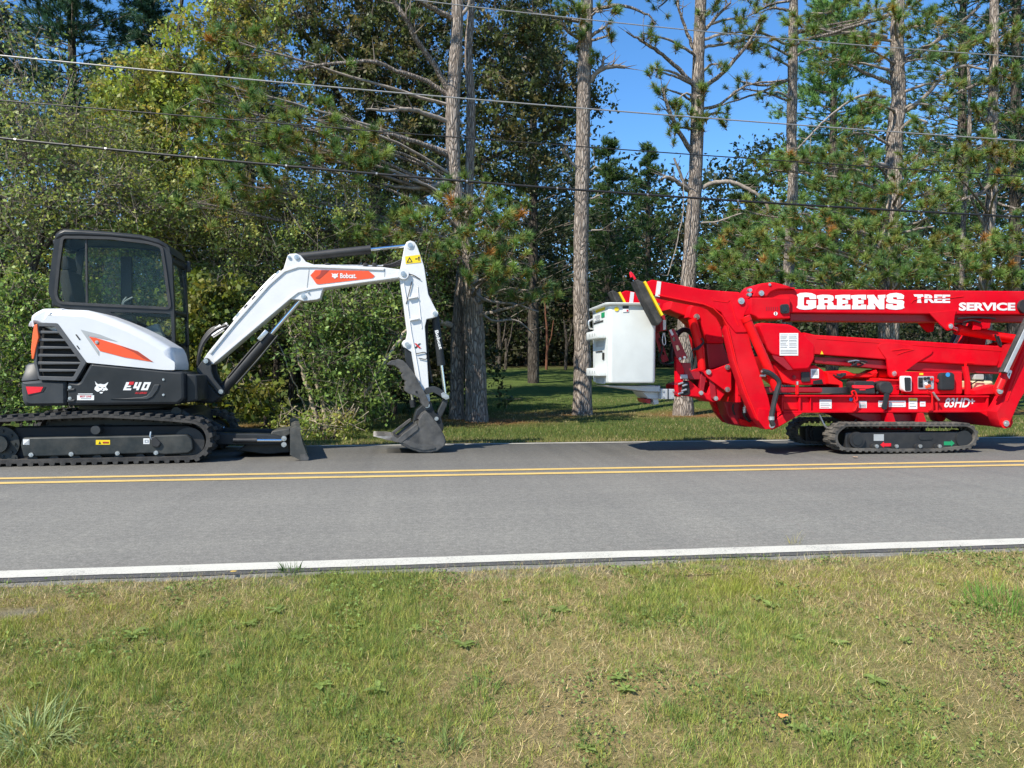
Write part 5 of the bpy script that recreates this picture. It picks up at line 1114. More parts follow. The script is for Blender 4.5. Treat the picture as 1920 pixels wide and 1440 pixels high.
# lettering on the upper boom
yl = YM0 - 0.0235
def letters(loops_list, cropf, mat='decal_white'):
    for lo in loops_list: decal_poly(LF, [cropf(l) for l in lo], yl, mat, ub, 'lettering')
Eo = [(688, 150), (800, 141), (915, 141), (915, 214), (845, 214), (840, 192), (795, 192), (795, 219), (880, 223), (880, 274), (795, 277), (795, 305), (838, 305), (842, 286), (918, 290), (918, 358), (704, 360), (704, 302), (716, 300), (716, 200), (688, 196)]
letters([[[(110, 140), (160, 115), (250, 108), (340, 118), (398, 145), (404, 205), (310, 208), (295, 175), (228, 175), (218, 190), (218, 295), (230, 305), (285, 305), (285, 280), (255, 276), (258, 222), (404, 222), (400, 290), (404, 335), (330, 360), (220, 366), (150, 356), (108, 332), (126, 300), (130, 180)]],
         [[(412, 152), (500, 139), (600, 142), (655, 155), (668, 185), (660, 225), (630, 245), (655, 258), (666, 300), (698, 300), (698, 358), (566, 358), (560, 302), (580, 300), (575, 265), (525, 262), (525, 300), (545, 302), (540, 358), (415, 358), (412, 304), (437, 300), (437, 200), (412, 198)], [(520, 190), (578, 190), (578, 219), (520, 222)]],
         [Eo], [[(x + 236, y) for x, y in Eo]],
         [[(1168, 144), (1270, 141), (1340, 232), (1340, 195), (1328, 190), (1328, 146), (1442, 140), (1442, 190), (1425, 195), (1425, 358), (1350, 358), (1265, 262), (1268, 300), (1290, 302), (1286, 358), (1168, 358), (1168, 302), (1186, 300), (1186, 195), (1168, 192)]],
         [[(1456, 150), (1510, 122), (1600, 112), (1680, 125), (1722, 150), (1715, 205), (1620, 208), (1610, 178), (1556, 180), (1556, 206), (1600, 214), (1700, 224), (1726, 246), (1715, 300), (1728, 335), (1690, 356), (1600, 367), (1500, 358), (1448, 340), (1456, 276), (1550, 279), (1556, 302), (1614, 302), (1617, 276), (1500, 266), (1460, 246), (1450, 225), (1466, 200)]]], CG)
Tt = [[(108, 186), (262, 186), (270, 222), (228, 224), (226, 290), (238, 320), (166, 320), (172, 290), (172, 222), (128, 222)]]
letters([Tt], CT)
decal_text(LF, 'REE', CT([(282, 186), (694, 192), (690, 322), (282, 320)]), yl, 'decal_white', ub, bold=0.045)
decal_text(LF, 'SERVICE', CT([(830, 314), (1726, 318), (1726, 444), (828, 446)]), yl, 'decal_white', ub, bold=0.045)

# --- engine box, controls, tank
eb = part(LF, rounded(C4([(1112, 726), (1496, 726), (1496, 884), (1112, 884)]), 4, 3), 8.30, 8.30, 8.95, 'engine_box', 'lift_red', lift, 0.015)
part(LF, rounded(C4([(890, 785), (1066, 785), (1066, 888), (890, 888)]), 3, 2), 8.34, 8.36, 8.95, 'battery_box', 'lift_red', lift, 0.01)
part(LF, C4([(915, 770), (1066, 784), (1066, 790), (915, 790)]), 8.33, 8.33, 8.95, 'box_lid', 'lift_red_bright', lift, 0.004)
jb = part(LF, rounded(C4([(1078, 756), (1136, 758), (1136, 866), (1090, 866), (1078, 850)]), 3, 2), 8.27, 8.25, 8.33, 'junction_box', 'decal_white', lift, 0.008)
part(LF, rounded(C4([(1090, 766), (1134, 768), (1134, 860), (1096, 860)]), 2, 2), 8.25, 8.242, 8.262, 'cover', 'charcoal', jb, 0.003)
cpn = part(LF, rounded(C4(rect(1184, 758, 1292, 848)), 2, 2), 8.30, 8.288, 8.32, 'control_panel', 'aluminium', eb, 0.004)
for (x, y), mt in (((1200, 790), 'black_plastic'), ((1205, 815), 'black_plastic'), ((1232, 775), 'black_plastic'), ((1255, 772), 'black_plastic'), ((1262, 800), 'black_plastic'), ((1240, 812), 'decal_white'), ((1262, 826), 'decal_orange'), ((1245, 832), 'decal_orange'), ((1278, 780), 'decal_red')):
    pin(LF, C4([(x, y)])[0], 8.288, 0.018, cpn, 'button', mt, depth=0.014)
part(LF, C4(rect(1190, 768, 1220, 836)), 8.285, 8.283, 8.30, 'gauge_block', 'charcoal', cpn, 0.003)
decal_poly(LF, [C4(rect(1196, 736, 1222, 750))], 8.296, 'decal_yellow', eb, 'sticker')
cvr = part(LF, rounded(C4([(1332, 752), (1345, 734), (1420, 730), (1436, 748), (1436, 858), (1332, 858)]), 5, 4), 8.26, 8.24, 8.31, 'engine_cover', 'charcoal', eb, 0.02)
decal_poly(LF, [arc(C4([(1393, 748)])[0], 4.2, 0, 360, 16)[:-1]], 8.237, 'decal_blue', cvr, 'sticker')
pin(LF, C4([(1318, 790)])[0], 8.29, 0.02, eb, 'key_switch', 'lift_red_bright', depth=0.02)
rc = part(LF, rounded(C4([(736, 800), (760, 790), (880, 792), (886, 885), (742, 880)]), 3, 3), 8.26, 8.24, 8.42, 'remote_control', 'black_plastic', lift, 0.012)
part(LF, rounded(C4([(734, 820), (880, 822), (884, 838), (830, 846), (736, 842)]), 2, 2), 8.235, 8.232, 8.26, 'band', 'reflector_red', rc, 0.004)
part(LF, C4(rect(782, 848, 822, 856)), 8.238, 8.236, 8.25, 'band', 'reflector_red', rc, 0.002)
part(LF, rounded(C4([(902, 812), (930, 792), (985, 796), (1008, 838), (1000, 872), (975, 888), (930, 880), (905, 850)]), 4, 3), 8.24, 8.20, 8.36, 'control_handset', 'black_plastic', lift, 0.02)
hose([LF.at(*C4([q])[0], 8.27) for q in ((860, 800), (900, 815), (920, 850), (900, 880))], 0.014, lift)
decal_text(LF, 'G', C4(rquad(1030, 822, 1052, 850)), 8.355, 'lift_red_deep_shade', lift, bold=0.02)
tank = part(LF, rounded(C4([(1560, 792), (1700, 790), (1705, 818), (1570, 856)]), 3, 3), 8.40, 8.38, 8.80, 'tank', 'tank_beige', lift, 0.03)
part(LF, rounded(C4(rect(1580, 745, 1645, 782)), 2, 2), 8.5, 8.50, 8.62, 'filter', 'decal_grey', lift, 0.01)
part(LF, C4([(1510, 690), (1535, 690), (1550, 780), (1555, 885), (1530, 885), (1528, 790)]), 8.30, 8.30, 8.36, 'latch_arm', 'lift_red', lift, 0.006)
part(LF, C4([(1570, 858), (1706, 818), (1740, 850), (1740, 880), (1580, 886)]), 8.24, 8.22, 9.0, 'tank_guard', 'lift_red', lift, 0.006)
MB().slab(strip_poly(xz(LF, C4([(1515, 700), (1520, 662), (1575, 665)]), 8.44), 0.012), 8.43, 8.46).build('guard_rail', 'lift_red_bright', lift)
hose([LF.at(*C4([q])[0], 8.36) for q in ((1545, 820), (1580, 800), (1600, 790), (1640, 792))], 0.008, lift)

# --- outriggers
def outrigger(y0, y1, near, label=None):
    leg_uv = rounded(C3([(520, 152), (556, 133), (930, 205), (1060, 216), (1190, 224), (1240, 255), (1263, 330), (1228, 392), (1225, 440), (1262, 520), (1165, 522), (1100, 440), (1060, 372), (985, 332), (930, 322), (600, 258), (545, 236)]), 2, 2)
    arm_uv_ = rounded(C3([(1095, 425), (1165, 500), (1258, 500), (1290, 640), (1410, 1000), (1440, 1150), (1432, 1222), (1382, 1228), (1312, 1150), (1232, 970), (1150, 720), (1100, 500)]), 2, 2)
    o = part(LF, arm_uv_, YO0, y0 + 0.012, y1 - 0.012, 'outrigger', 'lift_red', lift, 0.008)
    leg = part(LF, leg_uv, YO0, y0, y1, 'outrigger_leg', 'lift_red', o, 0.010)
    MB().slab(strip_poly(xz(LF, C3([(600, 246), (930, 312), (1000, 340), (1070, 405), (1110, 480), (1170, 740), (1250, 970), (1330, 1160)]), YO0), 0.014), y0 - 0.006, y1 + 0.006, 0.003).build('edge_rib', 'lift_red_bright', leg)
    tape = C3([(592, 144), (622, 150), (610, 260), (578, 252)]); MB().slab(xz(LF, tape, YO0), y0 - 0.0025, y1 + 0.0025).build('reflective_band', 'reflective_tape', leg, smooth=False)
    for q in ([(990, 262), (1000, 285), (1105, 300), (1125, 282), (1165, 430), (1185, 470)], ): MB().slab(strip_poly(xz(LF, C3(q), YO0), 0.008), y0 - 0.004, y0 + 0.01, 0.002).build('embossed_mark', 'lift_red_bright', leg)
    pin(LF, C3([(1203, 290)])[0], y0 if near else y1, 0.036, leg, depth=0.018)
    pin(LF, C3([(1425, 1195)])[0], y0 + .012, 0.034, o, depth=0.02)
    pad = xz(LF, CB([(556, 150), (582, 132), (640, 165), (840, 560), (800, 606), (776, 592), (640, 335)]), YO0)
    ft = MB().slab(pad, y0 - 0.02, y1 + 0.02, 0.012).build('foot_pad', 'rubber', leg)
    MB().slab(strip_poly(xz(LF, CB([(654, 156), (838, 508)]), YO0), 0.026), y0 - 0.025, y1 + 0.03, 0.004).build('foot_plate', 'decal_yellow', ft)
    hose([LF.at(*q, (y0 + y1) / 2 - 0.02) for q in CB([(560, 132), (535, 90), (512, 66), (520, 110)])], 0.014, ft, 'reflector_red', 'carry_handle')
    c = MB().cyl(LF.at(*C3([(1245, 425)])[0], y0 - 0.03), LF.at(*C3([(1435, 850)])[0], y0 - 0.03), 0.050, 20).cyl(LF.at(*C3([(1236, 405)])[0], y0 - 0.03), LF.at(*C3([(1250, 436)])[0], y0 - 0.03), 0.055, 20).build('outrigger_cylinder', 'lift_red_bright', o)
    MB().cyl(LF.at(*C3([(1430, 840)])[0], y0 - 0.03), LF.at(*C3([(1470, 930)])[0], y0 - 0.03), 0.058, 20).build('cylinder_head', 'lift_red_bright', c)
    if near:
        hose([LF.at(*C3([q])[0], y0 - 0.08) for q in ((1360, 800), (1420, 820), (1478, 880), (1462, 960), (1440, 1060), (1426, 1150), (1440, 1200))], 0.030, o, 'black_plastic', 'hose_sleeve')
        for q in ((1370, 805), (1390, 822), (1362, 835)): p = LF.at(*C3([q])[0], y0 - 0.07); MB().cyl(p - Vector((.03, 0, 0)), p + Vector((.03, 0, 0)), 0.014, 10).build('fitting', 'zinc', o)
        p = LF.at(*C3([(1426, 1145)])[0], y0 - .08); MB().cyl(p - Vector((0, 0, .02)), p + Vector((0, 0, .02)), 0.035, 14).build('hose_clamp', 'zinc', o)
        part(LF, C3([(1330, 1075), (1405, 1080), (1420, 1150), (1440, 1220), (1380, 1226), (1320, 1150)]), YO0, y0 - 0.004, y0 + 0.02, 'foot_gusset', 'lift_red', o, 0.003)
    return o
outrigger(YO0, YO1, True)
outrigger(YQ0, YQ1, False)
def rear_outrigger(y0, y1, near):
    o = part(LF, rounded(C4([(1786, 905), (1920, 560), (2080, 190), (2180, 190), (2120, 560), (1890, 930), (1818, 1100), (1792, 1120), (1762, 1108), (1742, 1060), (1728, 1000)]), 2, 2), YO0, y0, y1, 'outrigger', 'lift_red', lift, 0.010)
    part(LF, rounded(C4([(2080, 190), (2130, 150), (2190, 160), (2210, 220), (2180, 280), (1960, 760), (1930, 740)]), 2, 2), YO0, y0 - 0.012, y1 + 0.012, 'outrigger_leg', 'lift_red', o, 0.008)
    MB().slab(strip_poly(xz(LF, C4([(1800, 930), (1925, 620), (2075, 240)]), YO0), 0.014), y0 - 0.006, y1 + 0.006, 0.003).build('edge_rib', 'lift_red_bright', o)
    c = MB().cyl(LF.at(*C4([(1738, 850)])[0], y0 - 0.02), LF.at(*C4([(2040, 180)])[0], y0 - 0.02), 0.050, 20).build('outrigger_cylinder', 'lift_red_bright', o)
    MB().slab(xz(LF, C4([(1712, 728), (1738, 740), (1752, 738), (1935, 352), (2020, 180), (1990, 165), (1900, 330)]), YO0), y0 - 0.12, y0 - 0.06, 0.01).build('foot_pad', 'rubber', o)
    MB().slab(xz(LF, C4([(1722, 726), (1746, 736), (1940, 330), (2010, 180), (1995, 172), (1915, 320)]), YO0), y0 - 0.135, y0 - 0.122, 0.004).build('foot_plate', 'aluminium', o)
    for uv in ((1742, 860), (1786, 1084)): pin(LF, C4([uv])[0], y0 - (0.03 if uv[1] < 900 else 0), 0.036, o, depth=0.03, boss=0.06, boss_mat='lift_red_bright')
    if near:
        s = decal_poly(LF, [C4([(1802, 750), (1820, 712), (1838, 722), (1818, 778)])], y0 - 0.075, 'decal_white', o, 'sticker'); decal_poly(LF, [C4([(1812, 752), (1820, 734), (1826, 738), (1818, 758)])], y0 - 0.077, 'decal_black', s, 'print')
    return o
rear_outrigger(YO0, YO1, True); rear_outrigger(YQ0, YQ1, False)
far_low = part(LF, rounded(C3([(1075, 1000), (1170, 960), (1310, 1000), (1340, 1180), (1250, 1212), (1160, 1196), (1115, 1130)]), 3, 2), YQ0 - .3, YQ0 - 0.28, YQ0 - 0.02, 'outrigger_mount', 'lift_red_deep_shade', lift, 0.012)
hose([LF.at(*C3([q])[0], YQ0 - 0.36) for q in ((1240, 1050), (1225, 1110), (1260, 1160), (1330, 1185))], 0.018, far_low)
for q in ((1238, 1050), (1230, 1085)): p = LF.at(*C3([q])[0], YQ0 - .36); MB().cyl(p - Vector((0, 0, .035)), p + Vector((0, 0, .035)), 0.025, 12).build('fitting', 'zinc', far_low)
hose([LF.at(*C3([q])[0], YQ0 - 0.34) for q in ((1150, 1040), (1145, 1080), (1160, 1120))], 0.012, far_low)
part(LF, C3([(1196, 1150), (1260, 1165), (1320, 1200), (1270, 1210), (1200, 1190)]), YQ0 - .32, YQ0 - 0.34, YQ0 - 0.2, 'foot_lug', 'lift_red_bright', far_low, 0.006)
part(LF, rounded(C3([(1180, 740), (1225, 760), (1205, 1030), (1168, 1032), (1172, 880)]), 2, 2), 8.40, 8.38, 8.86, 'mast_post', 'lift_red', lift, 0.008)
part(LF, rounded(C3([(1195, 740), (1300, 960), (1320, 1090), (1240, 1000), (1200, 980)]), 2, 2), 8.26, 8.24, 8.34, 'mast_web', 'lift_red', lift, 0.008)

# --- jib
ja = part(LF, rounded(C3([(830, 330), (870, 308), (990, 332), (1032, 400), (1062, 500), (1078, 600), (955, 598), (905, 445), (812, 410)]), 3, 2), YM0, YM0 - 0.02, YM1 + 0.02, 'jib', 'lift_red', lift, 0.016)
part(LF, rounded(C3([(955, 596), (1076, 596), (1130, 735), (1185, 745), (1180, 880), (1125, 960), (1100, 760), (975, 790)]), 3, 2), YM0, YM0 + 0.02, YM1 - 0.02, 'jib_lower', 'lift_red_deep_shade', ja, 0.012)  # shaded lower half of the jib, its shade painted as darker red
part(LF, rounded(C3([(700, 285), (860, 305), (830, 380), (800, 400), (720, 372), (680, 350)]), 3, 2), YM0 + .1, YM0 + 0.10, YM1 + 0.1, 'jib_nose', 'lift_red', ja, 0.012)
pin(LF, C3([(878, 405)])[0], YM0 - 0.02, 0.034, ja, depth=0.02)
MB().tube([LF.at(*C3([q])[0], YM0 - 0.04) for q in ((848, 420), (880, 540), (905, 640), (920, 790))], [0.052, 0.052, 0.052, 0.045], 20).build('jib_cylinder', 'lift_red_bright', ja)
for pth in ([(850, 650), (900, 620), (930, 590), (915, 560)], [(855, 640), (890, 640), (928, 600)]): hose([LF.at(*C3([q])[0], YM0 - 0.09) for q in pth], 0.010, ja)
kp = part(LF, rounded(C3([(932, 812), (960, 788), (1000, 792), (1128, 742), (1130, 950), (1112, 962), (1050, 920), (950, 846)]), 3, 2), YM0 - .08, YM0 - 0.10, YM0 - 0.06, 'knuckle_plate', 'lift_red', lift, 0.006)
part(LF, rounded(C3([(932, 812), (960, 788), (1128, 742), (1130, 950), (1112, 962), (950, 846)]), 3, 2), YM0 - .08, YM1 + 0.06, YM1 + 0.10, 'knuckle_plate', 'lift_red', kp, 0.006)
for uv in ((965, 808), (1103, 773), (1103, 935)): pin(LF, C3([uv])[0], YM0 - 0.10, 0.030, kp, depth=0.018)
ll = part(LF, rounded(C3([(735, 980), (735, 900), (830, 868), (905, 935), (960, 970), (1000, 880), (1090, 965), (1050, 1020), (1000, 1030), (925, 998), (880, 990)]), 2, 2), YM0 - .04, YM0 - 0.05, YM1 + 0.05, 'basket_link', 'lift_red', lift, 0.012)
part(LF, rounded(C3([(910, 800), (950, 830), (925, 960), (895, 940), (900, 850)]), 2, 2), YM0, YM0 - 0.03, YM1 + 0.03, 'link_arm', 'lift_red_deep_shade', ll, 0.008)
part(LF, rounded(C3([(955, 850), (1000, 900), (1012, 1010), (970, 1000)]), 2, 2), YM0, YM0 - 0.07, YM0 - 0.055, 'link_arm', 'lift_red_deep_shade', ll, 0.004)
for uv in ((910, 960), (1018, 1000)): pin(LF, C3([uv])[0], YM0 - 0.07, 0.026, ll, depth=0.02)
part(LF, rounded(CJ([(560, 720), (700, 720), (715, 860), (690, 885), (575, 890)]), 3, 2), YM0 - .055, YM0 - 0.060, YM0 - 0.02, 'rotator_opening', 'black_deep', ll, 0.006)
for q in ((600, 745), (650, 765), (640, 825), (600, 860)): p = LF.at(*CJ([q])[0], YM0 - .07); MB().cyl(p - Vector((.03, 0, 0.01)), p + Vector((.03, 0, .01)), 0.012, 10).build('fitting', 'zinc', ll)
pst = part(LF, CJ([(550, 430), (600, 500), (640, 580), (640, 640), (600, 900), (548, 900)]), YM0 - .05, YM0 - 0.06, YM0 + 0.02, 'basket_post', 'lift_red', lift, 0.006)
part(LF, CJ([(600, 500), (715, 505), (718, 600), (830, 600), (830, 700), (700, 700), (640, 640)]), YM0, YM0 - 0.02, YM1 - 0.05, 'rotator', 'lift_red_deep_shade', pst, 0.01)
part(LF, CJ([(600, 640), (680, 640), (690, 690), (600, 690)]), YM0 - .07, YM0 - 0.075, YM0 - 0.05, 'rotator_cap', 'aluminium', pst, 0.006)
# perforated brace beside the basket
br_uv = CJ([(385, 140), (440, 110), (470, 60), (500, 190), (545, 170), (580, 260), (670, 440), (600, 470), (550, 440), (440, 200)])
brc = MB().slab_holes(xz(LF, CJ([(455, 120), (520, 100), (678, 440), (590, 478), (545, 430)]), YM0 - .06), [xz(LF, CJ(h), YM0 - .06) for h in ([(498, 205), (528, 200), (540, 245), (510, 255)], [(535, 300), (570, 295), (592, 345), (560, 365)])], YM0 - 0.075, YM0 - 0.06).build('brace', 'lift_red_deep_shade', lift, smooth=False)
MB().slab_holes(xz(LF, CJ([(375, 120), (430, 105), (560, 470), (480, 500), (460, 400)]), YM0 - .06), [xz(LF, CJ(h), YM0 - .06) for h in ([(455, 300), (475, 295), (490, 340), (470, 345)], [(478, 370), (500, 365), (510, 400), (490, 405)])], YM1 - 0.08, YM1 - 0.06).build('brace', 'lift_red_deep_shade', lift, smooth=False)
part(LF, CJ([(365, -60), (430, -60), (455, 120), (375, 130)]), YM0 - .06, YM0 - 0.02, YM1 - 0.08, 'brace_head', 'lift_red_deep_shade', lift, 0.006)
for r_, ang in ((CJ([(395, 0), (430, 0), (430, 110), (398, 118)]), 0), (CJ([(466, 120), (492, 108), (522, 170), (500, 185)]), 0)): decal_poly(LF, [r_], YM0 - 0.078, 'reflective_tape', brc, 'reflector')
for q in ((592, 455), (645, 440)): pin(LF, CJ([q])[0], YM0 - .075, 0.016, brc, 'bolt', depth=0.01)
hose([LF.at(*CJ([q])[0], YM0 - 0.10) for q in ((400, 150), (388, 230), (400, 290), (425, 270), (412, 150))], 0.006, lift, 'zinc', 'lanyard')
# hose reel ring seen behind the brace
c_ = LF.at(*CJ([(650, 400)])[0], YM1 + 0.1); ring = [(c_ + Vector((0.16 * math.cos(a), 0.0, 0.30 * math.sin(a)))) for a in np.linspace(-0.9, 3.6, 22)]
MB().tube(ring, 0.032, 10).build('cable_loop', 'hose', lift)
for k in range(3): hose([LF.at(*CJ([q])[0], YM1 - 0.05 * k) for q in ((330 + 12 * k, 210), (370 + 10 * k, 330), (350, 430 + 20 * k), (430, 520), (520, 480 + 20 * k))], 0.012, lift, 'decal_green' if k == 1 else 'hose')

# --- bucket that carries the operator
YBN = 8.22
near_l = LF.at(1144, 640, YBN).x
YBF = YBN
for _ in range(200):
    p = Vector((near_l, YBF, 0.93)); d = p - Vector((0, 0, CAM_H)); u = 960 + FPX * d.dot(LF.right) / d.dot(LF.fwd)
    if u < 1113: break
    YBF += 0.01
xl, xr_ = LF.at(1142, 640, YBN).x, LF.at(1230, 640, YBN).x
zt, zb = LF.at(1190, 568, YBN).z, LF.at(1190, 718.5, YBN).z
def ring_rect(x0, x1, y0, y1, z, r, n=6):
    out = []
    for cx, cy, a0 in ((x1 - r, y1 - r, 0), (x0 + r, y1 - r, 90), (x0 + r, y0 + r, 180), (x1 - r, y0 + r, 270)):
        out += [Vector((cx + r * math.cos(R(a0 + 90 * k / n)), cy + r * math.sin(R(a0 + 90 * k / n)), z)) for k in range(n + 1)]
    return out
tpr = 0.012
prof = [(zb + 0.02, 0.055, 0.0), (zb, 0.03, 0.03)]
rings = [ring_rect(xl + .02, xr_ - .02, YBN + .02, YBF - .02, zb, 0.03), ring_rect(xl + .006, xr_ - .006, YBN + .006, YBF - .006, zb + 0.010, 0.04), ring_rect(xl, xr_, YBN, YBF, zb + 0.03, 0.045), ring_rect(xl - 0.006, xr_ + 0.004, YBN - .006, YBF + .006, zt - 0.035, 0.045),
         ring_rect(xl - 0.045, xr_ + 0.045, YBN - .04, YBF + .045, zt - 0.022, 0.06), ring_rect(xl - 0.05, xr_ + 0.05, YBN - .045, YBF + .05, zt - 0.006, 0.06), ring_rect(xl - 0.045, xr_ + 0.045, YBN - .04, YBF + .045, zt, 0.06), ring_rect(xl + .006, xr_ - .006, YBN + .006, YBF - .006, zt, 0.04), ring_rect(xl + 0.02, xr_ - 0.02, YBN + .02, YBF - .02, zt - 0.06, 0.035), ring_rect(xl + 0.025, xr_ - 0.025, YBN + .025, YBF - .025, zb + 0.04, 0.035)]
bsk = MB().loft(rings).build('basket', 'fibreglass', lift, angle=28)
ymid = (YBN + YBF) / 2
for z0, z1, dn in ((LF.at(1115, 621, ymid).z, LF.at(1115, 636, ymid).z, 17), (LF.at(1115, 690, ymid).z, LF.at(1115, 705, ymid).z, 17)):
    MB().box((xl - 0.045, ymid, (z0 + z1) / 2), (0.12, (YBF - YBN) * 0.72, abs(z0 - z1))).build('step', 'fibreglass', bsk, bevel=0.012)
    MB().box((xl + 0.004, ymid, z1 - 0.055), (0.02, (YBF - YBN) * 0.5, 0.07)).build('step_recess_shade', 'recess_shade_grey', bsk, bevel=0.008)  # grey block paints the shading of the moulded recess
    for k in (0.3, 0.45, 0.62): MB().box((xl - 0.1065, YBN + (YBF - YBN) * k, (z0 + z1) / 2), (0.002, 0.03, abs(z0 - z1) * 0.35)).build('step_mark', 'decal_grey', bsk)
zs = lambda v: LF.at(1128, v, ymid).z
for v0, v1, k0, k1, mt in ((579, 584, .2, .75, 'decal_yellow'), (579, 584, .80, .9, 'decal_grey'), (588, 597, .22, .40, 'decal_green'), (590, 600, .5, .8, 'decal_grey'), (602, 605, .3, .9, 'decal_black'), (658, 660, .35, .75, 'decal_black'), (662, 675, .24, .34, 'decal_black')):
    MB().box((xl - 0.0095, YBN + (YBF - YBN) * (k0 + k1) / 2, (zs(v0) + zs(v1)) / 2), (0.004, (YBF - YBN) * (k1 - k0), abs(zs(v0) - zs(v1)))).build('sticker', mt, bsk)
decal_poly(LF, [arc(CB([(366, 440)])[0], 4.2, 0, 360, 16)[:-1]], YBN - 0.013, 'decal_yellow', bsk, 'sticker')
s = decal_poly(LF, [CB(rect(430, 408, 492, 470))], YBN - 0.013, 'decal_white', bsk, 'sticker'); decal_poly(LF, [CB(rect(430, 408, 492, 436))], YBN - 0.015, 'decal_black', s, 'print'); decal_poly(LF, [CB(rect(470, 446, 488, 466))], YBN - 0.015, 'decal_red', s, 'print')
hose([Vector((xl - 0.02, YBF - .1, zs(595))), Vector((xl - 0.07, YBF - .1, zs(600))), Vector((xl - 0.06, YBF - .1, zs(612))), Vector((xl - 0.02, YBF - .1, zs(614)))], 0.012, bsk, 'zinc', 'grab_handle')
fm = part(LF, CB([(240, 1236), (832, 1238), (832, 1302), (690, 1300), (400, 1262)]), YBN + .1, YBN + 0.14, YBF - 0.14, 'basket_frame', 'aluminium', lift, 0.008)
part(LF, CB([(660, 1300), (832, 1302), (832, 1372), (800, 1380), (720, 1372)]), YBN + .1, YBN + 0.2, YBF - 0.2, 'frame_bracket', 'aluminium', fm, 0.006)
part(LF, CB([(700, 1378), (760, 1378), (760, 1428), (720, 1420)]), YBN + .1, YBN + 0.25, YBF - 0.25, 'frame_foot', 'lift_red_deep_shade', fm, 0.004)
part(LF, CB([(775, 1372), (832, 1340), (840, 1430), (790, 1438)]), YBN + .1, YBN + 0.22, YBF - 0.3, 'frame_pivot', 'aluminium', fm, 0.006)
lc = part(LF, CB([(832, 1270), (972, 1272), (972, 1378), (832, 1376)]), YBN + .1, YBN + 0.12, YBF - 0.3, 'load_cell', 'aluminium', lift, 0.006)
part(LF, CB([(898, 1270), (908, 1270), (908, 1378), (898, 1378)]), YBN + .11, YBN + 0.114, YBN + 0.16, 'seam', 'charcoal', lc, 0.001)
for q in ((850, 1290), (850, 1355), (955, 1290), (955, 1355)): pin(LF, CB([q])[0], YBN + .12, 0.014, lc, 'bolt', depth=0.008)
for q in ((980, 1215), (975, 1310)): pin(LF, CB([q])[0], YBN + .1, 0.016, lc, 'bolt', 'lift_red_deep_shade', depth=0.02)

# ================================================================== trees and shrubs
def bark_mat(name, c0, c1, c2, zs=0.22, sc=24.0, depth=0.02):
    m, nt, b = new_mat(name); L = nt.links
    geo = N(nt, 'ShaderNodeNewGeometry'); mp = N(nt, 'ShaderNodeMapping'); mp.inputs['Scale'].default_value = (1, 1, zs); L.new(geo.outputs['Position'], mp.inputs[0])
    wob = N(nt, 'ShaderNodeTexNoise'); wob.inputs['Scale'].default_value = 5; L.new(mp.outputs[0], wob.inputs['Vector'])
    mixv = N(nt, 'ShaderNodeVectorMath', operation='MULTIPLY_ADD'); mixv.inputs[1].default_value = (0.16, 0.16, 0.16); L.new(wob.outputs['Color'], mixv.inputs[0]); L.new(mp.outputs[0], mixv.inputs[2])
    vo = N(nt, 'ShaderNodeTexVoronoi'); vo.feature = 'DISTANCE_TO_EDGE'; vo.inputs['Scale'].default_value = sc; L.new(mixv.outputs[0], vo.inputs['Vector'])
    nz = N(nt, 'ShaderNodeTexNoise'); nz.inputs['Scale'].default_value = 26; nz.inputs['Detail'].default_value = 8; nz.inputs['Roughness'].default_value = 0.7; L.new(mp.outputs[0], nz.inputs['Vector'])
    r = ramp(nt, [(0.0, c0), (0.12, c1), (0.45, c2)]); L.new(vo.outputs['Distance'], r.inputs[0])
    r2 = ramp(nt, [(0.3, (0.55, 0.55, 0.56)), (0.7, (1.3, 1.27, 1.22))]); L.new(nz.outputs['Fac'], r2.inputs[0])
    mx = N(nt, 'ShaderNodeMixRGB', blend_type='MULTIPLY'); mx.inputs[0].default_value = 1; L.new(r.outputs[0], mx.inputs[1]); L.new(r2.outputs[0], mx.inputs[2])
    L.new(mx.outputs[0], b.inputs['Base Color']); b.inputs['Roughness'].default_value = 0.92; b.inputs['Specular IOR Level'].default_value = 0.15
    ad = N(nt, 'ShaderNodeMath', operation='MULTIPLY_ADD'); ad.inputs[1].default_value = 0.25; L.new(nz.outputs['Fac'], ad.inputs[0])
    mn = N(nt, 'ShaderNodeMath', operation='MINIMUM'); mn.inputs[1].default_value = 0.25; L.new(vo.outputs['Distance'], mn.inputs[0]); L.new(mn.outputs[0], ad.inputs[2])
    bp = N(nt, 'ShaderNodeBump'); bp.inputs['Strength'].default_value = 1.0; bp.inputs['Distance'].default_value = depth * 4; L.new(ad.outputs[0], bp.inputs['Height']); L.new(bp.outputs[0], b.inputs['Normal'])
bark_mat('pine_bark', (0.12, 0.098, 0.085), (0.30, 0.255, 0.22), (0.43, 0.38, 0.335))
bark_mat('dark_bark', (0.04, 0.033, 0.028), (0.10, 0.085, 0.072), (0.16, 0.14, 0.12), zs=0.15)
paint('dead_wood', (0.27, 0.23, 0.195), 0.9, dirt=0.45, scale=20, bump=0.3)
paint('twig', (0.20, 0.165, 0.135), 0.9, dirt=0.4, scale=20)
paint('russet_wood', (0.14, 0.055, 0.028), 0.9, dirt=0.4, scale=10)
paint('pale_stem', (0.42, 0.35, 0.25), 0.85, dirt=0.4, scale=18)

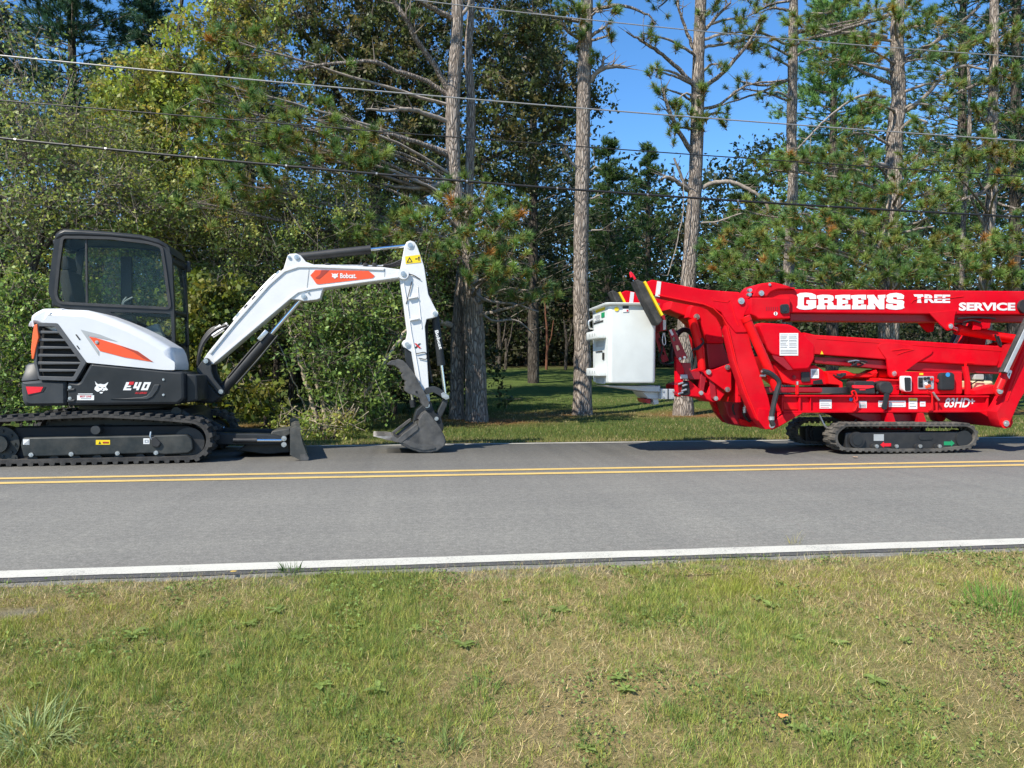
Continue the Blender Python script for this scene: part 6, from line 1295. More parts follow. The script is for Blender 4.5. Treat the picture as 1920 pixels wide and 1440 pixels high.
TR = np.random.default_rng(21)
def V3(p): return np.array([p[0], p[1], p[2]], float)
def unit(a): return a / np.maximum(np.linalg.norm(a, axis=-1, keepdims=True), 1e-9)
def needles(C, D, tones, n_per=90, length=0.165, width=0.0125, spread=1.0, brown=0.0):
    """tufts: needles fanning out around the end of each twig. C tips, D twig directions"""
    k = len(C); d = np.repeat(unit(D), n_per, 0); c = np.repeat(C, n_per, 0); m = len(c)
    r = unit(TR.normal(size=(m, 3))); v = unit(d * TR.uniform(0.35, 1.0, (m, 1)) + r * spread * TR.uniform(0.5, 1.0, (m, 1)))
    base = c - d * (TR.random((m, 1)) ** 1.5) * length * 0.6
    s = unit(np.cross(v, TR.normal(size=(m, 3)))) * width * 0.5
    ln = length * TR.uniform(0.75, 1.08, (m, 1)) * np.repeat(TR.uniform(0.7, 1.2, (k, 1)), n_per, 0)
    co = np.stack([base - s, base + s, base + v * ln], 1).reshape(-1, 3)
    u_ = TR.random((m, 1)); tn = np.repeat(tones, n_per, 0) * TR.uniform(0.75, 1.3, (m, 1))
    if brown: tn = np.where(u_ < brown, YEL_N[TR.integers(0, 3, m)] * TR.uniform(0.5, 1.1, (m, 1)), tn); base = np.where(u_ < brown, base - d * length * 0.45, base)
    tri = np.stack([base - s, base + s, base + v * ln], 1); co = tri.reshape(-1, 3)
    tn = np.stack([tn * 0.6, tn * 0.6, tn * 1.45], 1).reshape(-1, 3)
    return co, np.arange(m * 3).reshape(-1, 3), tn
def sticks(A, B, r0, r1):
    """tapered three-sided twigs from A to B"""
    d = unit(B - A); ref = np.where(np.abs(d[:, 2:3]) < 0.9, np.array([[0, 0, 1.0]]), np.array([[1.0, 0, 0]]))
    s = unit(np.cross(d, ref)); t = np.cross(s, d); k = len(A); v = []
    for P, r in ((A, r0), (B, r1)):
        r = np.broadcast_to(np.asarray(r, float).reshape(-1, 1), (k, 1))
        for a in (0, 2.094, 4.189): v.append(P + (s * math.cos(a) + t * math.sin(a)) * r)
    co = np.stack(v, 1).reshape(-1, 3); o = np.arange(k)[:, None] * 6
    f = np.concatenate([o + np.array([[i, (i + 1) % 3, 3 + (i + 1) % 3, 3 + i]]) for i in range(3)])
    return co, f
def leaves(C, tones, size, droop=0.3, jit=0.5):
    """one folded lozenge leaf at every point"""
    m = len(C); v = unit(TR.normal(size=(m, 3)) + np.array([0, 0, -droop])); s = unit(np.cross(v, TR.normal(size=(m, 3))))
    L_ = size * TR.uniform(1 - jit, 1 + jit, (m, 1)); w = L_ * TR.uniform(0.26, 0.36, (m, 1)); nrm = np.cross(v, s)
    co = np.stack([C, C + v * L_ * 0.45 + s * w + nrm * w * 0.25, C + v * L_, C + v * L_ * 0.45 - s * w + nrm * w * 0.25], 1).reshape(-1, 3)
    return co, np.arange(m * 4).reshape(-1, 4), np.repeat(tones, 4, 0)
def cat_np(parts):
    o = 0; cs, fs, ts = [], [], []
    for c, f, *t in parts:
        cs.append(c); fs.append(f + o); o += len(c)
        if t: ts.append(t[0])
    return np.concatenate(cs), np.concatenate(fs), (np.concatenate(ts) if ts else None)
def path_px(spec, Y, dy=None):
    """[(u, v, radius in photo pixels)] on the plane Y (dy: extra depth per point) -> points and radii in metres"""
    P, r = [], []
    for i, (u, v, w) in enumerate(spec):
        p = W(u, v, Y + (dy[i] if dy else 0)); P.append(p); r.append(w * (p - Vector((0, 0, CAM_H))).length / math.sqrt(FPX ** 2 + (u - 960) ** 2 + (v - 720) ** 2))
    return P, r
def smooth_path(P, r, n=5, wob=0.0, seed=0):
    rr = random.Random(seed); q = [P[0] * 2 - P[1]] + P + [P[-1] * 2 - P[-2]]; op, orr = [], []
    for i in range(1, len(q) - 2):
        for k in range(n):
            t = k / n; a, b, c, d = q[i - 1], q[i], q[i + 1], q[i + 2]
            p = 0.5 * ((2 * b) + (c - a) * t + (2 * a - 5 * b + 4 * c - d) * t * t + (3 * b - a - 3 * c + d) * t ** 3)
            if wob: p = p + Vector((rr.uniform(-wob, wob), rr.uniform(-wob, wob), rr.uniform(-wob, wob)))
            op.append(p); orr.append((r[i - 1] + (r[min(i, len(r) - 1)] - r[i - 1]) * t) * rr.uniform(0.94, 1.07))
    op.append(P[-1]); orr.append(r[-1]); return op, orr
def trunk_part(spec, Y, parent, mat='pine_bark', name='trunk', sides=14, flare=True, seed=1):
    P, r = path_px(spec, Y); gz = float(ground_z(P[0].x, P[0].y))
    P[0] = Vector((P[0].x, P[0].y, gz - 0.08))
    sp, sr = smooth_path(P, r, 6, 0.0, seed)
    if flare:
        for i, p in enumerate(sp): h = p.z - gz; sr[i] *= 1 + 0.22 * math.exp(-max(h, 0) / 0.16)
    o = MB().tube(sp, sr, sides).build(name, mat, parent, angle=60); return o, sp, sr
GREEN_N = np.array([[0.052, 0.092, 0.022], [0.070, 0.110, 0.026], [0.042, 0.078, 0.026], [0.090, 0.118, 0.030]]) * 2.3
YEL_N = np.array([[0.20, 0.155, 0.030], [0.24, 0.12, 0.030], [0.15, 0.135, 0.03]]) * 1.5
def tuft_tones(k, old=0.14, pal=GREEN_N):
    t = pal[TR.integers(0, len(pal), k)] * TR.uniform(0.8, 1.25, (k, 1)); o = TR.random(k) < old
    t[o] = YEL_N[TR.integers(0, 3, int(o.sum()))] * TR.uniform(0.8, 1.2, (int(o.sum()), 1)); return t

def pine(label, u, Y, trunks, limbs=(), boughs=(), upper=8, group='pines on the lawn', seed=1, old=0.14, tip_tufts=True, pal=GREEN_N, n_per=105, up_reach=2.0):
    global TR
    TR = np.random.default_rng(seed); rr = random.Random(seed)
    b = W(u, 700, Y); b = Vector((b.x, Y, float(ground_z(b.x, Y))))
    root = thing('pine_tree', label, 'tree', b, group)
    spine = None
    for k, sp in enumerate(trunks):
        o, P, r = trunk_part(sp, Y + (0.35 * k), root, seed=seed + k)
        if spine is None: spine = (P, r)
    C, D, A, B, R0 = [], [], [], [], []
    def add_tuft(c, d, frm=None):
        C.append(V3(c)); D.append(V3(d))
        if frm is not None: A.append(V3(frm)); B.append(V3(c)); R0.append(0.007)
    for li, (spec, dy, tf) in enumerate(limbs):
        P, r = path_px(spec, Y, dy); q, qr = smooth_path(P, r, 5, 0.012, seed + 50 + li)
        MB().tube(q, qr, 7).build('limb', 'pine_bark' if tf else 'dead_wood', root, angle=60)
        nq = len(q)
        for k in range(int(nq * 0.45), nq):                 # bare side twigs
            if rr.random() < 0.8:
                d = (q[k] - q[k - 1]).normalized(); s = Vector((rr.uniform(-1, 1), rr.uniform(-1, 1), rr.uniform(-.6, .9))).normalized(); e = q[k] + (d * 0.6 + s) * rr.uniform(0.12, 0.4)
                A.append(V3(q[k])); B.append(V3(e)); R0.append(qr[k] * 0.4 + 0.003)
                if tf and rr.random() < tf: add_tuft(e, (e - q[k]) + Vector((0, 0, 0.1)))
    P, r = spine
    def from_trunk(c):
        zc = c.z - 0.12 * (Vector((c.x, c.y, 0)) - Vector((P[0].x, P[0].y, 0))).length
        return min(P, key=lambda p: abs(p.z - zc))
    for bi, (bu, bv, by, ru, rv, n) in enumerate(boughs):
        c = W(bu, bv, by); s = (c.y / FPX); ex, ez = ru * s, rv * s; t = from_trunk(c)
        mid = t.lerp(c, 0.5) + Vector((rr.uniform(-.1, .1), rr.uniform(-.1, .1), rr.uniform(-0.02, 0.18)))
        q, qr = smooth_path([t, mid, c], [0.035, 0.024, 0.012], 6, 0.012, seed + 90 + bi)
        MB().tube(q, qr, 6).build('limb', 'dead_wood' if bi % 3 else 'pine_bark', root, angle=60)
        for k in range(n):
            a = TR.normal(size=3); a /= np.linalg.norm(a); rad = 1.25 * TR.random() ** 0.4
            off = Vector((a[0] * ex * rad, a[1] * ex * 0.8 * rad, a[2] * ez * rad)); e = c + off
            f = q[rr.randrange(int(len(q) * 0.45), len(q))].lerp(c, 0.5)
            d = Vector((off.x * 0.6, off.y * 0.6 - 0.05, abs(off.z) * 0.5 + 0.22)) + (e - f) * 0.5
            add_tuft(e, d, f)
    z_top = P[-1].z
    for k in range(upper):                                   # crown above the photograph's frame
        z = 8.8 + (z_top - 9.2) * (k + 0.5) / upper; t = min(P, key=lambda p: abs(p.z - z)); a = k * 2.4 + seed
        reach = up_reach * (1 - 0.55 * k / upper); c = t + Vector((math.cos(a) * reach, math.sin(a) * reach, 0.35))
        q, qr = smooth_path([t, t.lerp(c, .5) + Vector((0, 0, .1)), c], [0.04, 0.03, 0.012], 5, 0.01, seed + k)
        MB().tube(q, qr, 6).build('limb', 'pine_bark', root, angle=60)
        for j in range(22):
            f = q[rr.randrange(4, len(q))]; e = f + Vector((rr.uniform(-.6, .6), rr.uniform(-.6, .6), rr.uniform(-.1, .5))); add_tuft(e, (e - f) + Vector((0, 0, .2)), f)
    if C:
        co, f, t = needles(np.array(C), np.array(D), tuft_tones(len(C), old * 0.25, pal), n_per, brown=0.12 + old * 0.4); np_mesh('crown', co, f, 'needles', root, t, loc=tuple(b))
    if A:
        co, f = sticks(np.array(A), np.array(B), np.array(R0), 0.003); tw = np_mesh('twigs', co, f, 'twig', root, loc=tuple(b)); tw['kind'] = 'stuff'
    return root

LAWN_G = 'tall pines on the lawn'
pine('twin-trunked pine with long bare limbs and needle boughs hanging beside the excavator arm', 885, 14.0,
     [[(894, 800, 20), (890, 650, 20), (882, 540, 18), (864, 420, 15), (851, 330, 14), (849, 200, 13), (855, 100, 12), (858, 0, 11), (862, -300, 8), (866, -620, 3)],
      [(856, 800, 14), (858, 650, 13), (867, 500, 11), (879, 350, 9), (883, 200, 8), (878, 100, 7.5), (884, 0, 6.5), (890, -260, 3)]],
     [([(843, 177, 6), (822, 135, 5.5), (787, 83, 5), (763, 38, 4.5), (739, 0, 4), (715, -50, 2)], [0, -.1, -.3, -.5, -.6, -.8], 0.2),
      ([(838, 178, 5), (794, 149, 4.5), (746, 134, 4), (704, 116, 3.8), (652, 118, 3.4), (600, 122, 2.8), (550, 132, 1.5)], [0, -.1, -.3, -.5, -.7, -.9, -1.1], 0.25),
      ([(842, 229, 5), (808, 217, 4.5), (767, 205, 4), (728, 208, 3.2), (687, 205, 2)], [0, -.2, -.4, -.6, -.8], 0),
      ([(845, 295, 5.5), (808, 276, 5), (756, 259, 4.4), (704, 246, 3.6), (659, 229, 3), (617, 215, 2)], [0, -.3, -.6, -.9, -1.1, -1.3], 0.3),
      ([(850, 347, 5), (826, 342, 4.5), (808, 350, 4), (760, 352, 3), (715, 345, 1.6)], [0, -.2, -.3, -.5, -.7], 0),
      ([(852, 38, 6), (822, 21, 5), (787, 0, 4.5), (740, -40, 3)], [0, -.2, -.4, -.6], 0.2),
      ([(860, 35, 4), (878, 10, 3), (890, -30, 2)], [0, -.1, -.2], 0),
      ([(845, 610, 6), (815, 600, 5.5), (790, 590, 5), (770, 580, 3)], [-.1, -.3, -.5, -.7], 0),
      ([(870, 400, 4), (900, 392, 3), (930, 405, 2), (955, 430, 1)], [-.1, -.4, -.6, -.8], 0.4),
      ([(872, 520, 4), (905, 560, 3), (960, 570, 2.4), (1010, 585, 1.5)], [-.1, -.4, -.7, -.9], 0),
      ([(872, 560, 3), (920, 600, 2.4), (965, 600, 2), (1000, 625, 1)], [0, .3, .5, .6], 0)],
     [(370, 185, 12.2, 45, 45, 16), (440, 165, 12.4, 50, 50, 16), (400, 250, 12.2, 50, 35, 12), (480, 240, 12.2, 60, 40, 18), (560, 220, 12.4, 70, 45, 20), (600, 280, 12.4, 70, 40, 22), (520, 290, 12.2, 60, 40, 18), (660, 300, 12.6, 60, 45, 22),
      (430, 340, 12.0, 60, 40, 18), (370, 380, 12.0, 50, 35, 12), (500, 350, 12.2, 60, 40, 14), (450, 80, 12.8, 55, 45, 16), (700, 270, 12.8, 40, 40, 10),
      (670, 420, 12.4, 35, 30, 10), (740, 430, 12.4, 45, 35, 14), (800, 440, 12.3, 55, 45, 20), (860, 400, 12.6, 60, 40, 22), (900, 370, 12.6, 60, 40, 20), (930, 440, 12.4, 60, 45, 24), (880, 480, 12.3, 60, 40, 20), (960, 490, 12.4, 50, 40, 16), (980, 400, 12.8, 40, 40, 10), (990, 545, 12.5, 40, 22, 9), (1046, 550, 12.5, 14, 14, 3), (920, 520, 12.4, 45, 30, 12), (775, 380, 12.7, 40, 30, 8)], upper=9, seed=3, group=LAWN_G)
pine('straight bare-trunked pine with a crooked broken side limb against the blue sky', 1093, 15.3,
     [[(1092, 792, 17), (1092, 650, 15.5), (1089, 500, 14), (1092, 330, 13.5), (1094, 200, 13), (1097, 80, 12.5), (1100, 0, 12), (1106, -300, 8), (1110, -640, 3)]],
     [([(1106, 152, 5), (1122, 134, 4.5), (1145, 125, 4), (1172, 126, 3)], [0, -.1, -.2, -.2], 0), ([(1122, 134, 3.5), (1130, 120, 3), (1132, 105, 2)], [-.1, -.1, -.1], 0), ([(1108, 68, 3.5), (1122, 58, 3), (1134, 50, 2)], [0, 0, -.1], 0),
      ([(1090, 330, 3), (1070, 300, 2.5), (1052, 280, 2)], [0, -.1, -.2], 0), ([(1100, 325, 2), (1118, 312, 1.6)], [0, -.1], 0), ([(1100, 375, 2), (1125, 366, 1.5)], [0, -.1], 0), ([(1088, 390, 2), (1078, 370, 1.5)], [0, -.1], 0), ([(1100, 434, 2), (1130, 430, 1.4)], [0, -.1], 0),
      ([(1086, 72, 3), (1065, 60, 2), (1052, 35, 1.5)], [0, -.2, -.3], 0.3), ([(1085, 40, 3), (1030, 30, 2), (980, 20, 1.2)], [0, -.2, -.3], 0.2), ([(1108, 20, 4), (1160, 10, 3), (1210, 25, 2), (1230, 45, 1)], [0, -.3, -.5, -.6], 0.15)],
     [(1085, 12, 14.6, 40, 20, 12), (1130, 20, 14.8, 30, 25, 8), (1118, 105, 15.1, 14, 14, 3), (1150, 62, 15.0, 14, 12, 3), (1088, 55, 15.0, 20, 20, 5), (1080, 95, 15.3, 12, 15, 3)], upper=9, seed=5, group=LAWN_G)
pine('sparsely needled pine with an arching dead limb rising behind the red outrigger', 1283, 15.3,
     [[(1281, 790, 17.5), (1284, 650, 16), (1290, 540, 14.5), (1297, 440, 13.5), (1304, 330, 12.5), (1308, 200, 12), (1310, 90, 11), (1314, 0, 10), (1322, -300, 7), (1326, -620, 3)]],
     [([(1316, 354, 4.5), (1335, 343, 4.3), (1369, 341, 4), (1402, 354, 3.8), (1432, 375, 3.5), (1449, 409, 3), (1457, 450, 2)], [0, -.1, -.3, -.4, -.5, -.6, -.6], 0),
      ([(1318, 165, 4.5), (1361, 131, 3.8), (1402, 82, 3), (1424, 45, 2)], [0, -.2, -.3, -.4], 0.25), ([(1302, 161, 4.5), (1271, 127, 3.8), (1234, 97, 3.2), (1200, 75, 2.4), (1175, 60, 1.4)], [0, -.1, -.3, -.4, -.5], 0.15),
      ([(1300, 289, 5), (1271, 244, 4.2), (1252, 199, 3.6), (1241, 165, 2.4)], [0, -.2, -.3, -.4], 0.35), ([(1298, 360, 4), (1279, 334, 3), (1264, 296, 2)], [0, -.1, -.2], 0), ([(1298, 358, 4.4), (1275, 345, 4), (1256, 333, 3.4), (1238, 336, 2)], [0, -.1, -.2, -.3], 0),
      ([(1300, 90, 3.6), (1285, 50, 3), (1272, 10, 2.4), (1265, -40, 1.5)], [0, -.1, -.2, -.3], 0.2), ([(1318, 60, 3.5), (1345, 30, 3), (1370, 5, 2)], [0, -.1, -.2], 0.2), ([(1310, 205, 3), (1350, 195, 2.6), (1400, 160, 2), (1470, 150, 1.4)], [0, -.2, -.4, -.5], 0.15),
      ([(1281, 337, 1), (1281, 394, 1), (1271, 450, 1), (1252, 517, 0.9)], [-.3, -.3, -.3, -.3], 0), ([(1300, 420, 2.4), (1345, 415, 2), (1390, 400, 1.3)], [0, -.1, -.2], 0)],
     [(1242, 165, 14.9, 16, 14, 4), (1270, 185, 15, 26, 20, 7), (1320, 180, 15, 20, 20, 5), (1228, 130, 14.9, 12, 10, 2), (1205, 62, 14.8, 18, 16, 4), (1217, 127, 14.8, 10, 8, 2), (1260, 235, 15, 26, 24, 8), (1330, 222, 15, 26, 16, 6), (1345, 120, 15, 22, 18, 5), (1290, 215, 15, 18, 14, 4), (1375, 60, 15, 30, 30, 8), (1400, 35, 15, 30, 25, 8), (1265, 85, 15, 14, 12, 2), (1320, 20, 15, 40, 20, 6), (1420, 70, 15.2, 30, 30, 8), (1370, 215, 15.2, 24, 18, 5)], upper=9, seed=8, group=LAWN_G)
rb = [(1500, 300, 14.0), (1455, 320, 14.4), (1560, 315, 13.8), (1610, 300, 13.8), (1580, 372, 13.6), (1500, 400, 13.6), (1420, 455, 13.6), (1375, 485, 13.6), (1345, 470, 14.0), (1465, 460, 13.4), (1530, 462, 13.4), (1440, 505, 13.2), (1400, 505, 13.3), (1560, 510, 13.0), (1640, 372, 13.6), (1590, 430, 13.4), (1480, 430, 13.9)]
pine('slender distant pine trunk half hidden behind low green boughs', 1480, 18.5,
     [[(1470, 780, 11), (1478, 520, 10), (1487, 340, 9.5), (1484, 260, 9.5), (1486, 150, 9), (1488, 0, 8), (1490, -300, 5), (1492, -520, 2)]],
     [([(1478, 150, 3), (1430, 160, 2.4), (1380, 150, 1.6)], [0, -.3, -.4], 0.3), ([(1480, 85, 3), (1420, 60, 2), (1370, 62, 1.4)], [0, -.3, -.4], 0.3), ([(1492, 60, 3), (1540, 50, 2.4), (1620, 35, 1.6)], [0, -.2, -.3], 0.3), ([(1480, 20, 3), (1450, 15, 2), (1425, 25, 1)], [0, 0, 0], 0.2), ([(1478, 150, 2.6), (1420, 175, 2), (1330, 205, 1.2)], [0, -.2, -.2], 0.2)],
     [(1400, 75, 18.2, 40, 26, 12), (1450, 110, 18.2, 40, 22, 12), (1540, 90, 18.2, 50, 30, 14), (1600, 60, 18.4, 40, 30, 12), (1560, 25, 18.4, 60, 25, 14), (1430, 180, 18.3, 50, 28, 12), (1380, 165, 18.3, 30, 20, 6)], upper=7, seed=12, group=LAWN_G, n_per=70)
pine('stout crooked pine with drooping needle boughs behind the long lettered boom', 1660, 14.8,
     [[(1664, 795, 19), (1667, 525, 17), (1666, 431, 15.5), (1674, 375, 15), (1676, 300, 15.5), (1678, 244, 13.5), (1685, 187, 13), (1682, 124, 12.5), (1682, 56, 12), (1684, 0, 11), (1690, -300, 8), (1694, -620, 3)]],
     [([(1695, 210, 4.5), (1732, 184, 4), (1770, 142, 3.4), (1800, 124, 2.8), (1850, 130, 1.6)], [0, -.2, -.4, -.5, -.6], 0), ([(1691, 116, 4.5), (1732, 94, 4), (1785, 56, 3.4), (1837, 11, 2.4)], [0, -.2, -.3, -.4], 0.1), ([(1671, 157, 3.6), (1612, 131, 2.8), (1590, 120, 1.8)], [0, -.2, -.3], 0.1), ([(1660, 182, 2.8), (1612, 180, 2.4), (1560, 214, 2), (1526, 247, 1.8), (1496, 279, 1.4)], [0, -.2, -.4, -.6, -.7], 0),
      ([(1663, 311, 5), (1635, 308, 4.4), (1612, 309, 3.6)], [0, -.3, -.4], 0), ([(1661, 431, 4.4), (1642, 469, 3.8), (1624, 521, 3)], [0, -.3, -.4], 0), ([(1690, 345, 4), (1740, 340, 3), (1790, 330, 1.6)], [0, -.4, -.6], 0.2), ([(1665, 30, 4), (1600, 50, 3), (1530, 70, 2)], [0, -.3, -.4], 0.2), ([(1662, 70, 4), (1600, 60, 3), (1540, 68, 2)], [0, -.2, -.4], 0), ([(1672, 440, 3), (1720, 430, 2.4), (1750, 425, 1.4)], [0, -.3, -.4], 0)],
     [(a, b_, y_, 46, 32, 15) for a, b_, y_ in rb] + [(1350, 500, 13.5, 40, 25, 11), (1410, 400, 14.2, 40, 30, 10), (1460, 380, 14.2, 40, 30, 10), (1530, 420, 13.8, 45, 28, 12), (1640, 430, 13.5, 40, 28, 10), (1760, 400, 13.6, 45, 30, 12), (1720, 290, 14.0, 45, 28, 12), (1600, 250, 14.4, 45, 28, 8), (1740, 230, 14.2, 40, 25, 8), (1380, 440, 14.0, 40, 26, 10), (1700, 345, 13.4, 45, 28, 12), (1740, 362, 13.2, 45, 30, 13), (1620, 470, 13.2, 45, 28, 14), (1700, 462, 13.0, 50, 30, 16), (1720, 505, 12.9, 50, 25, 15), (1650, 500, 13.0, 45, 25, 13), (1600, 520, 13.0, 45, 22, 10), (1780, 145, 14.0, 30, 18, 6), (1730, 110, 14.2, 30, 18, 6), (1560, 350, 13.8, 40, 22, 8), (1500, 505, 13.1, 40, 22, 10), (1680, 425, 13.6, 40, 20, 8), (1620, 90, 14.4, 45, 25, 12), (1680, 30, 14.0, 60, 30, 14), (1740, 50, 14.2, 50, 28, 14), (1790, 90, 14.4, 45, 26, 12), (1560, 110, 14.8, 45, 28, 10), (1510, 50, 14.8, 45, 28, 12), (1620, 190, 14.4, 40, 25, 8), (1760, 200, 14.4, 40, 28, 10), (1640, 20, 14.6, 50, 25, 12)], upper=8, seed=15, old=0.18, group=LAWN_G)
pine('thin pale-barked pine standing behind the rear outrigger', 1850, 15.4,
     [[(1846, 795, 12), (1848, 520, 11), (1850, 450, 10.5), (1860, 356, 9.5), (1860, 262, 9), (1862, 187, 8.5), (1864, 112, 8), (1864, 0, 7.5), (1866, -300, 5), (1868, -520, 2)], [(1800, 795, 5), (1806, 420, 4.5), (1816, 300, 4), (1818, 180, 3.4), (1815, 120, 2)]],
     [([(1858, 346, 4.4), (1837, 362, 4), (1800, 376, 3.4), (1760, 386, 2)], [0, -.3, -.5, -.8], 0.3), ([(1856, 146, 3.6), (1807, 169, 3), (1762, 187, 2)], [0, -.2, -.3], 0.1), ([(1870, 30, 2.4), (1900, 15, 1.6)], [0, -.1], 0.3), ([(1845, 420, 3), (1830, 395, 2.6), (1822, 370, 1.6)], [0, -.1, -.2], 0), ([(1864, 380, 3), (1900, 390, 2), (1940, 400, 1.4)], [0, -.2, -.3], 0.3)],
     [(1790, 295, 13.8, 45, 30, 14), (1840, 282, 13.8, 50, 30, 16), (1885, 290, 13.6, 50, 34, 16), (1800, 335, 13.6, 40, 25, 10), (1760, 452, 13.0, 45, 28, 14), (1830, 455, 12.9, 50, 30, 16), (1890, 462, 12.9, 50, 30, 16), (1875, 495, 12.8, 50, 25, 15), (1800, 492, 12.8, 50, 28, 15), (1780, 515, 12.8, 50, 18, 10), (1900, 520, 12.8, 50, 20, 12), (1905, 330, 13.4, 40, 30, 12), (1930, 430, 13.2, 50, 40, 14), (1880, 140, 14.8, 45, 28, 14), (1890, 60, 14.8, 45, 30, 14), (1830, 70, 15.0, 40, 28, 12), (1910, 210, 14.6, 40, 30, 12), (1840, 220, 14.8, 40, 28, 10), (1980, 480, 13.2, 50, 40, 14)], upper=7, seed=18, old=0.25, group=LAWN_G)

# ------------------------------------------------------------------ soft dense conifers (white pine, spruce) farther back
def conifer(label, u, Y, top_v, half_u, low_v, n, pal, seed, group, length=0.22, width=0.026, name='conifer_tree', n_per=20, lean=0.0, back=True):
    global TR
    TR = np.random.default_rng(seed); b = W(u, 700, Y); b = Vector((b.x, Y, float(ground_z(b.x, Y)))); root = thing(name, label, 'tree', b, group)
    top = W(u, top_v, Y); low = W(u, low_v, Y); rad = half_u * Y / FPX; H = top.z - b.z
    MB().tube([b - Vector((0, 0, .1)), b + Vector((0, 0, H * .5)), Vector((b.x + lean, Y, top.z - 0.2))], [0.20, 0.14, 0.02], 10).build('trunk', 'dark_bark', root, angle=60)
    levels = max(8, int((top.z - low.z) / 0.42)); C, D, A, B = [], [], [], []
    per = max(6, int(1.7 * n) // (levels * 7))
    for k in range(levels):
        t = (k + TR.random() * .6) / levels; z = low.z + (top.z - low.z) * t; rr = rad * (1 - t) ** 0.75 * TR.uniform(0.8, 1.1) + 0.15; z0 = z
        for j in range(7):
            z = z0 + TR.normal() * 0.22; a = TR.random() * 6.283; L_ = rr * TR.uniform(0.6, 1.1); tip = np.array([b.x + math.cos(a) * L_, Y + math.sin(a) * L_, z + 0.12 * L_])
            st = np.array([b.x, Y, z - 0.1 * L_]); A.append(st); B.append(tip)
            s = TR.random(per) ** 0.6; c = st + (tip - st) * s[:, None] + TR.normal(size=(per, 3)) * np.array([0.16, 0.16, 0.08]) * (0.5 + L_ * .35)
            C.append(c); D.append(np.tile((tip - st) / max(L_, .1) + np.array([0, 0, .35]), (per, 1)))
    C = np.concatenate(C); D = np.concatenate(D) + TR.normal(size=C.shape) * 0.3
    t = pal[TR.integers(0, len(pal), len(C))] * TR.uniform(0.75, 1.25, (len(C), 1))
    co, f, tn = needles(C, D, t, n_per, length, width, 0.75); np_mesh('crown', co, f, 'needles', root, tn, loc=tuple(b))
    co, f = sticks(np.array(A), np.array(B), 0.03, 0.006); tw = np_mesh('branches', co, f, 'twig', root, loc=tuple(b)); tw['kind'] = 'stuff'
    return root
WP = np.array([[0.050, 0.090, 0.026], [0.062, 0.105, 0.030], [0.040, 0.078, 0.028]]) * 2.3; SPR = np.array([[0.022, 0.046, 0.024], [0.028, 0.055, 0.026], [0.018, 0.038, 0.022]]) * 2.1; DK = np.array([[0.020, 0.033, 0.014], [0.026, 0.040, 0.016], [0.016, 0.026, 0.012]]) * 1.3  # DK: dark foliage, with the shade of the wood edge in its colour
BG = 'conifers behind the lawn'
conifer('tall blue-green spruce rising above the yellow-green trees', 140, 25, -330, 190, 330, 2600, SPR * 1.25, 31, BG)
conifer('narrow blue-green spruce top beside a patch of sky behind the left thicket', 285, 26, -130, 105, 330, 1400, SPR * 1.25, 32, BG)
conifer('soft bright green white pine between the bare trunks', 1560, 22, -60, 215, 540, 2800, WP * 1.5, 33, BG, 0.2, 0.02)
conifer('broad dark green white pine behind the thin pale-barked pine', 1800, 24, -420, 260, 560, 2400, WP * 0.95, 34, BG)
conifer('dark spruce filling the gap beside the rear outrigger', 1990, 22, -300, 200, 600, 1500, SPR, 35, BG)
conifer('small round-topped pine under the open sky between two bare trunks', 1140, 30, 262, 105, 560, 900, WP * 0.62, 36, BG)
conifer('pine with a ragged top standing in the sky gap left of the arching limb', 1215, 33, 270, 80, 560, 700, WP * 0.6, 37, BG)
conifer('dark pine behind the arching dead limb', 1400, 27, 330, 130, 620, 1000, WP * 0.55, 38, BG)
conifer('shadowy pine behind the white bucket', 1000, 25, -120, 150, 560, 1500, DK * 1.3, 39, BG)
conifer('deep green spruce filling the upper corner behind the thin pale-barked pine', 1900, 21, -500, 190, 420, 1500, SPR * 0.8, 43, BG)
conifer('tall shadowy conifer behind the dark broad-leaved tree', 760, 26, -300, 230, 560, 1500, DK * 1.1, 40, BG)
conifer('dark conifer rising behind the scrub at the edge of the thicket', -40, 22, -200, 170, 560, 1100, DK * 1.3, 41, BG)
conifer('tall dark conifer behind the yellow-green trees', 470, 24, -120, 190, 560, 1400, DK * 1.2, 42, BG)

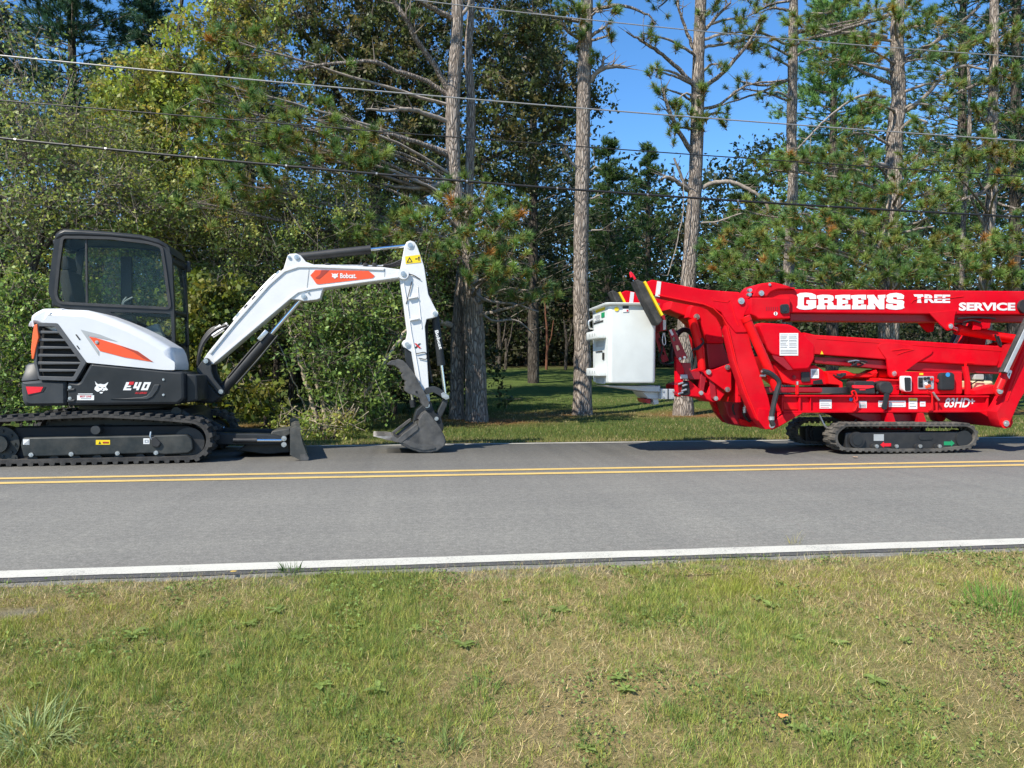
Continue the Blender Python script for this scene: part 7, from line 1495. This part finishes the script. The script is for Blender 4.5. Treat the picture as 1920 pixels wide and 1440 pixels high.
# ------------------------------------------------------------------ broad-leaved trees, shrubs, thicket
def leafy(name, label, cat, u, Y, stems, blobs, pal, size, seed, group=None, n_scale=1.0, twig_mat='twig', bark='dark_bark', sigma=0.078, droop=0.3, per=26, bare=0.35):
    """stems: [(spec, dy)] px paths; blobs: (u, v, Y, ru, rv, n leaves)"""
    global TR
    TR = np.random.default_rng(seed); b = W(u, 700, Y); b = Vector((b.x, Y, float(ground_z(b.x, Y)))); root = thing(name, label, cat, b, group)
    tips = []
    for k, (spec, dy) in enumerate(stems):
        P, r = path_px(spec, Y, dy); 
        if spec[0][1] > 720: P[0].z = float(ground_z(P[0].x, P[0].y)) - 0.05
        q, qr = smooth_path(P, r, 6, 0.02, seed + k); MB().tube(q, qr, 8).build('trunk' if cat == 'tree' and k == 0 else 'stem', bark, root, angle=60); tips += q[len(q) // 3:]
    if not tips: tips = [b]
    LC, LT, A, B, RA = [], [], [], [], []
    for (bu, bv, by, ru, rv, n) in blobs:
        n = int(n * n_scale); k = max(3, n // per); c = V3(W(bu, bv, by)); s = by / FPX
        h = min(tips, key=lambda p: (Vector(c) - p).length + 0.6 * max(0, p.z - c[2])); h = V3(h)
        a = TR.normal(size=(k, 3)) * 0.58; cl = c + a * np.array([ru * s, (ru + rv) * 0.5 * s, rv * s])
        cl[:, 2] = np.maximum(cl[:, 2], ground_z(cl[:, 0], cl[:, 1]) + 0.05)
        mid = h + (c - h) * 0.6 + np.array([0, 0, 0.1])
        A += [h[None], np.tile(mid, (k, 1)) + TR.normal(size=(k, 3)) * 0.12]; B += [mid[None], cl]; RA += [np.array([0.022]), np.full(k, 0.007)]
        nb = int(k * bare)                                    # bare twig sprays between the leaf clumps
        if nb:
            st = cl[TR.integers(0, k, nb)]; A.append(st); B.append(st + unit(TR.normal(size=(nb, 3)) + np.array([0, -.4, .4])) * TR.uniform(0.15, 0.5, (nb, 1))); RA.append(np.full(nb, 0.006))
        tone = pal[TR.integers(0, len(pal), k)] * TR.uniform(0.65, 1.35, (k, 1))
        p = np.repeat(cl, per, 0) + TR.normal(size=(k * per, 3)) * sigma * np.array([1, 1, 0.8]); LC.append(p); LT.append(np.repeat(tone, per, 0) * TR.uniform(0.75, 1.3, (k * per, 1)))
    LC = np.concatenate(LC); LT = np.concatenate(LT); gzv = ground_z(LC[:, 0], LC[:, 1]); LC[:, 2] = np.maximum(LC[:, 2], gzv + 0.02)
    co, f, t = leaves(LC, LT, size, droop); np_mesh('foliage', co, f, 'leaf', root, t, loc=tuple(b))
    co, f = sticks(np.concatenate(A), np.concatenate(B), np.concatenate(RA), 0.0025); tw = np_mesh('twigs', co, f, twig_mat, root, loc=tuple(b)); tw['kind'] = 'stuff'
    return root
OLIVE = np.array([[0.082, 0.106, 0.026], [0.064, 0.090, 0.024], [0.106, 0.114, 0.032], [0.058, 0.074, 0.028]]) * 2.6
YGREEN = np.array([[0.120, 0.148, 0.030], [0.090, 0.125, 0.026], [0.140, 0.155, 0.034], [0.155, 0.135, 0.035]]) * 2.1
MIDG = np.array([[0.070, 0.108, 0.026], [0.052, 0.088, 0.024], [0.092, 0.122, 0.030]]) * 2.4
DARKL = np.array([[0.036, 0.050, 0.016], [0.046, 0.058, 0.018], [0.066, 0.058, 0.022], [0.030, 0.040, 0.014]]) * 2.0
SHADE = np.array([[0.028, 0.042, 0.014], [0.036, 0.050, 0.016], [0.045, 0.046, 0.018]]) * 1.3  # leaf colours darkened to carry the shade of undergrowth and wood edge

leafy('broadleaf_tree', 'yellow-green broad-leaved tree beside the spruces at the thicket edge', 'tree', 330, 15.0,
      [([(340, 760, 11), (335, 500, 10), (325, 300, 8), (330, 120, 5), (345, -40, 3)], [0, 0, 0, 0, 0]), ([(330, 400, 6), (270, 280, 5), (230, 180, 3)], [0, -.1, -.3]), ([(330, 330, 6), (400, 200, 5), (450, 60, 3), (470, -60, 2)], [0, -.1, -.2, -.3])],
      [(400, 60, 14.6, 60, 60, 2200), (460, 20, 14.8, 60, 50, 1800), (330, 110, 14.4, 60, 45, 1900), (270, 150, 14.2, 50, 45, 1500), (250, 210, 14.2, 60, 45, 1900), (330, 190, 14.2, 60, 50, 2000), (400, 170, 14.6, 60, 50, 1700), (200, 165, 14.4, 35, 30, 800), (310, 270, 14.0, 70, 45, 2200), (240, 280, 14.0, 60, 40, 1700), (370, 330, 14.0, 60, 50, 1900), (300, 360, 13.8, 60, 45, 1800), (160, 260, 14.2, 50, 40, 1200), (430, 280, 14.4, 60, 60, 1600), (480, 120, 14.8, 60, 70, 1700), (420, -60, 14.8, 90, 50, 1800), (310, 410, 13.6, 70, 40, 1600)], YGREEN, 0.075, 51, 'broad-leaved trees of the thicket')
leafy('broadleaf_tree', 'dark broad-leaved tree with hanging leaves behind the twin-trunked pine', 'tree', 700, 18.5,
      [([(700, 770, 14), (710, 500, 13), (700, 300, 11), (690, 100, 8), (700, -100, 5)], [0, 0, 0, 0, 0]), ([(705, 400, 7), (800, 250, 6), (940, 120, 4), (1010, 40, 2)], [0, -.2, -.3, -.4]), ([(702, 300, 6), (620, 150, 5), (560, 40, 3)], [0, -.2, -.3]), ([(705, 420, 6), (850, 330, 5), (1000, 260, 3), (1080, 215, 1.5)], [0, -.2, -.3, -.4])],
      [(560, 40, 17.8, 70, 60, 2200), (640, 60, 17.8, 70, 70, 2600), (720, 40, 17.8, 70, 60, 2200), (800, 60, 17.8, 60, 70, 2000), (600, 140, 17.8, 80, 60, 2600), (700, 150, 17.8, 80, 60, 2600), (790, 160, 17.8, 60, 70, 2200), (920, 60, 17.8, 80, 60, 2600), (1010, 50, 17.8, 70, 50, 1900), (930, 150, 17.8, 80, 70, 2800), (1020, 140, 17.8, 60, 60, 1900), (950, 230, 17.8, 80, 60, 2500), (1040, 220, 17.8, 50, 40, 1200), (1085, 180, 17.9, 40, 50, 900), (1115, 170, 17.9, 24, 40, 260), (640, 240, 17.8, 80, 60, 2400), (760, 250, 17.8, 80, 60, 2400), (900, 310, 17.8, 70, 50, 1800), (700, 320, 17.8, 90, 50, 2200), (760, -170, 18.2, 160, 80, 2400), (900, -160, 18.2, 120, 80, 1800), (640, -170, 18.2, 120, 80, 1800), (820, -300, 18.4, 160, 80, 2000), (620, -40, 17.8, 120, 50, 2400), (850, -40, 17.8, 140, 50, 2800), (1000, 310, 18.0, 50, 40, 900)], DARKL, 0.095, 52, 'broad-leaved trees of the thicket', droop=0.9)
leafy('scrub_tree', 'wispy grey-twigged scrub tree leaning over the excavator cab', 'tree', 60, 12.2,
      [([(62, 780, 9), (58, 560, 8), (70, 480, 7), (92, 400, 5), (112, 330, 4), (135, 240, 2.5)], [0, 0, 0, 0, 0, 0]), ([(62, 500, 5), (20, 400, 4), (-20, 300, 3)], [0, 0, .1]), ([(75, 470, 5), (130, 420, 4), (200, 400, 3), (250, 395, 2)], [0, -.1, -.2, -.3]), ([(92, 400, 3), (60, 330, 2.5), (40, 250, 2)], [0, -.1, -.1]), ([(60, 540, 5), (40, 440, 4), (15, 330, 2)], [.1, .2, .3])],
      [(40, 110, 12.4, 60, 60, 500), (20, 200, 12.2, 60, 60, 800), (90, 260, 12.0, 70, 50, 1000), (40, 300, 12.0, 60, 50, 800), (150, 320, 12.0, 70, 50, 1000), (220, 340, 12.0, 60, 40, 900), (100, 370, 11.9, 80, 40, 900), (200, 390, 12.0, 80, 35, 900), (30, 380, 12.0, 60, 50, 700), (260, 290, 12.4, 50, 40, 700), (20, 460, 12.0, 50, 40, 500), (290, 400, 12.2, 60, 40, 900), (170, 260, 12.3, 60, 40, 700), (70, 440, 12.1, 50, 30, 400), (100, 180, 12.6, 60, 50, 500)], OLIVE, 0.055, 53, 'scrub of the thicket', bare=1.6, bark='dark_bark', sigma=0.14)
SG = 'shrubs of the thicket'
leafy('leafy_shrub', 'glossy small-leaved shrub behind the counterweight of the excavator', 'shrub', 30, 11.6, [([(40, 800, 4), (30, 650, 3), (20, 560, 2)], [0, 0, 0]), ([(60, 800, 4), (75, 680, 3), (90, 600, 2)], [0, 0, 0])],
      [(20, 560, 11.6, 60, 50, 1700), (70, 560, 11.8, 50, 45, 1200), (15, 640, 11.5, 50, 50, 1600), (70, 640, 11.7, 50, 50, 1300), (20, 720, 11.4, 60, 45, 1700), (90, 730, 11.6, 60, 45, 1400), (150, 775, 11.4, 60, 25, 1000), (-50, 640, 11.6, 60, 120, 2200), (220, 770, 11.6, 60, 25, 800)], MIDG, 0.055, 54, SG)
leafy('leafy_shrub', 'tall yellowing shrub seen through and above the cab windows', 'shrub', 260, 13.2, [([(260, 780, 6), (250, 560, 5), (240, 440, 3)], [0, 0, 0]), ([(290, 780, 6), (310, 560, 5), (340, 430, 3)], [0, 0, 0])],
      [(150, 480, 13.2, 60, 50, 1500), (230, 460, 13.0, 60, 50, 1700), (300, 450, 13.0, 60, 50, 1800), (170, 560, 13.2, 60, 50, 1500), (250, 560, 13.0, 60, 50, 1700), (320, 550, 13.0, 60, 60, 1900), (200, 650, 13.2, 80, 50, 1500), (310, 660, 13.0, 70, 60, 1700), (260, 740, 13, 90, 40, 1500)], YGREEN * 0.9, 0.06, 55, SG)
leafy('leafy_shrub', 'bright green drooping-leaved shrub between the cab and the boom', 'shrub', 390, 12.0, [([(395, 790, 5), (390, 680, 4), (385, 580, 3)], [0, 0, 0]), ([(410, 790, 4), (425, 650, 3), (430, 560, 2)], [0, 0, 0])],
      [(365, 560, 11.9, 35, 30, 900), (405, 555, 11.8, 45, 28, 1200), (370, 610, 11.8, 40, 30, 1100), (420, 600, 11.9, 45, 30, 1000), (375, 660, 11.8, 40, 30, 1000), (430, 660, 12, 50, 35, 1000), (390, 720, 11.7, 45, 30, 800), (440, 720, 11.6, 50, 30, 1000), (480, 745, 11.5, 50, 22, 800)], np.array([[0.135, 0.165, 0.028], [0.105, 0.145, 0.026], [0.17, 0.165, 0.035]]), 0.085, 56, SG, droop=1.0, bare=0.15)
leafy('leafy_shrub', 'dense small-leaved olive thicket shrub above the boom', 'shrub', 520, 13.0, [([(520, 800, 6), (515, 600, 5), (500, 450, 4), (480, 380, 2)], [0, 0, 0, 0]), ([(540, 800, 6), (560, 560, 5), (590, 420, 3)], [0, 0, 0]), ([(500, 800, 4), (470, 560, 3), (440, 430, 2)], [0, 0, 0])],
      [(400, 430, 13.0, 60, 45, 1500), (470, 400, 12.9, 60, 45, 1700), (540, 390, 12.8, 60, 45, 1900), (610, 390, 12.8, 60, 45, 1800), (430, 480, 12.9, 60, 45, 1500), (510, 460, 12.7, 60, 45, 1800), (590, 450, 12.6, 60, 45, 1900), (650, 440, 12.8, 50, 45, 1500), (470, 540, 12.9, 60, 45, 1400), (560, 530, 12.8, 60, 50, 1500), (500, 600, 12.9, 60, 45, 1200), (430, 550, 13.0, 50, 45, 1000), (380, 380, 13.2, 60, 40, 1300), (680, 390, 13.2, 50, 40, 1200), (640, 350, 13.3, 60, 35, 1100)], OLIVE, 0.05, 57, SG, bare=0.9)
leafy('leafy_shrub', 'dark green shrub with tall bare stems between the dozer blade and the thumb', 'shrub', 610, 12.2,
      [([(600, 830, 6), (582, 740, 5), (560, 670, 4), (540, 600, 2)], [0, 0, 0, 0]), ([(612, 830, 5), (600, 740, 4), (585, 680, 3)], [0, 0, 0]), ([(640, 825, 5), (690, 730, 4), (740, 650, 3), (790, 585, 2)], [0, 0, 0, 0]), ([(590, 828, 2), (570, 760, 1.6), (540, 690, 1.2), (520, 640, 1)], [0, 0, 0, 0]), ([(625, 828, 2.4), (650, 740, 2), (655, 640, 1.6), (645, 560, 1)], [0, .1, .1, .1]), ([(580, 815, 1.6), (530, 775, 1.4), (470, 735, 1)], [-.4, -.5, -.6])],
      [(590, 620, 12.2, 60, 50, 1500), (650, 600, 12.3, 60, 50, 1700), (700, 590, 12.4, 50, 50, 1500), (620, 680, 12.1, 50, 40, 1200), (680, 680, 12.2, 55, 45, 1400), (560, 570, 12.4, 50, 40, 1100), (740, 640, 12.6, 40, 50, 1000), (640, 740, 12.0, 50, 35, 800), (700, 740, 12.2, 50, 35, 900), (780, 560, 12.8, 40, 60, 1100), (800, 480, 12.8, 40, 40, 900), (720, 520, 12.7, 60, 40, 1400)], MIDG * 0.85, 0.06, 58, SG, bare=0.7, bark='pale_stem')
leafy('leafy_shrub', 'low scrubby bush with dry stalks just behind the road edge by the dozer blade', 'shrub', 600, 10.9, [([(612, 833, 3), (600, 800, 2.4), (590, 760, 1.6)], [0, 0, 0]), ([(618, 833, 3), (640, 790, 2), (655, 765, 1.4)], [0, 0, 0])],
      [(585, 800, 11.0, 35, 20, 420), (625, 795, 11.0, 35, 22, 520), (655, 800, 11, 22, 20, 300), (520, 795, 11.2, 40, 12, 250)], YGREEN, 0.045, 59, SG, bare=0.9, twig_mat='pale_stem', sigma=0.08)
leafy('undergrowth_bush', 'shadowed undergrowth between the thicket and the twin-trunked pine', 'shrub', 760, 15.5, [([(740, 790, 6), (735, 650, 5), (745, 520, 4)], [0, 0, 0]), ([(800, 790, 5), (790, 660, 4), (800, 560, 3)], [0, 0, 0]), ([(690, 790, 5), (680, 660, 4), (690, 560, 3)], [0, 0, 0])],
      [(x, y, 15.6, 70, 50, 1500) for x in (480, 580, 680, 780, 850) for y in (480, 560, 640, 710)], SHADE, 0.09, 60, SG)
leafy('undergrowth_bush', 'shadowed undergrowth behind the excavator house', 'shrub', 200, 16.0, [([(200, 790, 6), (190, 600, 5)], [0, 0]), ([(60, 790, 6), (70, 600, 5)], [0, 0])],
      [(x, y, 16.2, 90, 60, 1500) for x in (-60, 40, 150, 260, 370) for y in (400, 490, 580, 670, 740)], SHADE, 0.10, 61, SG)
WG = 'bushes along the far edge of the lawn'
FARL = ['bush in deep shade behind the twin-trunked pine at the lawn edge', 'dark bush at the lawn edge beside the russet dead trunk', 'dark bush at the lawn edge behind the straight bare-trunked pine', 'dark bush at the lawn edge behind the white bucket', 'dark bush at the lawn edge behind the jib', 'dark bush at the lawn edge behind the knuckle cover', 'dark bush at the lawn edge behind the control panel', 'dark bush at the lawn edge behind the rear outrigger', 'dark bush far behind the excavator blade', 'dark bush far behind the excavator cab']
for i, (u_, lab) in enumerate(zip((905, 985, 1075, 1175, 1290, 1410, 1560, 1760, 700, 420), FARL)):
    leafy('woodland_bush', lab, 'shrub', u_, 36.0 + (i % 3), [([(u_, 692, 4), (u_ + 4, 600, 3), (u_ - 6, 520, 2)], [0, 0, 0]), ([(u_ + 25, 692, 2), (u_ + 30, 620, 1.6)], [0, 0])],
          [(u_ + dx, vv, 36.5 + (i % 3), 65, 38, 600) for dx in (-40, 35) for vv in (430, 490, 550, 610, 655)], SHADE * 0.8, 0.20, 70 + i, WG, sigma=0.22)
for i, (u_, v1, w_, mt, lab) in enumerate(((1024, 560, 2.6, 'russet_wood', 'thin russet dead trunk at the edge of the dark wood'), (948, 640, 3, 'dark_bark', 'grey double stump-like stem at the dark wood edge'), (935, 560, 4, 'dark_bark', 'leaning grey trunk at the dark wood edge'), (1060, 600, 3, 'dark_bark', 'thin dark trunk at the wood edge by the bare-trunked pine'))):
    b = W(u_, 700, 33.5); b = Vector((b.x, 33.5, float(ground_z(b.x, 33.5)))); root = thing('bare_tree', lab, 'tree', b, 'bare trunks at the wood edge')
    P, r = path_px([(u_, 692, w_), (u_ + 2, 640, w_ * .9), (u_ - 3, v1, w_ * .5)], 33.5); P[0] = b - Vector((0, 0, .1)); q, qr = smooth_path(P, r, 5, 0.02, i); MB().tube(q, qr, 8).build('trunk', mt, root, angle=60)
    P, r = path_px([(u_ + 1, 660, w_ * .6), (u_ + 10, 630, w_ * .5), (u_ + 14, 600, w_ * .3)], 33.5); MB().tube(P, r, 6).build('branch', mt, root, angle=60)
# the wood beyond reads as one mass
TR = np.random.default_rng(99)
n = 3000; xw = TR.uniform(-45, 60, n); yw = TR.uniform(41, 50, n); gap = np.exp(-((xw - 15.7) / 5.0) ** 2)
zw = ground_z(xw, yw) + TR.random(n) ** 1.25 * (15 - 4.5 * gap) 
cl = np.repeat(np.stack([xw, yw, zw], -1), 45, 0) + TR.normal(size=(n * 45, 3)) * np.array([0.6, 0.5, 0.45])
tn = np.repeat(DK[TR.integers(0, 3, n)] * TR.uniform(0.7, 1.4, (n, 1)), 45, 0) * TR.uniform(0.8, 1.2, (n * 45, 1))
co, f, t = leaves(cl, tn, 0.29, 0.2); tag(np_mesh('far_wood', co, f, 'leaf', None, t), 'dark far-off wood closing the view beyond the lawn', 'wood', kind='stuff')
